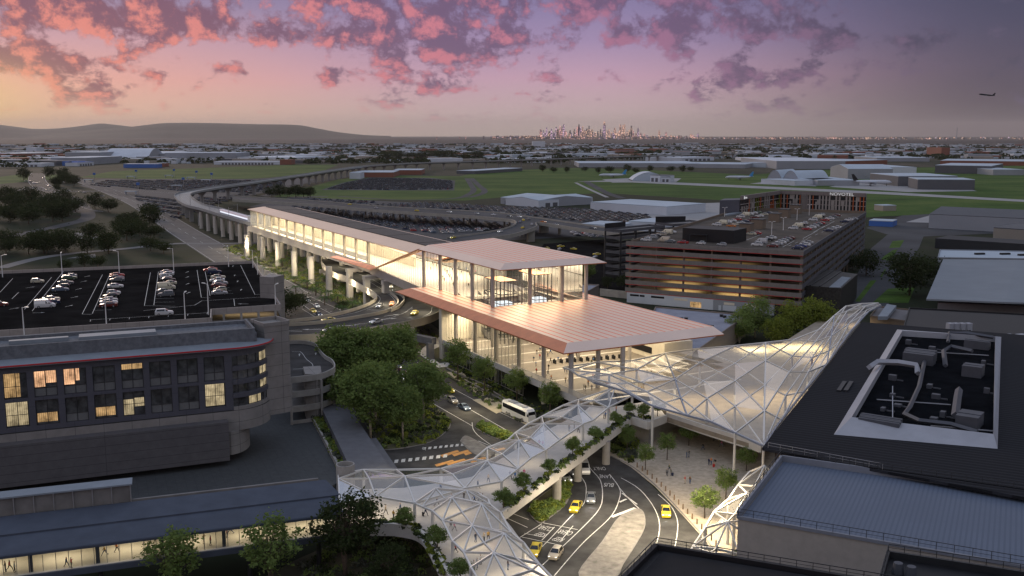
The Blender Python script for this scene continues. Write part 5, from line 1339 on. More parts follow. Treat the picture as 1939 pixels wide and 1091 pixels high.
# ------------------------------------------------------------------ upper plaza and footbridge, 6 m up
ZB = 6.0
m_deckpave = mat('bridge_paving', (.52, .49, .45), .7, var=.10, scale=.5)
bridge = empty('footbridge', W(1040, 900, 0), 'white paved footbridge with a planted edge crossing over the road', 'footbridge')
deck_px_list = [(640,925),(690,926),(762,924),(830,915),(893,903),(930,880),(976,852),(1026,820),(1066,799),(1105,780),(1150,742),(1235,752),(1262,790),(1227,803),(1195,793),(1070,884),(950,975),(970,1000),(992,1030),(1020,1066),(1050,1100),(1060,1125),(866,1125),(848,1091),(832,1062),(812,1029),(790,1010),(754,1002),(703,1000),(648,987)]
b = MB(); b.prism(zpoly(deck_px_list, ZB), ZB-.9, ZB); b.build('deck', [m_deckpave], bridge)
b = MB()
bl = [W(a, c, 0) for a, c in ((1262,790),(1227,803),(1195,793),(950,975),(948,977))]
for p, q in zip(bl, bl[1:]):
    if (q-p).length > .8: b.wall(Vector((W(1,1,0).x*0+p.x*1, p.y, 0)), q, .5, ZB-1.3, ZB+.75)
b = MB(); bl = [W(a, c, ZB) for a, c in ((1262,790),(1227,803),(1195,793),(950,975))]
for p, q in zip(bl, bl[1:]): b.wall(p, q, .45, ZB-1.25, ZB+.55)
b.build('edge_beam', [m_pale], bridge)
b = MB(); lp = [W(a, c, ZB) for a, c in sm([(700,1001),(730,1000.5),(754,1002),(790,1010),(812,1029),(832,1062),(848,1091),(866,1125)], 4)]
b.sweep([Vector((p.x, p.y, 0)) for p in lp], [(-.3, ZB-1.2), (.3, ZB-1.2), (.3, ZB+.9), (-.3, ZB+.9)]); b.build('parapet', [m_pale], bridge)
for a, c in ((1061,905),(1154,838),(1100,868)):
    b = MB(); p = W(a, c, ZB-1)+Vector((-.6, .6, 0)); b.cyl(p, 0, ZB-.9, .85, n=16); b.build('pier', [m_conc], bridge)
def planter(px, w, label, seed, dens=3.0):
    path = [W(a, c, ZB) for a, c in px]; poly = []
    l = ring([Vector((p.x, p.y, 0)) for p in path], -w/2, ZB); r = ring([Vector((p.x, p.y, 0)) for p in path], w/2, ZB)
    poly = l+r[::-1]; b = MB(); b.prism(poly, ZB+.004, ZB+.45); b.build('planter', [m_pale], bridge)
    shrub_bed('planter_shrubs', [(p.x, p.y) for p in poly], ZB+.4, label, dens, .55, None, 'stuff', seed, .4)
planter([(1232,797),(1196,789),(1100,860),(1020,920),(955,968)], 1.5, 'low shrubs in the long planter on the footbridge edge', 3)
planter([(705,996),(752,997),(786,1005),(808,1026),(826,1058),(842,1091)], 1.6, 'low shrubs in the curved planter at the lower left of the footbridge', 4)
# upper plaza slab under the big glass canopy
b = MB(); b.prism(zpoly([(1100,757),(1262,778),(1262,790),(1330,812),(1440,846),(1520,760),(1600,640),(1640,590),(1560,600),(1480,650),(1350,660),(1210,672),(1170,690),(1120,720),(1102,745)], ZB), ZB-.95, ZB-.012)
plz = b.build('upper_plaza', [mat('upper_paving', (.30, .25, .19), .65, var=.25, scale=.35)]); tag(plz, kind='structure')
b = MB(); ul = [W(a, c, ZB) for a, c in ((1262,788),(1330,811),(1442,846))]
for p, q in zip(ul, ul[1:]): b.wall(p, q, .4, ZB-1.3, ZB+.9)
tag(b.build('plaza_parapet', [m_pale]), 'white parapet along the near edge of the glass roofed upper plaza', 'parapet')
b = MB(); ul = [W(a, c, 0) for a, c in ((1206,842),(1230,838),(1266,824))]
b.prism([W(1195,830,0), W(1228,843,0), W(1262,822,0), W(1300,800,0), W(1290,770,0), W(1200,790,0)], 0, ZB-1.0)
tag(b.build('abutment', [m_conc]), 'pale concrete abutment block carrying the bridge end beside the plaza trees', 'abutment')
b = MB(); b.wall(W(1280,815,0), W(1450,862,0), .5, 0, ZB-1); o_ = None
tag(b.build('undercroft_wall', [m_conc_dark]), 'dark back wall of the undercroft beneath the upper plaza', 'wall') if False else None
# ------------------------------------------------------------------ folded glass canopies
m_shell = glass('canopy_panel', (.99, .99, .98), .995, .05, (.82, .76, .64), .05, .2)
m_shell_b = glass('canopy_panel_pale', (.99, .99, .98), .995, .05, (.85, .78, .64), .08, .2)
m_shell_c = glass('canopy_panel_clear', (.98, .98, .97), .98, .04, (.8, .8, .78), .03, .5)
m_memb = mat('canopy_steel', (.74, .72, .67), .4, .2, var=.04)
m_memb_b = mat('canopy_steel_blue', (.30, .33, .40), .4, .3, var=.04)
def folded(name, label, pairs, zl, zr, zm, cols, seed, bar=.26, blue=False, posts=(), post_base=ZB, zig=.8, cat='canopy', over=None, zfun=None, film=(.45, .35, .2)):
    g = random.Random(seed); rows = len(pairs); root = empty(name, W(pairs[0][0][0], pairs[0][0][1], zl)-Vector((0, 0, 3)), label, cat)
    G = []
    for i, (l, r) in enumerate(pairs):
        dz = zfun(i) if zfun else 0
        a, c = W(l[0], l[1], zl+dz), W(r[0], r[1], zr+dz); row = []
        for j in range(cols+1):
            u = j/cols; p = a.lerp(c, u)
            h = (zm-zl)*math.sin(math.pi*u); p = p+Vector((0, 0, h+(zig*(1 if (i+j) % 2 else -1) if 0 < j < cols else 0)))
            row.append(p)
        G.append(row)
    pan = [MB(), MB(), MB()]; mb, mb2 = MB(), MB()
    for i in range(rows-1):
        for j in range(cols):
            q = [G[i][j], G[i+1][j], G[i+1][j+1], G[i][j+1]]
            if (i+j) % 2: T = [(q[0], q[1], q[2]), (q[0], q[2], q[3])]; dg = (q[0], q[2])
            else: T = [(q[0], q[1], q[3]), (q[1], q[2], q[3])]; dg = (q[1], q[3])
            for t3 in T: pan[g.choices((0, 1, 2), film)[0]].face(t3)
            mb.bar(dg[0], dg[1], bar*.8, bar*1.2)
            if blue: og = (q[1], q[3]) if dg[0] is q[0] else (q[0], q[2]); mb.bar(og[0], og[1], bar*.8, bar*1.0)
    for i in (range(rows) if not blue else (0, 3, 6, 9, rows-1)):
        for j in range(cols): (mb2 if blue and i % 2 == 1 else mb).bar(G[i][j], G[i][j+1], bar, bar*1.4)
    for j in range(cols+1):
        for i in range(rows-1 if j in (0, cols) or not blue else 0): (mb2 if blue and j == cols else mb).bar(G[i][j], G[i+1][j], bar*(1.2 if j in (0, cols) else .9), bar*1.3)
    sk = MB()
    for i_, p_ in enumerate(pan): sk.add(p_.v, p_.f, i_)
    sk.build('glass_skin', [m_shell, m_shell_b, m_shell_c], root)
    mb.build('steel_frame', [m_memb], root)
    if mb2.f: mb2.build('steel_frame', [m_memb_b], root)
    for (i, j, zb) in posts:
        p = G[i][j]; b = MB(); b.cyl(p, zb, p.z, .30, .26, 12); b.build('post', [m_memb], root)
    return G
folded('glass_canopy', 'folded white framed glass canopy over the footbridge and its planters', [((640,899),(643,953)), ((688,890),(711,940)), ((750,890),(785,953)), ((835,888),(880,925)), ((897,870),(950,912)), ((923,848),(981,888)), ((962,833),(1005,868)), ((976,820),(1034,852)), ((1000,803),(1060,833)), ((1026,789),(1104,803)), ((1066,768),(1123,796)), ((1096,757),(1152,772)), ((1132,745),(1197,749))],
       9.4, 9.6, 10.6, 2, 5, .24, posts=[(k, 2, ZB) for k in (2, 4, 5, 7, 9, 11, 12)]+[(k, 0, ZB) for k in (1, 3, 5, 7, 9, 11)], zig=.5)
folded('glass_canopy', 'folded white framed glass canopy turning down towards the bottom edge', [((785,953),(905,934)), ((800,960),(924,946)), ((819,968),(928,956)), ((838,986),(948,972)), ((857,1025),(968,1009)), ((878,1046),(992,1029)), ((892,1075),(1020,1068)), ((912,1110),(1055,1104))],
       9.5, 9.6, 11.2, 3, 6, .24, posts=[(k, 0, ZB) for k in (0, 2, 4, 6)]+[(k, 3, ZB) for k in (1, 3, 5)], zig=.5)
GP = [((1066,696),(1125,725)), ((1100,690),(1150,722)), ((1130,686),(1180,740)), ((1165,685),(1206,744)), ((1197,683),(1236,769)), ((1230,675),(1268,764)), ((1260,669),(1301,787)), ((1290,666),(1325,784)), ((1320,661),(1347,799)), ((1355,658),(1368,823)), ((1392,655),(1392,820)), ((1420,652),(1415,832)), ((1450,649),(1446,845)), ((1478,646),(1462,818)), ((1505,643),(1480,795)), ((1534,641),(1505,766)), ((1550,625),(1522,742)), ((1567,607),(1540,716)), ((1580,598),(1566,690)), ((1592,588),(1594,650)), ((1602,580),(1610,628)), ((1612,575),(1626,608)), ((1632,575),(1645,590)), ((1661,574),(1668,580))]
def gz(i): return .45*math.sin(i*1.5)
G = folded('glass_canopy', 'great undulating diamond grid glass canopy over the upper plaza beside the dark hall', GP[::2]+[GP[-1]], 12.5, 11.0, 12.6, 4, 8, .30, blue=True, zig=.25, zfun=gz, posts=[(2, 4, 0), (5, 4, 0), (1, 2, ZB), (2, 1, ZB), (3, 2, ZB), (4, 3, ZB), (4, 1, ZB), (5, 3, ZB), (5, 2, ZB), (6, 2, ZB), (6, 3, ZB), (7, 3, ZB), (7, 1, ZB), (8, 2, ZB), (8, 3, ZB), (9, 2, ZB), (6, 4, 0), (7, 4, 0), (10, 2, ZB)], film=(.62, .22, .16))
folded('glass_canopy', 'small white framed glass canopy dropping to the street beside the blue roofed block', [((1420,893),(1475,905)), ((1398,918),(1460,930)), ((1380,945),(1450,960)), ((1352,970),(1430,985)), ((1335,1000),(1420,1015)), ((1312,1035),(1400,1050)), ((1300,1060),(1390,1075))],
       8.0, 8.0, 9.0, 2, 9, .22, posts=[(k, 1, 0) for k in (1, 3, 5)]+[(k, 0, 0) for k in (2, 4)], zig=.7, zfun=lambda i: 1.5-.6*i, film=(.3, .65, .05))
# round stair tower where the bridge meets the hotel
b = MB(); p = W(656, 935, 6.0); o_ = 2.9; n = 20; ou = []; inn = []
for k in range(n):
    a = 2*math.pi*k/n; rr = 1.75 if math.cos(a) < .2 else 1.6; ou.append((p.x+rr*math.cos(a)*1.0, p.y+rr*math.sin(a))); inn.append((p.x+(rr-.22)*math.cos(a), p.y+(rr-.22)*math.sin(a)))
ztop = 11.6
for k in range(n):
    j = (k+1) % n; b.face([(*ou[k], 3), (*ou[j], 3), (*ou[j], ztop), (*ou[k], ztop)]); b.face([(*ou[k], ztop), (*ou[j], ztop), (*inn[j], ztop), (*inn[k], ztop)]); b.face([(*inn[j], ztop-1.6), (*inn[k], ztop-1.6), (*inn[k], ztop), (*inn[j], ztop)])
b.face([(*q, ztop-1.6) for q in inn]); tag(b.build('stair_tower', [m_conc]), 'small round edged concrete tower poking through the end of the bridge canopy', 'tower')
# planting
shrub_bed('shrubs', [(p.x, p.y) for p in bed1], .15, 'mixed shrubs in the kerbed bed under the big gum trees', 1.0, .75, None, 'stuff', 31)
shrub_bed('shrubs', [(p.x, p.y) for p in bed2], .15, 'clipped green shrubs in the narrow road median', 3.0, .7, [m_leaf, m_leaf, m_leaf_yellow], 'stuff', 32)
b3 = [W(a, c, 0) for a, c in ((1003,966),(1012,955),(1035,955),(1060,935),(1070,912),(1079,910),(1080,931),(1069,957),(1030,987),(1018,988))]
shrub_bed('shrubs', [(p.x, p.y) for p in b3], .15, 'low shrubs in the oval road island under the footbridge', 3.0, .6, [m_leaf, m_leaf_yellow, m_leaf], 'stuff', 33)
shrub_bed('shrubs', [(p.x, p.y) for p in zpoly([(1150,842),(1190,826),(1210,838),(1206,866),(1195,878),(1150,856)], 0)], .1, 'shrubs on the bank below the bridge end', 1.6, .9, None, 'stuff', 34)
shrub_bed('shrubs', [(p.x, p.y) for p in zpoly([(848,694),(900,706),(1000,760),(1060,796),(1040,804),(960,772),(870,728)], 0)], .05, 'shrubs along the terraces between the road and the station glass', .55, .55, None, 'stuff', 35)
shrub_bed('shrubs', [(p.x, p.y) for p in zpoly([(420,470),(470,462),(560,480),(650,520),(720,570),(800,612),(830,640),(780,650),(700,612),(600,556),(520,520)], 0)], .05, 'scrubby ground cover in the garden below the viaduct', .16, .8, [m_leaf_yellow, m_leaf, m_sage], 'stuff', 36, .8)
shrub_bed('shrubs', [(p.x, p.y) for p in zpoly([(862,720),(900,742),(960,778),(1002,800),(990,804),(930,772),(868,730)], 0)], .05, 'thin hedge along the kerb of the main road', .9, .5, [m_leaf, m_sage], 'stuff', 37, .35)
TR = [('street_a', 867, 719, 1.25, 'street tree nearest the station end wall, first of four along the road'), ('street_b', 917, 744, 1.05, 'second street tree from the station end wall along the road'), ('street_c', 978, 757, 1.0, 'third street tree along the road, behind the coach tail'), ('street_a', 1041, 787, .92, 'fourth street tree, beside the nose of the coach'),
      ('gum_a', 701, 831, 1.02, 'tall pale trunked gum in front of the road bed, left'), ('gum_b', 711, 800, .95, 'pale trunked gum just behind the front left gum'), ('gum_a', 763, 833, .72, 'smaller gum at the front right of the kerbed bed'), ('gum_b', 801, 795, .92, 'gum tree at the right end of the kerbed bed'),
      ('gum_a', 650, 742, 1.08, 'bushy gum beside the spiral ramp'), ('gum_b', 702, 742, 1.12, 'tallest gum at the back of the road trees, hiding the ring road'), ('gum_a', 752, 730, 1.0, 'gum at the back right of the road trees'), ('gum_b', 640, 790, .7, 'low gum between the spiral ramp and the grey flat roof'),
      ('street_b', 1263, 871, .62, 'plaza tree by the white column under the canopy edge'), ('street_a', 1222, 890, .60, 'plaza tree nearest the bollards under the bridge end'), ('street_c', 1304, 844, .60, 'plaza tree standing alone in front of the undercroft'), ('street_b', 1187, 856, .62, 'tree on the dark bank below the bridge end'),
      ('street_c', 1413, 892, .60, 'plaza tree by the right white column'), ('street_a', 1374, 945, .66, 'plaza tree beside the small street canopy'), ('street_c', 1334, 982, .72, 'nearest plaza tree, close to the kerb')]
for k, (kd, a, c, s_, lb) in enumerate(TR):
    tree(kd, W(a, c, .1), s_, k*1.7, lb, 'trees on the road bed' if kd.startswith('gum') else ('trees on the stone plaza' if a > 1100 else 'street trees by the station'))
DW = [(1193,786,'leftmost of three at the bend'), (1219,793,'middle of three at the bend'), (1245,785,'rightmost of three at the bend'), (1165,806,'first down the slope from the bend'), (1126,836,'second down the slope from the bend'), (1085,863,'third down the slope from the bend'), (1041,897,'fourth down the slope from the bend'), (990,932,'fifth down the slope from the bend'), (953,962,'last of the row, beside the lower canopy')]
for k, (a, c, lb) in enumerate(DW): tree('dwarf' if k % 2 else 'dwarf_b', W(a, c, ZB+.4), .95+.1*(k % 3), k*1.3, 'small round tree in the footbridge planter, '+lb, 'small trees on the footbridge', 'small_tree')
for k, (a, c, lb) in enumerate(((693,992,'nearest the hotel corridor'), (767,1000,'right of the walkers'), (827,1040,'at the curve of the parapet'), (872,1102,'cut by the bottom edge'))):
    tree('dwarf_b' if k % 2 else 'dwarf', W(a, c, ZB+.4), 1.15, k*2.1, 'small round tree in the curved planter, '+lb, 'small trees on the footbridge', 'small_tree')
palms = [(537,527),(559,537),(582,546),(604,548),(622,566),(574,526),(550,500),(535,505),(566,512),(590,522),(612,535),(598,560),(640,575),(520,498),(545,484),(580,500),(632,545),(655,560),(560,555),(615,578),(505,486),(648,595),(668,588),(690,612)]
for k, (a, c) in enumerate(palms):
    me, t2 = TREES['palm']; e = empty('tree_fern', W(a, c, 0), 'dark tree fern in the lit garden under the station viaduct', 'tree fern', 'tree ferns under the viaduct')
    for nm, d in (('trunk', t2), ('fronds', me)): o = bpy.data.objects.new(nm, d); col.objects.link(o); o.parent = e; o.rotation_euler = (0, 0, k*1.1); q = 1.15+.35*((k*7) % 5)/5; o.scale = (q, q, q)
for k, (a, c, s_) in enumerate(((648,592,.5),(672,600,.45))): tree('gum_dark', W(a, c, 0), s_, k, 'low dark spreading bush beside the ring road parapet, '+('left' if k == 0 else 'right')+' of two', None, 'bush', .7)
# undercroft, canopy and plaza lamps, with added fill lights for road and garden
for (a, c, z, e_) in ((860,800,9,900),(735,862,9,900),(610,620,13,600)): lamp('AREA', W(a, c, z), e_*.9, (1, .86, .60), 2.5, 2.5, name='road_fill_light')  # added fill without posts, brightens the trees and kerbed beds
for k in range(11): lamp('POINT', S(-285+k*25, -9, 7.5), 3600, (1, .83, .58), .5, name='viaduct_floodlight')
for k in range(7): lamp('AREA', S(-225+k*38, 4, 11.6), 1200, (1, .86, .58), 22, 10, (0, 0, math.atan2(SA.y, SA.x)), name='viaduct_underlight')
for (a, c, e_) in ((700,560,1500),(760,575,1200),(660,535,900)): lamp('AREA', W(a, c, 12.4)+Vector((6, 6, 0)), e_, (1, .86, .60), 8, 8, name='ring_road_light')
for (a, c, z, e_, sz_) in ((1200,720,9.2,800,14),(1300,740,9.2,1300,18),(1400,740,9.2,1300,18),(1480,730,9.2,1100,14),(1560,660,9.2,900,12),(1620,600,9.2,400,8)): lamp('AREA', W(a, c, z), e_*1.25, (1, .80, .50), sz_, sz_, name='canopy_light')
for (a, c, e_) in ((690,930,500),(760,940,600),(860,940,700),(900,1000,800),(950,1060,800),(930,890,450),(1000,850,450),(1080,800,450),(1140,765,400)): lamp('AREA', W(a, c, 9.0), e_*.20, (1, .82, .54), 5, 5, name='canopy_light')
for (a, c, e_) in ((1235,870,2400),(1300,890,3800),(1360,905,3200),(1285,935,500)): lamp('AREA', W(a, c, 12)+Vector((0, 0, 0)), e_, (1, .82, .55), 6, 6, name='plaza_light')
for (a, c) in ((1080,905),(1140,880),(1180,930),(1075,1000),(1240,960),(1050,1040)): lamp('AREA', W(a, c, 9), 1100, (1, .84, .6), 3, 3, name='road_fill_light')  # added fill without posts, warms the road surface
for (a, c) in ((880,730),(950,765),(820,690),(905,735),(985,775)): lamp('AREA', W(a, c, 7), 650, (1, .82, .5), 4, 4, name='garden_fill_light')  # added fill without fixtures, brightens the terrace planting
# ================================================================== left: hotel, glazed corridor, parking deck, spiral ramp
hu, hv = Vector((.9205, .3902, 0)), Vector((-.3902, .9205, 0)); hp0 = W(0, 693, 26.3); hp0.z = 0
def Hh(x, d, z): return hp0+hu*x+hv*d+Vector((0, 0, z))
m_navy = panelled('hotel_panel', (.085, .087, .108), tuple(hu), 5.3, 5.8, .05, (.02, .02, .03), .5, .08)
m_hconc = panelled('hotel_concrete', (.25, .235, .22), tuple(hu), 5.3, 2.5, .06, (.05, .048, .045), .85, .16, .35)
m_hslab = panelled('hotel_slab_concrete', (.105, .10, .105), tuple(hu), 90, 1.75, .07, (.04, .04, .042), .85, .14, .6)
m_visor = mat('visor_metal', (.24, .27, .30), .7, .0, spec=.2, var=.1, scale=.3)
m_hroof = mat('hotel_roof', (.15, .16, .175), .9, spec=.1, var=.25, scale=1.2)
m_redtrim = mat('red_trim', (.55, .03, .04), .5, var=.05)
m_frame = mat('window_frame', (.05, .05, .055), .4, .3, var=0)
m_hglass = mat('hotel_glass', (.075, .078, .080), .07, 0, var=.75, scale=.55, spec=.6)
def curtain_mat(name, c, s, seed):
    m = bpy.data.materials.new(name); m.use_nodes = True; m.node_tree.nodes.clear(); t = NT(m.node_tree)
    pos = t.new('ShaderNodeNewGeometry').outputs['Position']
    n = t.n.new('ShaderNodeVectorMath'); n.operation = 'DOT_PRODUCT'; t.put(n.inputs[0], pos); n.inputs[1].default_value = tuple(hu)
    fold = t.math('SINE', t.math('MULTIPLY', n.outputs['Value'], 17.0)); ns = t.noise(t.vmath('ADD', pos, (seed*9.1, seed, 0)), .55, 3, .6)
    st = t.math('MULTIPLY', t.math('ADD', t.math('MULTIPLY', fold, .22), .8), t.maprange(ns, .3, .7, .3, 1.5))
    e = t.new('ShaderNodeEmission', Color=tuple(c)+(1,), Strength=t.math('MULTIPLY', st, s)); o = t.n.new('ShaderNodeOutputMaterial'); t.l.new(e.outputs[0], o.inputs[0]); return m
CUR = [curtain_mat('lit_curtain_gold', (1, .62, .28), .55, 1), curtain_mat('lit_curtain_cream', (1, .80, .48), .5, 2), curtain_mat('lit_room', (1, .55, .30), 1.0, 3)]
m_blind = mat('grey_blind', (.16, .165, .165), .8, var=.1, scale=2)
hotel = empty('hotel', Hh(20, 8, 0), 'dark panelled hotel with two rows of tall windows and a rounded glass corner', 'hotel')
def arc(cx_, cd_, rx, rd, a0, a1, n): return [(cx_+rx*math.cos(R(a0+(a1-a0)*k/n)), cd_+rd*math.sin(R(a0+(a1-a0)*k/n))) for k in range(n+1)]
XL = -32.0
fac = [(XL, 1.0), (43.2, 1.0)]; crv = arc(43.2, 10.0, 8.6, 9.0, -90, 0, 12)
# body behind the facade
b = MB(); b.prism([Hh(x, d+.6, 0) for x, d in [(XL, 1.0), (43.2, 1.0)]+crv[1:]]+[Hh(51.2, 22, 0), Hh(XL, 22, 0)], 12.55, 25.6); b.build('wall', [m_black], hotel)
# dark facade grid around the openings
wx = [0.2+5.33*k for k in range(-6, 8)]
b = MB(); zb = [(12.6, 13.55), (18.6, 19.25), (24.4, 26.2)]
def fbox(x0, x1, z0, z1, d0=1.0, d1=1.6): b.hexa([Hh(x0, d0, z0), Hh(x1, d0, z0), Hh(x1, d1, z0), Hh(x0, d1, z0)], [Hh(x0, d0, z1), Hh(x1, d0, z1), Hh(x1, d1, z1), Hh(x0, d1, z1)])
for z0, z1 in zb: fbox(XL, 43.2, z0, z1)
for k in range(len(wx)):
    x1 = wx[k]+4.15; x2 = wx[k+1] if k+1 < len(wx) else 43.2
    for z0, z1 in ((13.55, 18.6), (19.25, 24.4)): fbox(x1, x2, z0, z1, 1.002, 1.6)
b.build('facade', [m_navy], hotel)
g5 = random.Random(9)
LIT = {(0, 1): 'L', (1, 1): 'R', (2, 1): 'R', (4, 1): 'l', (0, 0): 'C', (3, 0): 'h', (4, 0): 'c', (7, 0): 'C', (5, 1): 'd', (6, 1): 'd', (2, 0): 'd', (7, 1): 'd'}
for k, x in enumerate(wx):
    for row, (z0, z1) in enumerate(((13.55, 18.6), (19.25, 24.4))):
        key = LIT.get((k-6, row), g5.choice('ddh')); w = MB()
        def pane(x0, x1, a, c, d=1.48, m=0): w.face([Hh(x+x0, d, a), Hh(x+x1, d, a), Hh(x+x1, d, c), Hh(x+x0, d, c)], m)
        pane(0, 4.15, z0, z1)
        wo = w.build('window', [m_hglass], hotel)
        f = MB()
        for xx in (0.06, 2.1, 4.09): f.bar(Hh(x+xx, 1.42, z0), Hh(x+xx, 1.42, z1), .1)
        for zz in (z0+.05, z0+(1.7 if key in 'Rdl' else 2.4), z1-.05): f.bar(Hh(x, 1.42, zz), Hh(x+4.15, 1.42, zz), .1)
        f.build('frame', [m_frame], wo)
        w = MB(); md = 0
        if key == 'L': pane(.1, 2.9, z0+.3, z1-.1, 1.46)
        elif key == 'C': pane(.1, 3.9, z0+.3, z1-.1, 1.46)
        elif key == 'R': pane(.1, 2.0, z0+1.9, z1-.1, 1.46); pane(2.2, 4.0 if k-6 == 1 else 2.9, z0+2.6, z1-.1, 1.46)
        elif key == 'l': pane(.1, 4.0, z1-1.2, z1-.1, 1.46)
        elif key == 'c': pane(.1, 2.0, z0+.2, z0+3.4, 1.46); pane(2.2, 4.0, z0+1.8, z0+3.6, 1.46)
        elif key == 'h': pane(.2, 3.8, z0+.5, z0+2.4, 1.46)
        if w.f:
            w.build('curtain', [CUR[1] if key in 'Cc' else (CUR[2] if key == 'R' else CUR[0])], wo)
        if key in 'Rdl':
            w = MB(); pane(.1, 4.05, z0+.1, z0+1.6, 1.455); w.build('blind', [m_blind], wo)
# rounded corner: spandrel bands and strip windows
for i, zt in enumerate((24.1, 21.15, 18.25, 15.3)):
    b = MB(); b.sweep([Hh(x, d, 0) for x, d in [(43.2, 1.0)]+crv], [(-.3, zt-2.0), (.0, zt-2.0), (.0, zt), (-.3, zt)]) if False else None
    w = MB(); pts = [Hh(x, d, 0) for x, d in [(43.2, 1.0)]+crv[1:]]
    w.strip([p+hv*.35+Vector((0, 0, zt-2.05)) for p in pts], [p+hv*.35+Vector((0, 0, zt)) for p in pts]); wo = w.build('strip_window', [m_hglass], hotel)
    w = MB()
    for a in range(1, len(pts)-1, 2): w.bar(pts[a]+hv*.2+Vector((0, 0, zt-2.05)), pts[a]+hv*.2+Vector((0, 0, zt)), .12)
    w.build('frame', [m_frame], wo)
    w = MB(); q = pts[6:11] if i < 3 else pts[3:7]; w.strip([p+hv*.3+Vector((0, 0, zt-1.9)) for p in q], [p+hv*.3+Vector((0, 0, zt-.1)) for p in q]); w.build('lit_room', [CUR[1]], wo)
    b = MB(); b.sweep([p+Vector((0, 0, 0)) for p in pts], [(-.5, zt-3.05), (.25, zt-3.05), (.25, zt-2.05), (-.5, zt-2.05)]); b.build('spandrel', [m_navy if i < 3 else m_hconc], hotel)
b = MB(); b.sweep(pts, [(-.5, 24.1), (.0, 24.1), (.0, 26.2), (-.5, 26.2)]); b.build('spandrel', [m_navy], hotel)
# concrete base following the curve, and the long slab in front
b = MB(); b.prism([Hh(XL, .6, 0), Hh(43.2, .6, 0)]+[Hh(x+.3, d-.4, 0) for x, d in crv[1:]]+[Hh(51.2, 22, 0), Hh(XL, 22, 0)], 8.2, 12.5); b.build('base', [m_hconc], hotel)
b = MB(); c2 = arc(41.5, 8.0, 5.6, 8.2, -90, 0, 12); b.prism([Hh(XL, .9, 0), Hh(41.5, .2, 0)]+[Hh(x, d, 0) for x, d in c2[1:]]+[Hh(47, 20, 0), Hh(XL, 20, 0)], 3.2, 8.198); b.build('base', [m_hconc], hotel)
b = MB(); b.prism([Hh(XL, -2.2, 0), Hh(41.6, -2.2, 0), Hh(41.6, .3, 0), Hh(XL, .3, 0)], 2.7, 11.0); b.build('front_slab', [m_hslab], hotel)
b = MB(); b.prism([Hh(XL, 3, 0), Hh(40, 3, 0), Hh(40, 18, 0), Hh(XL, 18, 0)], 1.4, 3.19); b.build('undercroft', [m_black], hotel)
# visor with a red edge, roof, upstand
vis = [(XL, -.1), (43.5, -.1)]+arc(43.5, 8.0, 9.4, 8.1, -90, -8, 12)[1:]
b = MB(); inn = [(XL, 4.2), (42.0, 4.2)]+[(42+(x-43.5)*.62, 4.6+(d+.1)*.4) for x, d in vis[2:]]
for k in range(len(vis)-1):
    o0, o1, i1, i0 = Hh(*vis[k], 26.1), Hh(*vis[k+1], 26.1), Hh(*inn[k+1], 26.75), Hh(*inn[k], 26.75); dz = Vector((0, 0, .35))
    b.face([o0, o1, i1, i0]); b.face([o0-dz, i0-dz, i1-dz, o1-dz]); b.face([o0-dz, o1-dz, o1, o0])
visor = b.build('visor', [m_visor], hotel)
b = MB(); b.sweep([Hh(x, d-.02, 0) for x, d in vis], [(-.05, 25.95), (.12, 25.95), (.12, 26.2), (-.05, 26.2)]); b.build('red_edge', [m_redtrim], visor)
b = MB(); b.prism([Hh(XL, 4.0, 0), Hh(49, 4.0, 0), Hh(49, 21, 0), Hh(XL, 21, 0)], 25.61, 28.2); b.build('roof', [m_hroof], hotel)
b = MB(); b.wall(Hh(XL, 4.0, 0), Hh(48.6, 4.0, 0), .5, 26.0, 29.3); b.wall(Hh(48.4, 4.2, 0), Hh(48.4, 16, 0), .5, 26.0, 29.3); b.wall(Hh(XL, 16.2, 0), Hh(48.6, 16.2, 0), .4, 28.2, 28.9)
b.build('roof_upstand', [m_hroof], hotel)
b = MB(); b.prism([Hh(14, 9, 0), Hh(29, 9, 0), Hh(29, 12.5, 0), Hh(14, 12.5, 0)], 28.21, 29.1); b.prism([Hh(1, 10.5, 0), Hh(12, 10.5, 0), Hh(12, 12, 0), Hh(1, 12, 0)], 28.21, 29.0); b.build('roof_plant', [m_visor], hotel)
# end tower
tw = [W(500, 610, 30), W(549, 604, 30)]; tu = (tw[1]-tw[0]).normalized(); tn = Vector((-tu.y, tu.x, 0)); tL = (tw[1]-tw[0]).length
tpoly = [tw[0], tw[1]-tu*.8]+[tw[1]-tu*.8+Vector((tu.x*math.sin(R(a))*.8+tn.x*(1-math.cos(R(a)))*.8, tu.y*math.sin(R(a))*.8+tn.y*(1-math.cos(R(a)))*.8, 0)) for a in (30, 60, 90)]+[tw[1]+tn*7, tw[0]+tn*7]
b = MB(); b.prism(tpoly, 9.0, 28.9); b.build('end_tower', [m_hconc], hotel)
b = MB(); tp2 = tpoly+[tpoly[0]]
for p, q in zip(tp2, tp2[1:]): b.wall(p, q, .3, 28.91, 29.7)
b.build('tower_parapet', [m_hconc], hotel)
lamp('AREA', Hh(46.5, 5, 20.5), 60, (1, .8, .5), 3, 3, name='room_light')
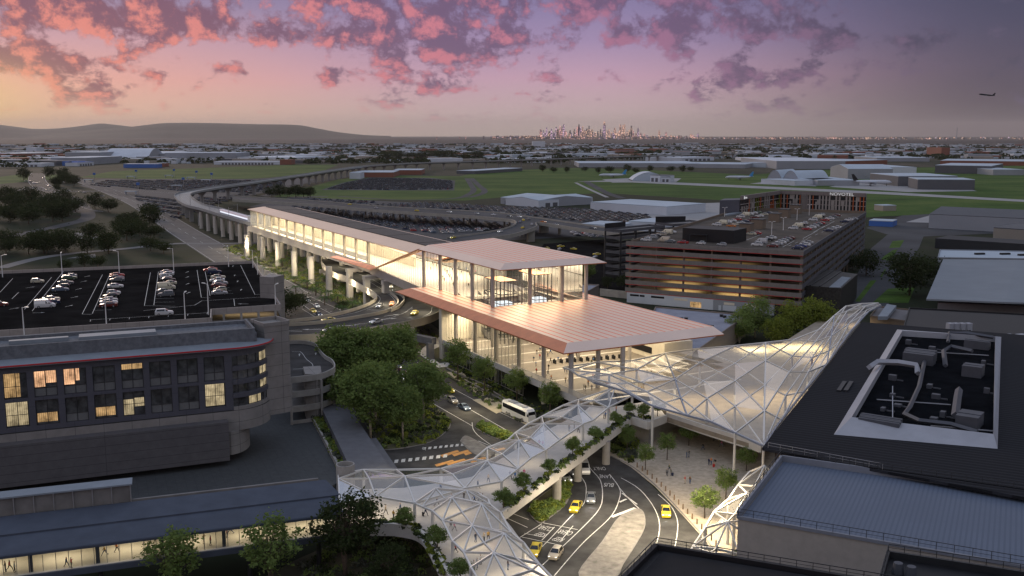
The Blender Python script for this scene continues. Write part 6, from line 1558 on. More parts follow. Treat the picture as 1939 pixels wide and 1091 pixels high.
# ---- paved forecourt deck and planted strip
slab('forecourt_deck', [(0,1000),(0,880),(420,700),(545,690),(560,730),(655,905),(620,925),(300,975)], 0, 1.4, panelled('forecourt_paving', (.055, .060, .062), tuple(hu), 1.8, 1.0, .05, (.03, .032, .034), .8, .2, .8, z_axis=tuple(hv)))
pl = zpoly([(549,700),(612,765),(645,830),(672,893),(648,897),(560,735)], 1.6); b = MB(); b.prism(pl, 0, 1.9)
tag(b.build('planter_bed', [m_soil]), kind='structure')
b = MB(); pe = [W(a, c, 1.6) for a, c in ((549,716),(590,790),(648,900))]
for p, q in zip(pe, pe[1:]): b.wall(p, q, .5, 1.3, 2.4)
pe = [W(a, c, 1.6) for a, c in ((570,716),(612,765),(645,830),(674,893))]
for p, q in zip(pe, pe[1:]): b.wall(p, q, .4, 1.3, 2.5)
tag(b.build('planter_wall', [m_conc]), 'two low pale walls edging the long planted strip beside the hotel deck', 'wall')
shrub_bed('shrubs', [(p.x, p.y) for p in pl], 1.9, 'patchwork of low shrubs in the long strip beside the hotel deck', 2.2, .75, [m_sage, m_leaf_yellow, m_leaf, m_leaf_dark], 'stuff', 41)
b = MB(); b.prism(zpoly([(607,768),(656,764),(752,905),(672,905)], 4.0), 0, 4.0); grf = b.build('flat_roof_block', [mat('membrane_grey', (.125, .128, .14), .85, var=.15, scale=.5)]); tag(grf, 'plain grey flat roofed block between the planted strip and the gum trees', 'building')
b = MB(); b.prism(zpoly([(696,831),(712,829),(765,905),(752,905)], 2.6), 0, 2.6); tag(b.build('flat_roof_annex', [MATS['membrane_grey']]), 'narrow lower grey roof stepping down beside the grey flat roofed block', 'building')
# ---- glazed corridor
cu_ = Vector((.942, .336, 0)).normalized(); cv_ = Vector((-cu_.y, cu_.x, 0)); c0_ = W(650, 973, 9.0); c0_.z = 0
def Cc(x, d, z): return c0_+cu_*x+cv_*d+Vector((0, 0, z))
m_croof = mat('corridor_roof', (.075, .088, .115), .75, .0, spec=.15, var=.12, scale=.3)
cor = empty('glazed_corridor', Cc(-30, 4, 6), 'long glazed corridor with a blue grey stepped roof and warm light inside', 'corridor')
for (d0, z0, d1, z1, xr) in ((-.3, 9.0, 5.6, 9.75, 0.0), (5.5, 10.0, 12.0, 10.6, .6)):
    b = MB(); b.hexa([Cc(-80, d0, z0), Cc(xr, d0, z0), Cc(xr-1.5 if d0 > 0 else xr, d1, z1), Cc(-80, d1, z1)], [Cc(-80, d0, z0+.3), Cc(xr, d0, z0+.3), Cc(xr-1.5 if d0 > 0 else xr, d1, z1+.3), Cc(-80, d1, z1+.3)]); b.build('roof', [m_croof], cor)
b = MB(); b.hexa([Cc(-80, -.5, 8.85), Cc(0, -.5, 8.85), Cc(0, -.2, 8.85), Cc(-80, -.2, 8.85)], [Cc(-80, -.5, 9.25), Cc(0, -.5, 9.25), Cc(0, -.2, 9.25), Cc(-80, -.2, 9.25)]); b.build('fascia', [m_croof], cor)
b = MB(); b.hexa([Cc(-80, -.4, 5.1), Cc(-.5, -.4, 5.1), Cc(-.5, 10, 5.1), Cc(-80, 10, 5.1)], [Cc(-80, -.4, 5.995), Cc(-.5, -.4, 5.995), Cc(-.5, 10, 5.995), Cc(-80, 10, 5.995)]); b.build('floor', [m_floor_lit], cor)
b = MB(); b.hexa([Cc(-80, -.75, 5.0), Cc(-.5, -.75, 5.0), Cc(-.5, -.41, 5.0), Cc(-80, -.41, 5.0)], [Cc(-80, -.75, 5.9), Cc(-.5, -.75, 5.9), Cc(-.5, -.41, 5.9), Cc(-80, -.41, 5.9)]); b.build('floor_edge', [m_croof], cor)
b = MB(); b.wall(Cc(-80, 10, 0), Cc(-.6, 10, 0), .3, 6, 10.2); b.build('back_wall', [m_cream], cor)
curtain('glazing', Cc(-80, 0, 0), Cc(-.6, 0, 0), 5.9, 8.95, 1.75, m_glass, cor, .07)
for k in range(9):
    b = MB(); b.box(Cc(-74+k*9.2, .35, 0), .55, .45, 5.0, 9.0, math.atan2(cu_.y, cu_.x)); b.build('column', [m_croof], cor)
    lamp('AREA', Cc(-70+k*9.2, 4, 8.9), 190, (1, .83, .56), 6, 3, (0, 0, math.atan2(cu_.y, cu_.x)), name='corridor_luminaire')
for k in range(7):
    b = MB(); b.cyl(Cc(-70+k*11, 1, 0), 0, 5.0, .4, n=10); b.build('leg', [m_dark_metal], cor)
b = MB(); b.wall(Cc(-80, 13.2, 0), Cc(-2, 13.2, 0), .5, 8.5, 10.9)
b.build('back_parapet', [m_conc_dark], cor)
X0, X1 = -55.5, -32.5
gb = empty('glazed_kiosk', Cc(-44, 14, 10.6), 'narrow pale roofed glazed box with thin posts in front of the hotel slab', 'kiosk')
for k in range(9): b = MB(); b.bar(Cc(X0+(X1-X0)*k/8, 12.6, 10.6), Cc(X0+(X1-X0)*k/8, 12.6, 13.6), .14); b.build('post', [m_steel], gb)
b = MB(); b.prism([Cc(X0-.3, 12.3, 0), Cc(X1+.3, 12.3, 0), Cc(X1+.3, 15.5, 0), Cc(X0-.3, 15.5, 0)], 13.6, 13.85); b.build('roof', [m_visor], gb)
b = MB(); b.prism([Cc(X0, 12.9, 0), Cc(X1, 12.9, 0), Cc(X1, 15.2, 0), Cc(X0, 15.2, 0)], 10.6, 13.59); b.build('wall', [m_conc_dark], gb)
# ---- parking deck at the left
ZC = 23.5
pk = empty('parking_deck', W(300, 560, 0), 'dark asphalt roofed parking deck with pale parapets and tall lamp posts, left', 'car park')
cpx = [(-110, 523), (479, 499), (531, 583), (400, 592), (399, 609), (-110, 640)]
cp = zpoly(cpx, ZC)
b = MB(); b.prism(cp, ZC-.5, ZC-.004); b.build('deck', [m_asphalt_dark], pk)
for i in range(len(cp)):
    b = MB(); p, q = cp[i], cp[(i+1) % len(cp)]; b.wall(p, q, .3, ZC-.7, ZC+1.0); b.build('parapet', [panelled('parapet_concrete', (.36, .32, .29), tuple(hu), 3.2, 9, .06, None, .85, .12)], pk)
for lv in range(1, 7):
    z = ZC-3.2*lv; b = MB(); ins = [p*1 for p in cp]; b.prism(ins, z-.4, z); b.build('deck', [m_conc_dark], pk)
    b = MB()
    for i in (1, 2, 3, 4): b.wall(cp[i], cp[(i+1) % len(cp)], .25, z-.5, z+.95)
    b.build('parapet', [m_conc_dark], pk)
for i, n in ((4, 11), (2, 4), (1, 9), (3, 2)):
    p, q = cp[i], cp[(i+1) % len(cp)]
    for k in range(n): b = MB(); c = p.lerp(q, (k+.3)/n); b.box(c, .6, .6, 0, ZC-.6, .3); b.build('column', [m_conc], pk)
pk_l = [lamp('AREA', W(a, c, ZC-.9), 300, (1, .72, .38), 14, 5, name='deck_light') for a, c in ((60,612),(200,606),(340,598),(470,580))]
b = MB(); b.box(W(516, 562, ZC), 4.6, 5.6, 0, ZC+6.2, -.32); b.build('stair_tower', [m_hconc], pk)
# bay lines and arrows
lm = MB()
def cl(p, w=.14, dash=None): mark(p, ZC+.002, w, dash, to=lm)
def roofline(qs): [cl([a, c]) for a, c in zip(qs, qs[1:])]
def zq(x, y): return (x/3.117, 480+y/3.117)
for qs in ([(305,140),(145,330)], [(375,105),(190,340)], [(605,125),(485,358),(540,360)], [(650,120),(545,355)], [(888,112),(852,308),(1035,312)], [(935,108),(908,305)], [(1163,98),(1188,260),(1240,262)], [(1208,95),(1240,250)], [(1420,70),(1505,243),(1590,240)], [(845,338),(1150,305),(1190,280),(1380,268),(1640,250)], [(1380,268),(1385,310)], [(75,148),(0,230)], [(110,230),(70,268)], [(530,392),(1225,350)], [(1225,345),(1222,358)]): roofline([zq(*q) for q in qs])
for k in range(9):
    for (ax, ay, bx, by, dx, dy) in ((372,110,195,335,28,-4), (648,125,548,350,36,-3), (934,112,910,300,40,-2), (1209,98,1240,248,46,-2)):
        u = k/8.5; x, y = ax+(bx-ax)*u, ay+(by-ay)*u; s_ = 1+.6*u; cl([zq(x, y), zq(x+dx*1.9*s_, y+dy*s_)], .1)
for k in range(6): cl([zq(535+k*115, 392-k*7), zq(532+k*115, 402-k*7)], .12)
for x, y, hd in ((515,135,75),(495,165,75),(465,210,75),(440,258,72),(408,310,72),(1105,110,88),(1105,140,88),(1107,180,88),(1112,232,88),(1375,75,100),(1385,130,100),(1402,165,100),(1423,215,100),(1435,298,180),(180,200,60),(85,325,60),(230,350,10)): arrow(zq(x, y)[0], zq(x, y)[1], ZC+.002, R(hd), .62, lm)
lm.build('bay_marking', [m_white], pk)
# spiral ramp
rp = empty('spiral_ramp', W(600, 700, 0), 'curved three storey concrete parking ramp beside the hotel tower', 'parking ramp')
ro = [(545,652),(570,651),(596,656),(605,668),(616,680),(629,688),(634,700),(624,708),(600,716),(550,722)]
ZS = 12.0; rpo = [W(a, c, ZS) for a, c in sm(ro, 4)]
for lv in range(4):
    z = ZS-3.6*lv; b = MB(); b.prism([Vector((p.x, p.y, 0)) for p in rpo], z-.4, z); b.build('ramp', [m_asphalt if lv == 0 else m_conc_dark], rp)
    b = MB(); b.sweep([Vector((p.x, p.y, 0)) for p in rpo], [(-.15, z-.5), (.15, z-.5), (.15, z+1.0), (-.15, z+1.0)]); b.build('parapet', [m_conc], rp)
for k in range(6, len(rpo), 5): b = MB(); b.cyl(rpo[k]*.998, 0, ZS-.5, .3, n=10); b.build('column', [m_conc], rp)
b = MB(); q = zpoly([(574,702),(607,700),(609,712),(600,716),(578,716)], ZS); b.prism([Vector((p.x, p.y, 0)) for p in q], 0, ZS+1.0); b.build('stair_core', [m_hconc], rp)
lm = MB(); mark([(553,666),(569,666),(580,680),(592,690),(588,697),(555,699)], ZS+.002, .14, None, to=lm); arrow(567, 672, ZS+.002, R(100), .6, lm); arrow(598, 670, ZS+.002, R(100), .6, lm); lm.build('lane_marking', [m_white], rp)
# lamp posts on the parking roof
for k, (a, c, hpx, lb) in enumerate(((5,525,42,'far edge, leftmost'),(118,522,43,'far edge, second from left'),(226,517,42,'far edge, third from left'),(329,512,42,'far edge, fourth from left'),(433,505,40,'far edge, rightmost'),
        (46,636,56,'near edge, leftmost'),(202,620,58,'near edge, middle'),(351,611,58,'near edge, rightmost'),(395,596,60,'at the step of the near edge'),
        (479,507,34,'right edge, farthest'),(488,520,34,'right edge, second'),(499,542,36,'right edge, third'),(508,556,38,'right edge, fourth'),(522,580,42,'right edge, nearest'))):
    p = W(a, c, ZC); h = hpx*p.y/F_PX; lamp_post(p, h, .9+k, 'thin white lamp post on the parking deck, '+lb, 'lamp posts on the parking deck')
# trees and bushes on the left
gl_ = random.Random(4)
LEFTW = []
for k in range(34):
    a, c = gl_.choice(((gl_.uniform(-10, 150), gl_.uniform(380, 428)), (gl_.uniform(165, 300), gl_.uniform(398, 462)), (gl_.uniform(-10, 230), gl_.uniform(468, 482)), (gl_.uniform(90, 150), gl_.uniform(338, 366))))
    LEFTW.append((a, c))
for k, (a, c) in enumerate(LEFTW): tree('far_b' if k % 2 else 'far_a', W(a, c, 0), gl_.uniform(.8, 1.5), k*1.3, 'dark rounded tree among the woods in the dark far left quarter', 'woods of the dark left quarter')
for k, (kd, a, c, s_, lb) in enumerate((('far_a',540,600,1.0,'dark bush beside the parking deck stair tower'),('far_b',560,588,.8,'dark bush by the road under the station viaduct'),('far_a',205,475,1.0,'lone dark tree beyond the parking deck'),('far_b',285,475,.9,'dark tree near the access road crossing'),('far_b',310,480,.8,'smaller dark tree near the access road crossing'),
        ('far_a',235,430,1.0,'tree in the wood beside the access road, farthest'),('far_b',250,440,1.2,'tree in the wood beside the access road, second'),('far_a',265,448,1.1,'tree in the wood beside the access road, third'),('far_b',285,452,1.0,'tree in the wood beside the access road, fourth'),('far_a',225,442,1.0,'tree in the wood beside the access road, on its left flank'),('far_b',300,445,.7,'tree in the wood beside the access road, at its right tip'),
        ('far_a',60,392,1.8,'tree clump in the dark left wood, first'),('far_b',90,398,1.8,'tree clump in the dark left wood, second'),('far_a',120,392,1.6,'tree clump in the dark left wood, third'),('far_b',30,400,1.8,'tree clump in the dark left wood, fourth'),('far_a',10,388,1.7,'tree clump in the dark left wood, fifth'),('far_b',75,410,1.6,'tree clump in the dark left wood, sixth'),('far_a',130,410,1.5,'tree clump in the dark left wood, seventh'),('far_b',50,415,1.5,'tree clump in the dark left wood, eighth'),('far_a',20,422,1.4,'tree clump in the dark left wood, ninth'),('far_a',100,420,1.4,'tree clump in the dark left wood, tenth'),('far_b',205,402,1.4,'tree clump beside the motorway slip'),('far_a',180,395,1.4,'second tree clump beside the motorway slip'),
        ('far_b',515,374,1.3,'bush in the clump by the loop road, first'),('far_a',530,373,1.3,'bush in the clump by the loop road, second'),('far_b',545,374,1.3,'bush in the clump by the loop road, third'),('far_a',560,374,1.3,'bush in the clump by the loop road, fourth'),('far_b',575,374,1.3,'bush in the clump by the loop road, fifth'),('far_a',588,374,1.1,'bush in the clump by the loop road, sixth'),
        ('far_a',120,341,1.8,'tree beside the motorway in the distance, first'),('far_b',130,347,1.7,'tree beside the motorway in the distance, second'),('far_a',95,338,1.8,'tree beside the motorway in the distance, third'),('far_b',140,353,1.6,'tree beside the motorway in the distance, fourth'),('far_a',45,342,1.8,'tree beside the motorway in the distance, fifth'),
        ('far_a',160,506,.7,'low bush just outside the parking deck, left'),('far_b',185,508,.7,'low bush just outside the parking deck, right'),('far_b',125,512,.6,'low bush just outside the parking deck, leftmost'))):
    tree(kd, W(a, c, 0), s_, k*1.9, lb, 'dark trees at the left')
for k, (kd, a, c, s_, lb) in enumerate((('gum_dark',655,1090,1.02,'large dark gum with reddish limbs in front of the bridge end'),('airy',330,1130,.95,'leafy tree in front of the corridor glass, left of two'),('airy',515,1118,1.0,'leafy tree in front of the corridor glass, right of two'),('gum_dark',735,1125,.6,'low dark tree at the bottom edge below the curved parapet'))):
    tree(kd, W(a, c, 0), s_, k*2.3, lb, 'trees in front of the corridor')
slab('lower_garden', [(380,1160),(560,1060),(700,1000),(800,1010),(860,1160)], 0, .1, mat('garden_soil_dark', (.045, .035, .025), .95, var=.4, scale=.4, c2=(.06, .06, .03)))
shrub_bed('shrubs', [(p.x, p.y) for p in zpoly([(560,1080),(700,1006),(790,1014),(830,1080),(840,1150),(560,1150)], 0)], .1, 'dark rough shrubs in the garden below the curved parapet', .5, .8, [m_leaf_dark, m_leaf, m_sage], 'stuff', 44, .7)
# ================================================================== right: parking structure, hotel behind it, terminal roofs
ra, rb, rc_, rd_ = W(1189,457,26), W(1521,476,26), W(1640,401,26), W(1403,394,26)
for p in (ra, rb, rc_, rd_): p.z = 0
ru = (rb-ra).normalized(); rvl = (rc_-rb).normalized(); rvr = (rd_-ra).normalized()
def RQ(a, c, z):
    """a: 0..1 along the front, c: 0..1 to the back"""
    f = ra.lerp(rb, a); k = rd_.lerp(rc_, a); p = f.lerp(k, c); p.z = z; return p
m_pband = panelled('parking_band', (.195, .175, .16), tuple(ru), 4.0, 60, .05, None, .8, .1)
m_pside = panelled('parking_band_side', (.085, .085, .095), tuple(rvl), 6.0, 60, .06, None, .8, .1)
m_pdeck = mat('parking_roof_deck', (.10, .085, .07), .9, spec=.08, var=.4, scale=.09)
m_pint = mat('parking_soffit', (.34, .29, .20), .8, var=.1, scale=.3)
m_tan = mat('tan_box', (.19, .145, .105), .85, var=.08, scale=.4)
rp2 = empty('parking_structure', RQ(.5, .5, 0), 'big seven storey parking structure with brown bands and cars on its roof, right', 'car park')
RZ = 24.9
b = MB(); b.hexa([RQ(0, 0, RZ-.5), RQ(1, 0, RZ-.5), RQ(1, 1, RZ-.5), RQ(0, 1, RZ-.5)], [RQ(0, 0, RZ), RQ(1, 0, RZ), RQ(1, 1, RZ), RQ(0, 1, RZ)]); b.build('roof_deck', [m_pdeck], rp2)
for lv in range(7):
    z1 = 26.0-3.27*lv; z0 = z1-1.75
    b = MB(); b.wall(RQ(0, 0, 0)-ru*.9, RQ(1, 0, 0)+ru*.2, .35, z0, z1); bo = b.build('band', [m_pband], rp2)
    b = MB(); b.wall(RQ(0, 0, 0)-ru*.6, RQ(1, 0, 0), .25, z0-.22, z0-.01); b.build('red_line', [m_redtrim], bo)
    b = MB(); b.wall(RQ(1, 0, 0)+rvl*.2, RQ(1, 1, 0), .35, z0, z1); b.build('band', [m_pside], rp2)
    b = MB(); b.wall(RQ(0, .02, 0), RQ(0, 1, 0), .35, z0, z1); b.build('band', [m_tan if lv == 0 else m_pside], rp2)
    if lv:
        b = MB(); z = z1-1.0; b.hexa([RQ(.005, .004, z-.35), RQ(.995, .004, z-.35), RQ(.995, .99, z-.35), RQ(.005, .99, z-.35)], [RQ(.005, .004, z), RQ(.995, .004, z), RQ(.995, .99, z), RQ(.005, .99, z)]); b.build('deck', [m_pint], rp2)
b = MB(); b.wall(RQ(0, 1, 0), RQ(1, 1, 0), .35, 24.2, 26.4); b.build('band', [m_tan], rp2)
for a, c in [(.01+.98*k/6, c) for k in range(7) for c in (.006, .08, .2, .35)]+[(.994, .03+.95*k/15) for k in range(16)]:
    b = MB(); b.box(RQ(a, c, 0), .7, .7, 0, RZ-.5, math.atan2(ru.y, ru.x)); b.build('column', [m_tan], rp2)
b = MB()
for k in range(7):
    z = 26-3.27*k-1; b.hexa([RQ(.06, .09, z-3.2), RQ(.94, .09, z-3.2), RQ(.94, .095, z-3.2), RQ(.06, .095, z-3.2)], [RQ(.06, .09, z-1.2), RQ(.94, .09, z-1.2), RQ(.94, .095, z-1.2), RQ(.06, .095, z-1.2)])
b.build('ramp_wall', [m_pint], rp2)
for lv in range(1, 7):
    z = 26-3.27*lv-1+2.7
    for a in (.3, .62): lamp('AREA', RQ(a, .045, z), (26, 34, 44, 60, 120, 170)[lv-1]*3.6, (1, .72, .36), 14, 5, (0, 0, math.atan2(ru.y, ru.x)), name='parking_light')
# podium: white and grey rendered wall with windows
def fr_wall(a0, a1, z0, z1, m, nm='podium_wall', off=.1):
    b = MB(); b.wall(RQ(a0, 0, 0)+rvl*off, RQ(a1, 0, 0)+rvl*off, .3, z0, z1); return b.build(nm, [m], rp2)
fr_wall(0, .52, 0, 4.6, BW['white']); fr_wall(.521, .86, 0, 4.6, BW['grey']); fr_wall(.861, 1.0, 0, 4.6, m_black)
for a0, a1, z0, z1, m in ((.02, .075, 2.9, 3.7, m_winfar), (.08, .11, 2.9, 3.7, m_winfar), (.15, .23, 2.9, 3.7, m_winfar), (.29, .37, 2.7, 3.6, m_cream), (.385, .45, .4, 2.7, CUR[0]), (.58, .64, 2.6, 3.6, m_cream), (.70, .76, 2.6, 3.6, m_cream), (.55, .565, .2, 2.2, BW['white'])):
    b = MB(); b.wall(RQ(a0, 0, 0)-rvl*.07, RQ(a1, 0, 0)-rvl*.07, .1, z0, z1); b.build('window', [m], rp2)
for a0, a1 in ((.02, .11), (.15, .24), (.29, .37), (.575, .65), (.69, .77)):
    b = MB(); b.wall(RQ(a0, 0, 0)-rvl*.09, RQ(a1, 0, 0)-rvl*.09, .1, .3, 2.4); b.build('panel', [BW['white']], rp2)
# roof cores
for k, (x0, x1, y0, y1, hpx) in enumerate(((1397,1424,423,442,0),(1420,1447,415,434,0),(1453,1478,404,421,0),(1472,1495,396,413,0),(1494,1516,388,405,0))):
    p = W((x0+x1)/2, y1, RZ)+rvl*3; h = (y1-y0)*p.y/F_PX*.92; b = MB(); w_ = (x1-x0)*p.y/F_PX*.80
    b.box(p, w_, 6, RZ+.004, RZ+h, math.atan2(ru.y, ru.x)); o = b.build('lift_core', [m_tan], rp2)
    b = MB(); b.box(p, w_+.3, 6.3, RZ+h+.01, RZ+h+.3, math.atan2(ru.y, ru.x)); b.build('core_cap', [m_dark_metal], o)
p0_, p1_ = W(1292, 456, RZ), W(1389, 462, RZ); b = MB(); e_ = (p1_-p0_); n_ = Vector((-e_.y, e_.x, 0)).normalized()
b.prism([p0_, p1_, p1_+n_*15, p0_+n_*15], RZ+.004, RZ+5.6); o = b.build('plant_room', [m_black], rp2)
b = MB(); q0, q1 = p0_.lerp(p1_, .17), p0_.lerp(p1_, .50); b.wall(q0-n_*.8, q1-n_*.8, 1.5, RZ+3.0, RZ+3.25); b.box(q1-n_*1.4, .25, .25, RZ+.01, RZ+3, 0); b.box(q0-n_*1.4, .25, .25, RZ+.01, RZ+3, 0); b.build('porch', [m_dark_metal], o)
b = MB()
for (p, q) in (((1410,456),(1444,443)),((1390,452),(1418,440)),((1482,468),(1504,456)),((1540,440),(1562,428)),((1385,430),(1420,416)),((1572,418),(1594,408)),((1515,460),(1530,452)),((1520,452),(1548,437)),((1556,432),(1580,419))): mark([p, q], RZ+.003, .2, None, to=b)
for k in range(12): mark([(1493+k*12.6, 466-k*5.2), (1498+k*12.6, 463.8-k*5.2)], RZ+.003, .2, None, to=b)
b.build('bay_marking', [m_white], rp2)
for k, (a, c, h, lb) in enumerate(((1461,445,6,'nearest'),(1483,436,6,'second from the near end'),(1509,417,6,'third from the near end'),(1532,408,6,'farthest'),(1372,410,5,'by the far left parapet'))):
    lamp_post(W(a, c, RZ), h, .5, 'thin double headed lamp post on the parking structure roof, '+lb, 'lamp posts on the parking structure', double=True)
b = MB(); b.prism([W(1372,408,RZ), W(1402,403,RZ), W(1405,405,RZ), W(1375,410,RZ)], RZ+.01, RZ+.9); b.build('roof_light', [m_visor], rp2)
# mesh clad annex at the near right corner
za = 11.5; an = empty('mesh_clad_annex', W(1560, 600, 0), 'dark mesh clad annex with a pale skylight strip at the corner of the parking structure', 'building')
q = zpoly([(1489,538),(1593,546),(1624,519),(1545,508)], za); b = MB(); b.prism([Vector((p.x, p.y, 0)) for p in q], 1.0, za); b.build('wall', [ribbed('mesh_cladding', (.035, .034, .032), ru, .5, .6, .3, .8, .5, 1.2)], an)
b = MB(); s2 = zpoly([(1570,545),(1591,545.5),(1611,527),(1594,525)], za); b.prism([Vector((p.x, p.y, 0)) for p in s2], za+.01, za+.3); b.build('skylight', [m_visor], an)
for k in range(4): b = MB(); b.wall(q[0].lerp(q[1], .1+.17*k), q[3].lerp(q[2], .1+.17*k), .6, za+.01, za+.35); b.build('roof_fin', [m_dark_metal], an)
# open ramp tower left of it
rt = empty('ramp_tower', W(1165, 530, 0), 'open dark steel ramp tower with bare floors at the left of the parking structure', 'ramp tower')
t0, t1 = W(1145, 529, 0), W(1174, 533, 0); tx = (t1-t0); tnn = Vector((-tx.y, tx.x, 0)).normalized()*34; tb = [t0, t1, t1+tnn, t0+tnn]
for lv in range(7):
    z = 24.2-3.5*lv; b = MB(); b.prism(tb, z-.3, z); b.build('deck', [m_conc_dark], rt); b = MB()
    for i in range(4): b.wall(tb[i], tb[(i+1) % 4], .25, z-.4, z+.9)
    b.build('band', [m_pside], rt)
for u in (0, .33, .66, 1):
    for p in (tb[0].lerp(tb[3], u), tb[1].lerp(tb[2], u)): b = MB(); b.box(p, .9, .9, 0, 24, 0); b.build('column', [m_dark_metal], rt)
b = MB(); b.wall(tb[0]-tx*.03, tb[0]+tnn*.45-tx*.03, .3, 24.0, 27.5); b.build('screen', [m_black], rt)
t3 = W(1243, 441, 20); rt2 = empty('ramp_tower', Vector((t3.x, t3.y, 0)), 'second dark ramp tower further back with a black screen on top', 'ramp tower')
k0 = W(1241, 432, 18.5); k1 = W(1275, 436, 18.5); kn = Vector((-(k1-k0).y, (k1-k0).x, 0)).normalized()*26; kb = [k0, k1, k1+kn, k0+kn]
for lv in range(5):
    z = 21-3.5*lv; b = MB(); b.prism(kb, z-.3, z); b.build('deck', [m_conc_dark], rt2); b = MB()
    for i in range(4): b.wall(kb[i], kb[(i+1) % 4], .25, z-.4, z+.9)
    b.build('band', [m_pside], rt2)
for p in kb: b = MB(); b.box(p, .9, .9, 0, 21, 0); b.build('column', [m_dark_metal], rt2)
b = MB(); b.wall(kb[0], kb[0].lerp(kb[1], .5)+kn*.6, .3, 21.91, 25); b.build('screen', [m_black], rt2)
# ---- hotel beyond the roof
m_nov = panelled('hotel_cladding', (.20, .17, .155), tuple(ru), 3.6, 8, .08, None, .7, .08)
m_nov2 = mat('hotel_cladding_grey', (.10, .10, .12), .7, var=.08, scale=.3)
nv = empty('hotel', W(1520, 372, 30), 'L shaped hotel slab behind the parking structure with a lettered parapet and coloured fins', 'hotel')
zt = 35.0; PL, PI_, PR = W(1402, 372, zt), W(1477, 361.5, zt), W(1640, 367, zt)
for p in (PL, PI_, PR): p.z = 0
bk = Vector((.35, .93, 0))*17
PB = W(1363, 377.5, 33.6); PB.z = 0
b = MB(); b.prism([PI_, PR, PR+bk, PI_+bk], 0, 33.9); b.prism([PL, PI_, PI_+bk*.9, PL+bk], 0, 33.7); b.prism([PB, PL-Vector((.3, 0, 0)), PL+bk*.98, PB+bk], 0, 33.0); b.build('wall', [m_nov2], nv)
fins = [mat('fin_orange', (.50, .12, .03), .6, var=0), mat('fin_olive', (.16, .17, .02), .6, var=0), mat('fin_grey', (.34, .30, .27), .6, var=0)]
for (p, q, n, ols) in ((PI_, PR, 26, 0), (PL, PI_, 18, 1)):
    d = (q-p).normalized(); nn = Vector((d.y, -d.x, 0)); L = (q-p).length
    b = MB(); b.wall(p+nn*.5, q+nn*.5, 1.2, 33.0, zt+.3); b.build('parapet', [m_nov], nv)
    for row in range(3):
        z0 = 24.0+row*3.05; b = MB(); b.wall(p+nn*.3, q+nn*.3, .6, z0, z0+.35); b.build('floor_band', [fins[2]], nv)
    b = MB(); b.face([p+nn*.12+Vector((0, 0, 22)), q+nn*.12+Vector((0, 0, 22)), q+nn*.12+Vector((0, 0, 33)), p+nn*.12+Vector((0, 0, 33))]); b.build('window', [m_winfar], nv)
    g6 = random.Random(4+ols)
    for k in range(n):
        c = p+d*L*(k+.5)/n; m = g6.choices((0, 1, 2), (3, 0 if not ols else 4, 5))[0]; b = MB(); b.box(c+nn*.45, .45 if m < 2 else 1.0, .7, 22.5, 33.0 if g6.random() < .7 else 29, math.atan2(d.y, d.x)); b.build('fin', [fins[m]], nv)
    for k in range(n//3):
        c = p+d*L*g6.random(); z0 = 24.35+3.05*g6.randrange(3); b = MB(); b.box(c+nn*.4, 2.2, .3, z0, z0+2.6, math.atan2(d.y, d.x)); b.build('panel', [fins[2]], nv)
b = MB(); c = PI_.lerp(PR, .29); b.box(c+Vector((.3, -.8, 0)), 4, 2.6, 22, 33.6, 0); b.build('stair_bay', [m_nov], nv)
dsn = (PR-PI_).normalized(); rot = math.atan2(dsn.y, dsn.x); nn = Vector((dsn.y, -dsn.x, 0))
c = PI_.lerp(PR, .735)+nn*1.2; text_mesh('sign_lettering', 'NOVOTEL', Vector((c.x, c.y, 34.15)), rot, 3.1, 1.05, .82, emit('sign_white', (.95, .95, 1), .5), nv, math.pi/2, .05)
dl = (PI_-PL).normalized(); nl = Vector((dl.y, -dl.x, 0)); c = PL.lerp(PI_, .05)+nl*1.25
b = MB(); b.hexa([c-dl*.9+Vector((0, 0, 33.3)), c+dl*.6+Vector((0, 0, 33.3)), c+dl*.6+nl*.1+Vector((0, 0, 33.3)), c-dl*.9+nl*.1+Vector((0, 0, 33.3))], [c-dl*.9+Vector((0, 0, 35)), c+dl*.6+Vector((0, 0, 34.8)), c+dl*.6+nl*.1+Vector((0, 0, 34.8)), c-dl*.9+nl*.1+Vector((0, 0, 35))])
for k in range(4): b.bar(c+dl*(1.6+k*.8)+Vector((0, 0, 33.5)), c+dl*(1.6+k*.8)+Vector((0, 0, 34.4)), .22)
b.build('sign_logo', [MATS['sign_white']], nv)
# ---- low flat roofs between station and parking structure
m_flat = mat('flat_roof_blue', (.25, .27, .33), .9, spec=.1, var=.12, scale=.25)
def flat(px, z, label, name='flat_roofed_building', wall=None, m=None, ph=.5):
    q = zpoly(px, z); q = [Vector((p.x, p.y, 0)) for p in q]; e = empty(name, q[0], label, 'building')
    b = MB(); b.prism(q, 0, z-.003); b.build('wall', [wall or m_tan], e)
    b = MB(); c = sum(q, Vector())/len(q); qi = [p+(c-p).normalized()*.4 for p in q]; b.prism(qi, z, z+.05); b.build('roof', [m or m_flat], e)
    b = MB()
    for i in range(len(q)): b.wall(q[i], q[(i+1) % len(q)], .35, z+.003, z+ph)
    b.build('parapet', [wall or m_tan], e); return e
fb = flat([(1205,655),(1242,583),(1414,598),(1322,664)], 7.0, 'low blue grey flat roofed building between the station canopy and the parking structure', wall=mat('brown_render', (.20, .17, .15), .85, var=.1))
for k, (a, c) in enumerate(((1290,606),(1299,606),(1366,600),(1372,602),(1277,644),(1285,644))):
    p = W(a, c, 7.05); b = MB(); b.cyl(p, 7.06, 7.9, .55, .7, 10); b.build('roof_vent', [m_dark_metal], fb)
b = MB(); b.wall(W(1288,614,7), W(1350,622,7), 1.2, 7.3, 8.0); b.build('duct', [m_dark_metal], fb)
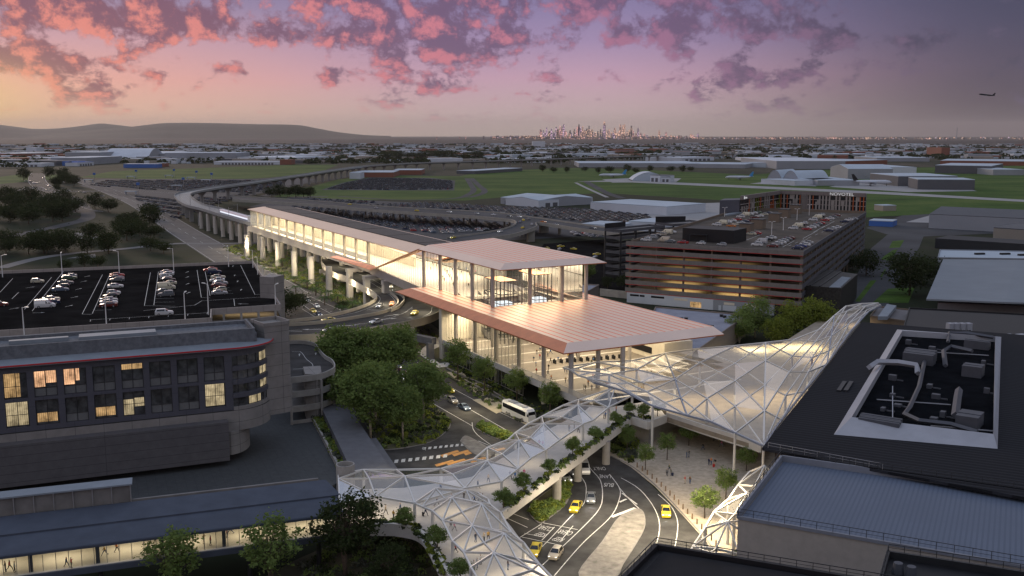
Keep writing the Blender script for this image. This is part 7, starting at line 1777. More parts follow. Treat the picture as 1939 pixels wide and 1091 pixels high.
f2 = flat([(1052,548),(1062,538),(1134,541),(1108,556),(1080,566)], 8.0, 'small flat roofed building with two roof vents just behind the hall roof', wall=MATS['brown_render'])
for a, c in ((1077,544),(1084,543)): b = MB(); p = W(a, c, 8); b.cyl(p, 8.06, 9.4, .6, .8, 10); b.build('roof_vent', [m_dark_metal], f2)
b = MB(); b.wall(W(1136,560,0), W(1192,566,0), .4, 0, 3.2); tag(b.build('retaining_wall', [m_conc]), 'pale retaining wall beside the foot of the parking structure', 'wall')
# ---- large dark hall at the right
TZ = 15.0; hl = empty('terminal_hall', W(1700, 750, TZ), 'huge dark ribbed hall roof with a sunken plant well, right foreground', 'terminal')
t0, t1, t2, t3 = W(1443,848,TZ), W(1632,610,TZ), W(2160,652,TZ), W(2250,1000,TZ)
tv_ = (t1-t0).normalized(); tw_ = (t3-t0).normalized()
m_dkroof = ribbed('hall_roof_dark', (.017, .018, .021), tv_, 1.5, .8, .0, .5, .12, .05, (.034, .036, .042), .3, spec=.05)
b = MB(); b.hexa([t0-Vector((0, 0, .5)), t3-Vector((0, 0, .5)), t2-Vector((0, 0, .5)), t1-Vector((0, 0, .5))], [t0, t3, t2, t1]); b.build('roof', [m_dkroof], hl)
q = [Vector((p.x, p.y, 0)) for p in (t0+tv_*2+tw_*2, t3+tv_*2, t2-tv_*1, t1-tv_*1.5+tw_*2)]; b = MB(); b.prism(q, 0, TZ-.51); b.build('wall', [mat('timber_dark', (.06, .045, .035), .8, var=.15)], hl)
b = MB()
for k in range(5): p = q[0]+tw_*(1.2+k*1.3)-tv_*.1; b.box(p, .9, .1, 8, 13.5, math.atan2(tw_.y, tw_.x))
b.build('window', [CUR[1]], hl)
def railing(pts, h, label, parent=None, m=None, name='railing', step=2.2):
    b = MB(); pts = [Vector(p) for p in pts]
    for p, q_ in zip(pts, pts[1:]):
        L = (q_-p).length; n = max(1, int(L/step)); u = Vector((0, 0, h))
        b.bar(p+u, q_+u, .07); b.bar(p+u*.5, q_+u*.5, .04)
        for k in range(n+1): c = p.lerp(q_, k/n); b.bar(c, c+u, .06)
    o = b.build(name, [m or m_dark_metal], parent); 
    return o if parent is not None else tag(o, label, 'railing')
railing([t0+tv_*1+Vector((0, 0, 0)), t0.lerp(t1, .97)], 1.0, '', hl, m_steel); railing([t0+tw_*1+tv_*.5, t0.lerp(t3, .33)+tv_*.5], 1.0, '', hl, m_steel)
# sunken plant well with a pale screen
def TQ(px, py, z=TZ): p = W(px, py, z); return p
s0, s1, s2, s3 = TQ(1579,823), TQ(1699,624), TQ(1896,638), TQ(1889,850)
i0, i1, i2, i3 = TQ(1612,805), TQ(1708,637), TQ(1884,648), TQ(1880,838)
m_scr = mat('screen_pale', (.36, .37, .40), .7, .0, spec=.2, var=.08, scale=.3)
up = Vector((0, 0, 1.6)); b = MB(); so_, si_ = [s0, s1, s2, s3], [i0, i1, i2, i3]
for k in range(4):
    j = (k+1) % 4; b.face([so_[k]+Vector((0, 0, .01)), so_[j]+Vector((0, 0, .01)), si_[j]+up, si_[k]+up]); b.face([si_[k]+up, si_[j]+up, si_[j]+Vector((0, 0, .02)), si_[k]+Vector((0, 0, .02))])
b.build('plant_screen', [m_scr], hl)
b = MB(); b.face([p+Vector((0, 0, .03)) for p in si_]); b.build('plant_floor', [mat('plant_floor', (.008, .009, .011), .9, spec=0, var=.4, scale=.3)], hl)
m_ahu = mat('plant_grey', (.085, .09, .105), .6, .2, var=.1, scale=.5)
def ahu(px, py, w, d, h, label, n=1):
    p = TQ(px, py); e = empty('air_handling_unit', p+Vector((0, 0, .03)), label, 'roof plant', 'plant on the dark hall roof')
    for k in range(n):
        c = p+tv_*(k*(d+.25)); b = MB(); b.box(c, w, d, TZ+.05, TZ+h, math.atan2(tw_.y, tw_.x)); b.build('casing', [m_ahu], e)
        b = MB(); b.box(c, w*1.02, d*.2, TZ+h+.004, TZ+h+.12, math.atan2(tw_.y, tw_.x)); b.build('lid_rib', [m_ahu], e)
for r in ((1740,688,7,3.4,2.6,'double grey plant box at the far left of the plant well',2),(1665,812,7.5,1.9,1.8,'double low plant box at the near left of the plant well',2),(1850,660,6,2.6,2.2,'plant box at the far right of the plant well',1),(1842,712,4.2,4,2.6,'square plant box at the right of the plant well',1),(1835,808,4,5.5,2.6,'plant box at the near right of the plant well',1)): ahu(*r)
def duct(pts, r, label, m=None):
    b = MB(); b.tube([TQ(a, c)+Vector((0, 0, z)) for a, c, z in pts], r*.95, 4); tag(b.build('duct', [m or m_ahu]), label, 'duct', 'ducts on the roofs')
duct([(1645,708,1.6),(1660,701,2.0),(1700,702,2.0),(1735,707,1.9),(1738,712,.6)], .75, 'pale bent duct crossing the left of the plant well', m_scr)
duct([(1750,692,1.0),(1740,740,1.0),(1722,780,1.0),(1712,795,1.2),(1740,808,1.2),(1800,815,1.2),(1850,828,1.0)], .5, 'long dark duct running down the middle of the plant well')
duct([(1790,696,.4),(1786,676,1.6),(1800,671,2.0),(1840,680,2.0)], .6, 'short dark elbow duct in the middle of the plant well')
duct([(1795,650,.3),(1797,640,1.5),(1830,643,1.8),(1880,650,1.6)], .5, 'dark duct along the far side of the plant well')
duct([(1808,800,1.4),(1812,770,1.9),(1815,752,1.6)], .8, 'fat upright duct by the near right plant box')
g9 = random.Random(3)
for k, (a, c) in enumerate(((1690,752),(1700,770),(1672,778),(1760,735),(1772,755),(1785,790),(1768,800),(1862,690),(1868,745),(1720,652),(1765,662),(1690,720))):
    b = MB(); p = TQ(a, c); b.box(p, g9.uniform(.8, 1.8), g9.uniform(.8, 1.6), TZ+.04, TZ+g9.uniform(.5, 1.3), math.atan2(tw_.y, tw_.x)); b.box(p+tw_*1.5, 1.6, .25, TZ+.04, TZ+.3, math.atan2(tw_.y, tw_.x)); tag(b.build('plant_box', [m_ahu]), 'small dark plant box with a pipe stub on the floor of the plant well', 'roof plant', 'small boxes in the plant well')
for k, (p_, q_) in enumerate((((1660,760),(1800,770)),((1690,735),(1690,800)),((1740,668),(1872,676)),((1762,810),(1880,820)))):
    b = MB(); b.bar(TQ(*p_)+Vector((0, 0, .4)), TQ(*q_)+Vector((0, 0, .4)), .18); tag(b.build('pipe', [m_scr]), 'thin pale pipe run across the floor of the plant well', 'pipe', 'pipes in the plant well')
for k, (a, c) in enumerate(((1588,742),(1601,742))):
    b = MB(); p = TQ(a, c); b.bar(p+Vector((0, 0, .2)), p+tv_*9+Vector((0, 0, .2)), .9, .35); tag(b.build('skylight_strip', [m_dark_metal]), 'thin dark rooflight strip on the open hall roof, '+('left' if k == 0 else 'right')+' of two', 'rooflight')
# plant row and far roofs behind the hall
for k, a in enumerate((1798,1809,1821,1833)):
    p = W(a, 628, 12); e = empty('chiller', Vector((p.x, p.y, 11)), 'pale upright chiller in the row of four behind the dark hall', 'chiller', 'chillers behind the hall'); b = MB(); b.box(p, 1.6, 1.6, 11, 14.6, .3); b.build('casing', [m_scr], e); b = MB(); b.box(p-Vector((.2, .9, 0)), 1.2, .3, 11.3, 12.6, .3); b.build('louvre', [m_black], e)
for k, a in enumerate((1853,1877,1909,1933)):
    p = W(a, 642, 12); e = empty('condenser', Vector((p.x, p.y, 11)), 'low louvred condenser in the row right of the chillers', 'condenser', 'condensers behind the hall'); b = MB(); b.box(p, 2.6, 1.8, 11, 13.4, .3); b.build('casing', [m_scr], e); b = MB()
    for q_ in range(3): b.box(p-Vector((.25, 1.0, 0)), 2.2, .15, 11.3+q_*.7, 11.6+q_*.7, .3)
    b.build('louvre', [m_black], e)
lw = flat([(1700,660),(1722,585),(2000,600),(2000,680)], 11.0, 'low black roof carrying the chillers behind the dark hall', wall=m_black, m=m_black)
m_pale_roof = mat('roof_pale_grey', (.22, .245, .27), .7, .0, spec=.15, var=.06, scale=.1)
wh = empty('pale_roofed_hall', W(1850, 560, 12), 'hall with a big plain pale grey roof and dark wall slot, right edge', 'building'); zw = 13.0
w0, w1, w2, w3 = W(1754,566,zw-1), W(1786,491,zw+1), W(2150,500,zw+1), W(2150,580,zw-.5); wm, wn = W(1903,572,zw+.2), W(1925,492,zw+1.6)
b = MB(); dz = Vector((0, 0, .6))
for q in ([w0, wm, wn, w1], [wm, w3, w2, wn]): b.hexa([p-dz for p in q], q)
b.build('roof', [m_pale_roof], wh)
b = MB(); b.prism([Vector((p.x, p.y, 0)) for p in (W(1776,572,zw-2), W(2150,586,zw-2), w2, w1+Vector((3, 0, 0)))], 0, zw-2.2); b.build('wall', [mat('wall_mauve_grey', (.16, .145, .15), .8, var=.08)], wh)
b = MB(); b.wall(W(1822,600,7)-Vector((0, 1.2, 0)), W(1918,604,7)-Vector((0, 1.2, 0)), .6, 5.5, 8.6); b.build('dark_opening', [m_black], wh)
flat([(1776,489),(1780,474),(2000,478),(2000,492)], 12.0, 'pale blue flat roof with small dark plant just behind the big pale roof', m=BW['paleblue'], wall=BW['grey'])
for k, (a, c) in enumerate(((1855,482),(1903,482),(1937,484))): b = MB(); p = W(a, c, 12.1); b.box(p, 5, 1.6, 12.06, 12.9, .2); tag(b.build('roof_plant', [m_black]), 'low dark plant on the pale blue roof, '+('left','middle','right')[k], 'roof plant')
# link building at the far end of the glass canopy
flat([(1648,600),(1662,582),(1742,590),(1730,612)], 9.0, 'small paved roof terrace block at the far end of the glass canopy', m=mat('terrace_paving', (.16, .15, .15), .8, var=.1), wall=m_tan)
b = MB(); b.hexa([W(1662,606,9.6), W(1680,606,9.6), W(1697,585,9.6), W(1679,582,9.6)], [p+Vector((0, 0, 1.2)) for p in (W(1662,606,9.6), W(1680,606,9.6), W(1697,585,9.6), W(1679,582,9.6))]); tag(b.build('link_roof', [m_visor]), 'small sloping white link roof beside the terrace block', 'roof')
# ---- blue roofed block in front
BZ = 15.0; k0, k1 = W(1398,968,BZ), W(1480,862,BZ); kd = (k1-k0).normalized(); kw = (W(1939,1060,BZ)-k0).normalized(); FW = 70
bl_ = empty('blue_roofed_block', k0.lerp(k1, .5)+kw*20-Vector((0, 0, 15)), 'pale walled block with a blue grey ribbed flat roof and black railings', 'building')
k2, k3 = k1+kw*FW, k0+kw*FW
def g0(p): return Vector((p.x, p.y, 0))
b = MB(); b.prism([g0(k0), g0(k3), g0(k2), g0(k1)], 0, BZ-1.2); b.build('wall', [mat('render_pale', (.42, .38, .33), .85, var=.08, scale=.8)], bl_)
b = MB(); ins = [g0(k0+kd*.4+kw*.4), g0(k3+kd*.4), g0(k2-kd*.4), g0(k1-kd*.4+kw*.4)]; b.prism(ins, BZ-1.199, BZ-1.0); b.build('roof', [ribbed('roof_blue_ribbed', (.125, .155, .21), kw, .7, .6, .1, .3, .06, .1, (.104, .130, .18), .4, spec=.2)], bl_)
b = MB()
for p, q in ((k0, k1), (k1, k2), (k0, k3)): b.wall(p, q, .4, BZ-1.198, BZ+(0 if p is not k0 or q is k1 else -.7))
b.build('parapet', [mat('parapet_blue_grey', (.22, .235, .27), .8, var=.1, scale=.6)], bl_)
railing([k1, k0+Vector((0, 0, 0))], 1.0, '', bl_); railing([k0-Vector((0, 0, .7)), k3-Vector((0, 0, .7))], 1.1, '', bl_); railing([k1+Vector((0, 0, 0)), k2], 1.0, '', bl_)
# lower service roof with ducts, in front of the white wall
LZ = 5.0; sv = flat([(1425,1075),(1448,1020),(2100,1165),(2100,1300),(1500,1300)], LZ, 'low ribbed service roof with fat ducts below the pale wall', m=ribbed('service_roof', (.10, .11, .13), kw, .7, .5, .3, .9, .08), wall=m_conc_dark)
for pts, r, lb in (([(1449,1072,1.2),(1447,1052,1.6),(1458,1040,1.8),(1500,1046,1.8),(1560,1056,1.8),(1618,1068,1.8),(1632,1050,1.8)], .95, 'fat grey duct bending round at the left end of the service roof'), ([(1468,1085,1.2),(1475,1066,1.6),(1500,1064,1.8),(1560,1076,1.8),(1640,1092,1.8)], .95, 'second fat grey duct, nearer the bottom edge')):
    b = MB(); b.tube(smooth_path([W(a, c, LZ+z) for a, c, z in pts], 3), r, 4); tag(b.build('duct', [m_scr]), lb, 'duct', 'ducts on the roofs')
# near black roofs at the bottom edge
NZ = 26.0
e = empty('black_roof_block', W(1500, 1060, NZ), 'black roofed block with a thin railing cut by the bottom edge', 'building')
q = [W(1180,1092,NZ), W(1243,1030,NZ), W(2150,1180,NZ), W(2200,1500,NZ), W(1100,1400,NZ)]; q = [g0(p) for p in q]
b = MB(); b.prism(q, 0, NZ-.6); b.build('wall', [m_black], e); b = MB(); b.prism([p+(sum(q, Vector())/5-p).normalized()*1.2 for p in q], NZ-.599, NZ-.4); b.build('roof', [mat('roof_black', (.010, .010, .012), .9, var=.3, scale=.4)], e)
b = MB(); [b.wall(q[i], q[(i+1) % 5], .5, NZ-.598, NZ) for i in range(3)]; b.build('parapet', [m_black], e)
railing([W(1165,1110,NZ), W(1243,1030,NZ), W(2100,1172,NZ)], .75, '', e, m_dark_metal, step=1.6)
e = empty('black_roof_block', W(1800, 1060, 22), 'black box with a railing at the bottom right corner', 'building')
q = [g0(W(a, c, 22)) for a, c in ((1664,1110),(1682,1046),(2100,1110),(2150,1250),(1650,1250))]; b = MB(); b.prism(q, 0, 21.4); b.build('wall', [m_black], e); b = MB(); [b.wall(q[i], q[(i+1) % 5], .4, 21.401, 22.2) for i in (0, 1)]; b.build('parapet', [m_dark_metal], e)
railing([p+Vector((0, 0, 22.2)) for p in (q[0], q[1], q[2])], .8, '', e, m_dark_metal, step=1.6)
for k, (a, c) in enumerate(((1700,1085),(1725,1092))): b = MB(); p = W(a, c, 21.4); b.cyl(p, 21.4, 22.6, .7, .5, 10); tag(b.build('roof_cowl', [m_ahu]), 'small round cowl on the black box at bottom right, '+('left' if k == 0 else 'right'), 'cowl')
# trees at the right
for k, (kd_, a, c, s_, lb) in enumerate((('gum_b',1105,541,.75,'dark leafy tree behind the tip of the hall roof'),('far_a',1150,546,.5,'small tree at the foot of the ramp tower, left'),('far_b',1185,548,.75,'small tree at the foot of the ramp tower, right'),
    ('lit_a',1430,640,1.05,'pale limbed tree at the left of the lit trees by the canopy'),('lit_a',1400,650,.8,'low pale limbed tree beside the flat roof corner'),('lit_y',1500,640,1.1,'yellow green lit tree in the middle of the trees by the canopy'),('lit_y',1545,635,1.15,'bright yellow green tree nearest the mesh clad annex'),('lit_y',1470,652,.8,'low yellow green tree by the canopy edge'),
    ('far_a',1640,522,1.15,'dark tree right of the mesh clad annex'),('far_b',1615,512,.9,'dark tree along the side of the parking structure'),('far_a',1722,560,1.7,'largest dark tree in front of the big pale roof'),('far_b',1745,540,1.4,'dark tree behind the largest one by the big pale roof'),('far_a',1700,520,1.0,'dark tree on the verge of the access road'))):
    tree(kd_, W(a, c, 0), s_, k*1.4, lb, 'trees at the right')
lamp('AREA', W(1510,640,9), 4200, (1, .85, .45), 14, 8, name='tree_light'); lamp('AREA', W(1430,650,8), 1800, (1, .85, .5), 8, 6, name='tree_light')
for k in range(12):
    a = 700+k*26+rnd.uniform(-9, 9); tree('far_b' if k % 2 else 'far_a', W(a*1.0+330, 327+rnd.uniform(-2, 2), 0), 1.0+.4*rnd.random(), k, 'scattered tree along the edge of the airfield grass', 'trees at the airfield edge')
for k in range(9): tree('far_b', W(735+k*21, 304.5+rnd.uniform(-1.5, 1.5), 0), 2.4+rnd.random(), k, 'dark tree in the belt behind the far flyover', 'trees behind the far flyover')
# ================================================================== vehicles
def hd(a, b_, z=0.0):
    p, q = W(a[0], a[1], z), W(b_[0], b_[1], z); return math.atan2(q.y-p.y, q.x-p.x)
ORD = ['first', 'second', 'third', 'fourth', 'fifth', 'sixth', 'seventh', 'eighth', 'ninth', 'tenth', 'eleventh', 'twelfth']
KN = dict(sedan='sedan', hatch='hatchback', suv='estate car', van='van')
def pname(p): return dict(bluegrey='blue grey').get(p, p)
# left parking deck
rowdir = W(*zq(605,125), ZC)-W(*zq(485,358), ZC); side_h = math.atan2(rowdir.y, rowdir.x)-math.pi/2
rows_l = [[(410,131,'sedan','silver'),(410,142,'sedan','green'),(388,170,'sedan','grey'),(370,194,'hatch','black'),(358,211,'sedan','bluegrey'),(303,268,'sedan','cream'),(302,287,'sedan','navy'),(267,308,'van','white')],
          [(692,126,'sedan','red'),(690,140,'sedan','navy'),(690,153,'sedan','grey'),(682,191,'sedan','white'),(672,230,'hatch','white'),(656,250,'sedan','black'),(644,273,'sedan','silver'),(643,288,'sedan','white'),(640,304,'sedan','maroon')],
          [(988,108,'sedan','silver'),(985,119,'sedan','white'),(980,134,'hatch','white'),(993,153,'sedan','black'),(998,173,'sedan','cream'),(985,201,'van','cream'),(972,222,'sedan','grey'),(980,242,'suv','grey')],
          [(1243,93,'sedan','red'),(1267,108,'suv','navy'),(1288,137,'sedan','cream'),(1283,155,'sedan','white'),(1300,172,'sedan','silver'),(1292,188,'sedan','maroon'),(1300,211,'hatch','cream'),(1296,231,'sedan','silver')]]
for ri, row in enumerate(rows_l):
    for k, (x, y, kd, pt) in enumerate(row):
        car(kd, pt, W(*zq(x, y+12), ZC+.01), side_h+(math.pi if (k*7+ri) % 3 == 0 else 0)+rnd.uniform(-.04, .04), '%s %s on left parking deck, %s row, %s from far end' % (pname(pt), KN[kd], ORD[ri], ORD[k]), 'cars parked on the left deck')
car('hatch', 'cream', W(*zq(222, 174), ZC+.01), side_h, 'lone cream hatchback at the far left of the left parking deck', 'cars parked on the left deck')
car('suv', 'white', W(*zq(970, 364), ZC+.01), side_h, 'lone white estate car by the near edge of the left parking deck', 'cars parked on the left deck')
car('sedan', 'maroon', W(*zq(-6, 312), ZC+.01), side_h, 'maroon car cut by the left edge of the picture on the left deck', 'cars parked on the left deck')
# right parking structure
def zr(x, y): return (1340+x/6.06, 340+y/6.06)
rows_r = [('front row', [(565,755,'suv','white'),(612,728,'van','silver'),(690,697,'sedan','black'),(727,674,'sedan','white')]),
 ('second front row', [(745,770,'sedan','maroon'),(798,748,'sedan','silver'),(838,728,'sedan','white'),(868,708,'sedan','silver'),(905,692,'sedan','grey'),(940,678,'sedan','maroon')]),
 ('front row at right side', [(1032,794,'sedan','navy'),(1070,772,'sedan','blue'),(1115,755,'sedan','white'),(1152,732,'sedan','silver')]),
 ('middle right row', [(980,565,'suv','white'),(1032,541,'van','cream'),(1068,522,'sedan','black'),(1105,505,'hatch','white')]),
 ('second middle right row', [(1137,574,'sedan','red'),(1190,554,'sedan','white'),(1225,536,'sedan','silver'),(1265,518,'sedan','grey'),(1295,506,'sedan','red')]),
 ('middle row at right side', [(1385,592,'sedan','navy'),(1425,572,'sedan','silver'),(1480,555,'sedan','white')]),
 ('far right row', [(1210,466,'suv','white'),(1257,442,'van','cream'),(1292,424,'sedan','black'),(1305,408,'hatch','white')]),
 ('second far right row', [(1345,470,'sedan','red'),(1400,450,'sedan','white'),(1440,432,'sedan','grey'),(1475,416,'sedan','maroon')]),
 ('far row at right side', [(1572,487,'sedan','navy'),(1622,466,'sedan','white'),(1672,456,'sedan','silver')]),
 ('left middle row', [(102,524,'suv','white'),(167,506,'van','cream'),(225,491,'sedan','white'),(280,476,'sedan','white'),(340,461,'sedan','red')]),
 ('second left middle row', [(270,537,'sedan','orange'),(330,517,'sedan','cream'),(380,502,'sedan','white'),(430,486,'sedan','navy'),(478,472,'sedan','maroon')]),
 ('left far row', [(377,430,'suv','white'),(432,411,'van','cream'),(480,401,'sedan','white'),(530,386,'sedan','white'),(573,380,'sedan','green')]),
 ('second left far row', [(540,439,'sedan','maroon'),(595,421,'sedan','white'),(650,402,'sedan','cream'),(700,387,'sedan','navy')]),
 ('behind black plant room', [(340,619,'sedan','green'),(390,611,'sedan','red'),(500,629,'sedan','cream'),(560,622,'sedan','red')])]
rh = math.atan2(ru.y, ru.x)
for nm, row in rows_r:
    for k, (x, y, kd, pt) in enumerate(row):
        car(kd, pt, W(*zr(x, y+8), RZ+.01), rh+math.pi+rnd.uniform(-.04, .04), '%s %s on parking structure, %s, %s' % (pname(pt), KN[kd], nm, ORD[k]), 'cars parked on the parking structure roof')
for k, (x, y, kd, pt) in enumerate(((182,106,'suv','white'),(230,86,'suv','silver'),(268,74,'sedan','black'),(305,64,'suv','beige'),(350,50,'van','cream'),(383,42,'sedan','white'),(325,113,'van','beige'),(375,119,'sedan','grey'),(478,126,'sedan','red'),(620,133,'hatch','white'),(785,144,'hatch','silver'))):
    car(kd, pt, W(1180+x/4.215, 430+(y+6)/4.215, RZ+.01), rh+math.pi+rnd.uniform(-.05, .05), '%s %s at front left corner of parking structure roof, %s from left' % (pname(pt), KN[kd], ORD[k]), 'cars parked on the parking structure roof')
# cars on the roads: position, where it heads, what it is
SPOT = []
def road_car(p, q, z, kd, pt, label, taxi=False, beam=0, cat=None):
    h = hd(p, q, z); loc = W(p[0], p[1], z+.012); o = car(kd, pt, loc, h, label, 'cars on the roads', 'taxi' if taxi else 'car', True, cat or ('taxi' if taxi else 'car'), True, taxi)
    if beam:
        d = Vector((math.cos(h), math.sin(h), 0)); l = lamp('SPOT', loc+d*2.5+Vector((0, 0, .75)), beam, (.92, .96, 1), .12, spot=R(62), name='headlamp_beam')
        l.rotation_euler = (d*1.0+Vector((0, 0, -.22))).to_track_quat('-Z', 'Y').to_euler()
    return o
RC = [((850,742),(870,754),0,'sedan','yellow','yellow taxi on the main road, behind a beige hatchback',1,0),((857,762),(880,775),0,'hatch','beige','beige hatchback on the main road between a taxi and a dark sedan',0,150),((879,775),(905,790),0,'sedan','bluegrey','dark blue grey sedan leading the lane past the road median',0,260),
      ((765,719),(780,733),0,'hatch','white','white hatchback on the main road under the gum trees',0,100),((763,706),(775,716),0,'sedan','maroon','maroon sedan behind the white hatchback under the gum trees',0,0),((752,697),(765,708),0,'sedan','grey','grey sedan half hidden by the gum trees',0,0),
      ((1107,893),(1114,915),0,'van','white','white van under the footbridge in the bus lane queue',0,300),((1085,897),(1100,912),0,'sedan','silver','silver sedan just under the footbridge beside the white van',0,120),((1070,909),(1082,922),0,'sedan','silver','second silver sedan mostly hidden under the footbridge',0,0),
      ((1119,948),(1118,975),0,'sedan','grey','grey sedan in the curved lane right of a yellow taxi',0,300),((1090,965),(1072,998),0,'sedan','yellow','yellow taxi facing the camera in the curved inner lane',1,300),((1261,974),(1263,1002),0,'sedan','yellow','yellow and green taxi alone in the right hand lane by the plaza',1,300),
      ((1013,1047),(1000,1078),0,'sedan','yellow','yellow taxi beside the lower canopy at the bottom of the road',1,0),((1052,1054),(1033,1080),0,'hatch','beige','beige hatchback at the bottom of the road beside a taxi',0,0),
      ((582,571),(600,583),0,'suv','silver','silver estate on the dark road below the viaduct, farthest',0,0),((600,582),(620,596),0,'sedan','white','white sedan on the dark road below the viaduct',0,0),((593,591),(612,604),0,'sedan','yellow','yellow taxi on the dark road below the viaduct',1,0),((604,598),(622,610),0,'sedan','navy','navy sedan ahead of the taxi on the dark road below the viaduct',0,160),
      ((739,545),(750,556),ZR,'sedan','white','white sedan on the ring road just under the viaduct edge',0,260),((719,582),(705,590),ZR,'sedan','silver','silver sedan on the inner carriageway of the ring road',0,260),((742,579),(734,590),ZR,'hatch','orange','orange hatchback where the ring road carriageways split',0,200),((785,596),(765,609),ZR,'sedan','yellow','yellow and green taxi on the outer ring road below the copper canopy',1,200),
      ((712,612),(685,617),ZR,'sedan','white','white sedan on the outer ring road, middle',0,0),((625,629),(600,630),ZR,'sedan','silver','silver sedan on the outer ring road above the gum trees',0,0),((650,627),(625,629),ZR,'sedan','navy','navy sedan on the outer ring road behind a silver sedan',0,0),((622,609),(600,611),ZR,'sedan','yellow','yellow taxi on the inner ring road, half behind the parapet',1,0),
      ((698,527),(715,538),ZR,'sedan','grey','grey sedan on the ring road deep under the viaduct',0,200),
      ((447,551),(430,540),0,'sedan','grey','x',0,0)]
for r in RC[:-1]: road_car(r[0], r[1], r[2], r[3], r[4], r[5], r[6], r[7])
for k, (p, q, pt, b_) in enumerate((((662,388),(640,386),'yellow',0),((712,395),(690,392),'silver',0),((789,400),(770,398),'yellow',0),((851,402.5),(870,404),'white',90),((903,405.5),(920,407),'silver',90),((934,408),(915,406),'white',0),((964,410.5),(980,412),'grey',90),((984,412),(1000,414),'white',0),((991,418),(985,412),'yellow',0),((1000,416.5),(985,414),'grey',0),((985,422),(995,418),'bluegrey',0),((990,432.5),(1000,428),'yellow',0),((1007,426.5),(1010,420),'silver',120),((947,440),(925,444),'white',120),((858,451.5),(840,455),'yellow',0),((1029,421.5),(1045,423),'orange',0),((1052,427),(1070,429),'silver',0),((1122,433.5),(1140,435),'grey',0))):
    road_car(p, q, 9.0, 'sedan', pt, '%s car on the far loop road, %s' % (pname(pt), ['first from left','second from left','third from left','fourth from left','fifth from left','sixth from left','seventh, before the bend','eighth, before the bend','at the fork, upper','at the fork, behind a taxi','inside the bend, grey blue','inside the bend, nearer','leaving the bend','on the near leg','last on the near leg','right of the fork','second right of the fork','near the right end'][k]), pt == 'yellow', b_)
for k, (a, c, pt) in enumerate(((1062,468,'yellow'),(1060,473,'silver'),(1086,473,'yellow'),(1130,483,'yellow'),(1127,488,'silver'),(1084,503,'silver'),(1050,507,'yellow'),(1063,511,'yellow'),(1036,472,'yellow'))):
    car('sedan', pt, W(a, c, .07), R(15)+k, '%s car in the taxi yard behind the hall roof, %s in the yard' % (pt, ORD[k]), 'cars in the taxi yard', 'taxi' if pt == 'yellow' else 'parked_car', False, 'taxi' if pt == 'yellow' else 'car', True, pt == 'yellow')
# coach
h = hd((962,783), (1003,801)); cl_ = W(982, 791.5, .03); coach = empty('coach', cl_, 'large white coach parked at the kerb beside the fourth street tree', 'coach', None); coach.rotation_euler = (0, 0, h)
def cpart(nm, b, m, smooth=False, par=None): o = b.build(nm, [m], None, origin=(0, 0, 0), smooth=smooth); o.parent = par or coach; return o
b = MB(); sec = [(-6.1, 1.15, .5, 3.3), (-5.9, 1.25, .35, 3.5), (5.3, 1.25, .35, 3.5), (5.9, 1.22, .35, 3.0), (6.15, 1.1, .45, 1.7)]
pts = [[(x, -w, zb), (x, -w, zt-.5), (x, -w*.8, zt), (x, w*.8, zt), (x, w, zt-.5), (x, w, zb)] for x, w, zb, zt in sec]
for i in range(4):
    for j in range(6): k = (j+1) % 6; b.face([pts[i][j], pts[i][k], pts[i+1][k], pts[i+1][j]])
b.face(pts[0][::-1]); b.face(pts[-1]); cpart('body', b, PAINTS['white'])
for sg in (-1, 1):
    b = MB(); b.face([(-5.5, sg*1.262, 1.9), (4.9, sg*1.262, 1.7), (5.0, sg*1.262, 2.85), (-5.5, sg*1.262, 2.95)]); cpart('window', b, m_carglass)
    b = MB(); b.box((5.9, sg*.85), .12, .34, .75, 1.0); cpart('headlight', b, m_headl)
    b = MB(); b.bar((5.9, sg*1.15, 2.7), (6.3, sg*1.45, 2.5), .08); b.box((6.3, sg*1.45), .15, .25, 2.0, 2.5); cpart('mirror', b, m_rubber)
    for x in (-3.6, -2.4, 3.6):
        o = add_mesh('wheel', car_proto('sedan')['wheel'], coach, (x, sg*1.12, .5)); o.scale = (1.5, 1.4, 1.5)
b = MB(); b.face([(5.93, -1.12, 1.9), (5.93, 1.12, 1.9), (5.5, .98, 3.22), (5.5, -.98, 3.22)]); [None for _ in ()]
b = MB(); b.face([(6.13, -1.05, 1.75), (6.13, 1.05, 1.75), (5.93, .98, 2.95), (5.93, -.98, 2.95)]); cpart('windscreen', b, m_carglass)
b = MB(); b.box((-2.5, 0), 2.6, 1.5, 3.505, 3.75); b.box((2.5, 0), 1.6, 1.3, 3.505, 3.7); cpart('roof_unit', b, PAINTS['silver'])
l = lamp('SPOT', cl_+Vector((math.cos(h)*6.3, math.sin(h)*6.3, .9)), 120, (.95, .97, 1), .1, spot=R(60), name='headlamp_beam'); l.rotation_euler = Vector((math.cos(h), math.sin(h), -.25)).to_track_quat('-Z', 'Y').to_euler()
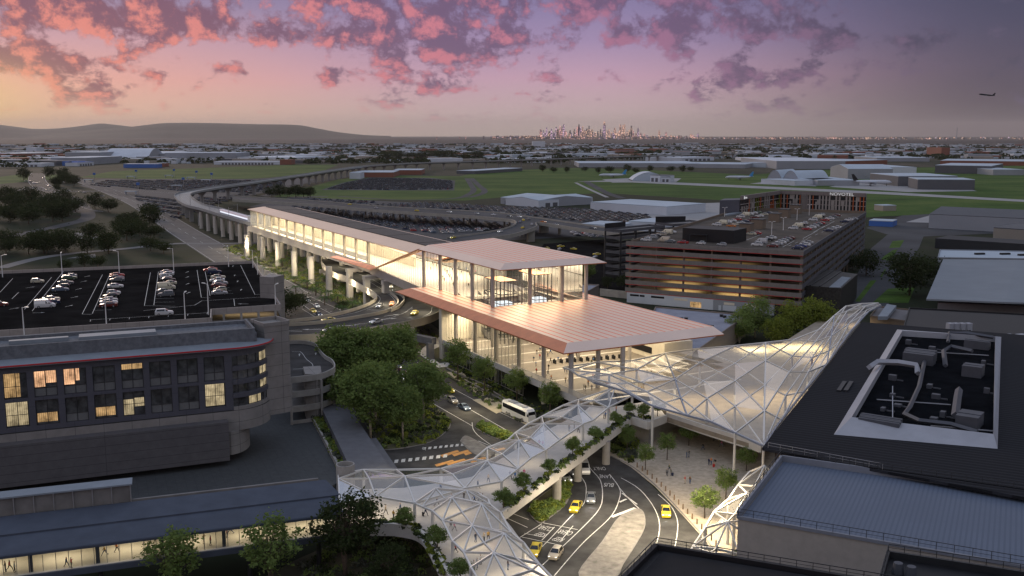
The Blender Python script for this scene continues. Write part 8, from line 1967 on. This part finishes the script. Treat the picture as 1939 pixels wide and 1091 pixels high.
# ------------------------------------------------------------------ the packed car park beyond
def inpoly(x, y, poly):
    c = False; j = len(poly)-1
    for i in range(len(poly)):
        if (poly[i][1] > y) != (poly[j][1] > y) and x < (poly[j][0]-poly[i][0])*(y-poly[i][1])/(poly[j][1]-poly[i][1])+poly[i][0]: c = not c
        j = i
    return c
g7 = random.Random(21)
fc = []
def fill(px, dirv, gap, skip, dens):
    poly = [W(a, c, 0) for a, c in px]; u = Vector((math.cos(dirv), math.sin(dirv), 0)); v = Vector((-u.y, u.x, 0)); o = poly[0]
    us = [(p-o).dot(u) for p in poly]; vs = [(p-o).dot(v) for p in poly]; a = min(us); i = 0
    while a < max(us):
        b_ = min(vs)
        while b_ < max(vs):
            p = o+u*a+v*b_
            if inpoly(p.x, p.y, poly) and g7.random() < dens: fc.append((p.x+g7.uniform(-.3, .3), p.y+g7.uniform(-.2, .2), dirv+(math.pi if g7.random() < .5 else 0)))
            b_ += gap
        a += (5.4 if i % 2 == 0 else skip); i += 1
fill([(700,402),(762,405),(880,418),(950,424),(985,434),(930,437),(880,440),(840,444),(780,438),(700,420)], R(8), 2.75, 8.0, .9)
fill([(560,390),(700,404),(760,432),(690,430),(600,415),(540,398)], R(8), 2.75, 8.0, .85)
fill([(690,390),(800,384),(950,392),(1100,396),(1225,408),(1245,421),(1130,424),(1030,412),(900,398),(760,394)], R(6), 2.75, 7.0, .92)
fill([(1075,444),(1100,437),(1180,446),(1170,451),(1110,451)], R(6), 2.8, 8, .8)
fill([(575,376),(640,379),(715,383),(690,387),(600,383)], R(5), 2.8, 8, .9)
fill([(620,359),(656,347),(705,338),(800,339),(855,343),(856,359),(740,360)], R(70), 2.8, 11, .9)
fill([(170,351),(205,342),(470,342),(540,340),(530,352),(460,366),(350,362),(250,358)], R(40), 2.8, 16, .9)
fill([(250,372),(330,376),(420,375),(500,360),(420,384),(335,415),(300,400)], R(40), 2.8, 16, .85)
fc.sort(key=lambda t_: t_[1])
pool = ('navy','black','grey','bluegrey','maroon','black','grey','silver','navy','red','white','bluegrey')
NIND = 130
for k, (x, y, rz) in enumerate(fc[:NIND]):
    kd = g7.choice(('sedan','hatch','suv','sedan')); o = bpy.data.objects.new('parked_car', car_simple(kd)); col.objects.link(o); o.location = (x, y, .11); o.rotation_euler = (0, 0, rz)
    o.material_slots[0].link = 'OBJECT'; o.material_slots[0].material = PAINTS[g7.choice(pool)]
    tag(o, 'dark parked car among the packed rows below the near side of the far loop road', 'car', 'cars packed below the loop road')
PC = dict(navy=(.02,.03,.08),black=(.02,.021,.024),grey=(.17,.18,.19),bluegrey=(.16,.20,.26),maroon=(.13,.035,.03),silver=(.34,.36,.38),red=(.3,.03,.03),white=(.6,.6,.6))
cb = MB(); cm = [mat('far_paint_'+k, tuple(q*.8 for q in PC[k]), .6, spec=.15, var=0) for k in ('navy','black','grey','bluegrey','maroon','silver','red','white')]+[m_rubber]
for (x, y, rz) in fc[NIND:]:
    ca, sa = math.cos(rz), math.sin(rz); T = lambda a, c, z: (x+a*ca-c*sa, y+a*sa+c*ca, z+.11)
    mi = g7.choices(range(8), (4, 5, 4, 4, .5, 1.5, .35, .8))[0]
    cb.hexa([T(-2.25, -.85, .25), T(2.25, -.85, .25), T(2.25, .85, .25), T(-2.25, .85, .25)], [T(-2.2, -.82, .95), T(2.1, -.8, .82), T(2.1, .8, .82), T(-2.2, .82, .95)], mi)
    cb.hexa([T(-1.8, -.8, .93), T(1.1, -.8, .9), T(1.1, .8, .9), T(-1.8, .8, .93)], [T(-1.1, -.62, 1.42), T(.3, -.62, 1.45), T(.3, .62, 1.45), T(-1.1, .62, 1.42)], 8)
    cb.face([T(-1.12, -.64, 1.44), T(.32, -.64, 1.47), T(.32, .64, 1.47), T(-1.12, .64, 1.44)], mi)
tag(cb.build('parked_cars_far', cm), 'dense rows of parked cars filling the distant open car parks', 'cars', None, 'stuff')
# motorway traffic, far left
for k in range(22):
    a, c = (lambda u: (190-150*u+rnd.uniform(-6, 6), 372-32*u+rnd.uniform(-2, 2)))(rnd.random()) if k > 10 else (95+rnd.uniform(-14, 40), 345+rnd.uniform(-8, 22))
    car('sedan', g7.choice(('white','silver','cream')), W(a, c, .2), R(rnd.uniform(20, 60)), 'pale car on the motorway in the dark far left', 'cars on the motorway', 'car', False, 'car', False)
# bus shelters with blue signs in the far car park
for k, (a, c) in enumerate(((168,345),(320,336),(248,338),(362,340),(335,356),(248,368),(390,345))):
    p = W(a, c, 0); e = empty('car_park_shelter', p, 'small pale shelter with a blue sign mast in the far left car park, '+ORD[k]+' in no strict row' if False else 'small pale shelter with a blue sign mast in the far left car park', 'shelter', 'shelters in the far car park')
    b = MB(); b.box(p, 14, 6, 3.2, 3.9); b.build('roof', [BW['paleblue']], e); b = MB(); [b.box(p+Vector((q, 0, 0)), .4, 4, 0, 3.2) for q in (-6, 6)]; b.build('post', [BW['white']], e)
    b = MB(); b.box(p+Vector((9, 0, 0)), .5, .5, 0, 11); b.build('mast', [m_steel], e); b = MB(); b.box(p+Vector((9, 0, 0)), 3.4, 2, 11, 14); b.build('sign', [BW['blue']], e)
# ================================================================== people
TOPS = ('black','navy','grey','white','red','mustard','denim','pink','olive','blue','beige','brown','orange'); LEGS = ('black','navy','denim','grey','beige','black')
WORD = dict(stand='standing', walk='walking', stride='striding', talk='talking', phone='gesturing')
g8 = random.Random(33)
def crowd(pts, conv, z, where, group, lead=None, heading=None):
    P = sorted([conv(x, y)+(i,) for i, (x, y) in enumerate(pts)])
    for k, (a, c, i) in enumerate(P):
        pose = g8.choice(('stand','walk','stride','talk','walk','stand','phone')); tp = g8.choice(TOPS); lg = g8.choice(LEGS)
        n = k+1; o_ = (ORD+['thirteenth','fourteenth','fifteenth','sixteenth','seventeenth','eighteenth','nineteenth','twentieth'])
        half = len(P)//2; lab = '%s from left' % o_[k] if k < min(20, half+1) else '%s from right' % o_[min(len(P)-1-k, 19)]
        person(W(a, c, z), g8.uniform(0, 6.28) if heading is None else heading+g8.choice((0, math.pi))+g8.uniform(-.4, .4), pose, tp, lg, '%s person in a %s top %s %s' % (lab, tp, WORD[pose], where), group, g8.choices((0, 1, 2), (5, 2, 4))[0], g8.randrange(3), g8.uniform(.95, 1.06))
z2 = lambda x, y: (950+x/2.94, 720+y/2.94)
crowd([(1143,296),(1160,294),(1180,338),(1207,345),(1224,374),(1120,390),(1030,434),(1042,430),(1153,474),(1166,472),(1187,480),(932,508),(920,535),(942,533),(1020,577),(1048,578),(1290,470)], z2, .14, 'on the stone plaza', 'people on the stone plaza')
z1 = lambda x, y: (600+x/3.109, 740+y/3.109)
crowd([(793,660),(866,640),(948,575),(1010,543),(1137,521),(1167,522),(1220,508),(707,682),(975,660),(960,648),(928,662),(730,588),(1485,240),(1515,228),(1540,248),(1330,336),(1310,334),(1690,164)], z1, ZB, 'on the upper footbridge', 'people on the footbridge')
crowd([(405,730),(452,756),(492,712),(238,712),(268,697),(200,727),(640,738),(790,815),(810,828),(935,892),(985,893),(1010,886),(925,1057),(945,1045),(965,1025),(1125,1055),(817,958)], z1, ZB, 'on the lower footbridge arm', 'people on the footbridge')
z3 = lambda x, y: (1000+x/6.06, 630+y/6.06)
crowd([(90,388),(135,305),(65,333),(100,255),(138,230),(225,275),(258,248),(258,350),(345,338),(378,347),(437,352),(460,303),(515,322),(555,280),(235,428),(228,492),(265,548),(95,472)], z3, 6.02, 'in the lower concourse, back group', 'people in the concourse')
crowd([(420,458),(445,468),(430,578),(468,588),(500,543),(660,668),(690,613),(640,655),(730,668),(725,372),(750,347),(745,543),(765,548),(880,463),(915,468)], z3, 6.02, 'in the lower concourse, front group', 'people in the concourse')
crowd([(1060,628),(1105,628),(1265,683),(1300,693),(1325,643),(1130,822),(1010,915),(930,950),(890,985),(1440,530),(1235,432),(1365,492),(1415,472)], z3, 6.02, 'on the upper plaza', 'people on the upper plaza')
z4 = lambda x, y: (780+x/6.06, 440+y/6.06)
crowd([(217,432),(235,375),(280,388),(355,540),(372,565),(405,478),(420,513),(437,528),(455,553),(475,620),(465,437),(380,453),(537,433),(568,483),(625,453),(640,463),(660,493),(670,520),(650,632),(525,553),(728,480)], z4, 15.91, 'on the upper hall floor', 'people in the station hall')
z7 = lambda x, y: (x/2.77, 780+y/2.77)
crowd([(30,842),(52,836),(78,842),(350,815),(375,820),(512,770),(550,755),(613,737),(778,737),(1070,692),(1105,702),(1192,662),(1210,642),(1300,662),(1312,670),(1420,642),(1445,622),(1635,614)], z7, 6.0, 'in the glazed corridor', 'people in the corridor', None, math.atan2(.336, .942))
for k in range(9):
    for m_ in (0, 1): person(S(-228+k*19+m_*3.1, 3+m_*2.2, 15.91), k+m_*2.0, ('walk','stand','talk')[(k+m_) % 3], TOPS[(k*3+m_*5) % 13], LEGS[(k+m_) % 6], 'traveller in silhouette on the long lit station platform', 'people on the station platform', k % 3, k % 3)
suitcase(W(*z1(625, 738), ZB), .4, 'black', 'black wheeled suitcase beside a person near the fork of the footbridge')
suitcase(W(*z2(950, 533), .14), .9, 'navy', 'navy wheeled suitcase in the middle of the stone plaza')
suitcase(W(*z2(1180, 484), .14), 2.0, 'red', 'red wheeled suitcase beside the trio on the stone plaza')
# ================================================================== evening haze over the plain
hz = bpy.data.materials.new('evening_haze'); hz.use_nodes = True; hz.node_tree.nodes.clear(); t = NT(hz.node_tree)
pv = t.n.new('ShaderNodeVolumePrincipled'); pv.inputs['Color'].default_value = (.97, .88, .84, 1); pv.inputs['Density'].default_value = 1.35e-5; pv.inputs['Anisotropy'].default_value = 0.2
o_ = t.n.new('ShaderNodeOutputMaterial'); t.l.new(pv.outputs[0], o_.inputs['Volume'])
b = MB(); b.box((0, 200), 128000, 128000, -3, 900)
tag(b.build('haze', [hz]), 'thin evening haze over the whole plain', 'haze', None, 'stuff')
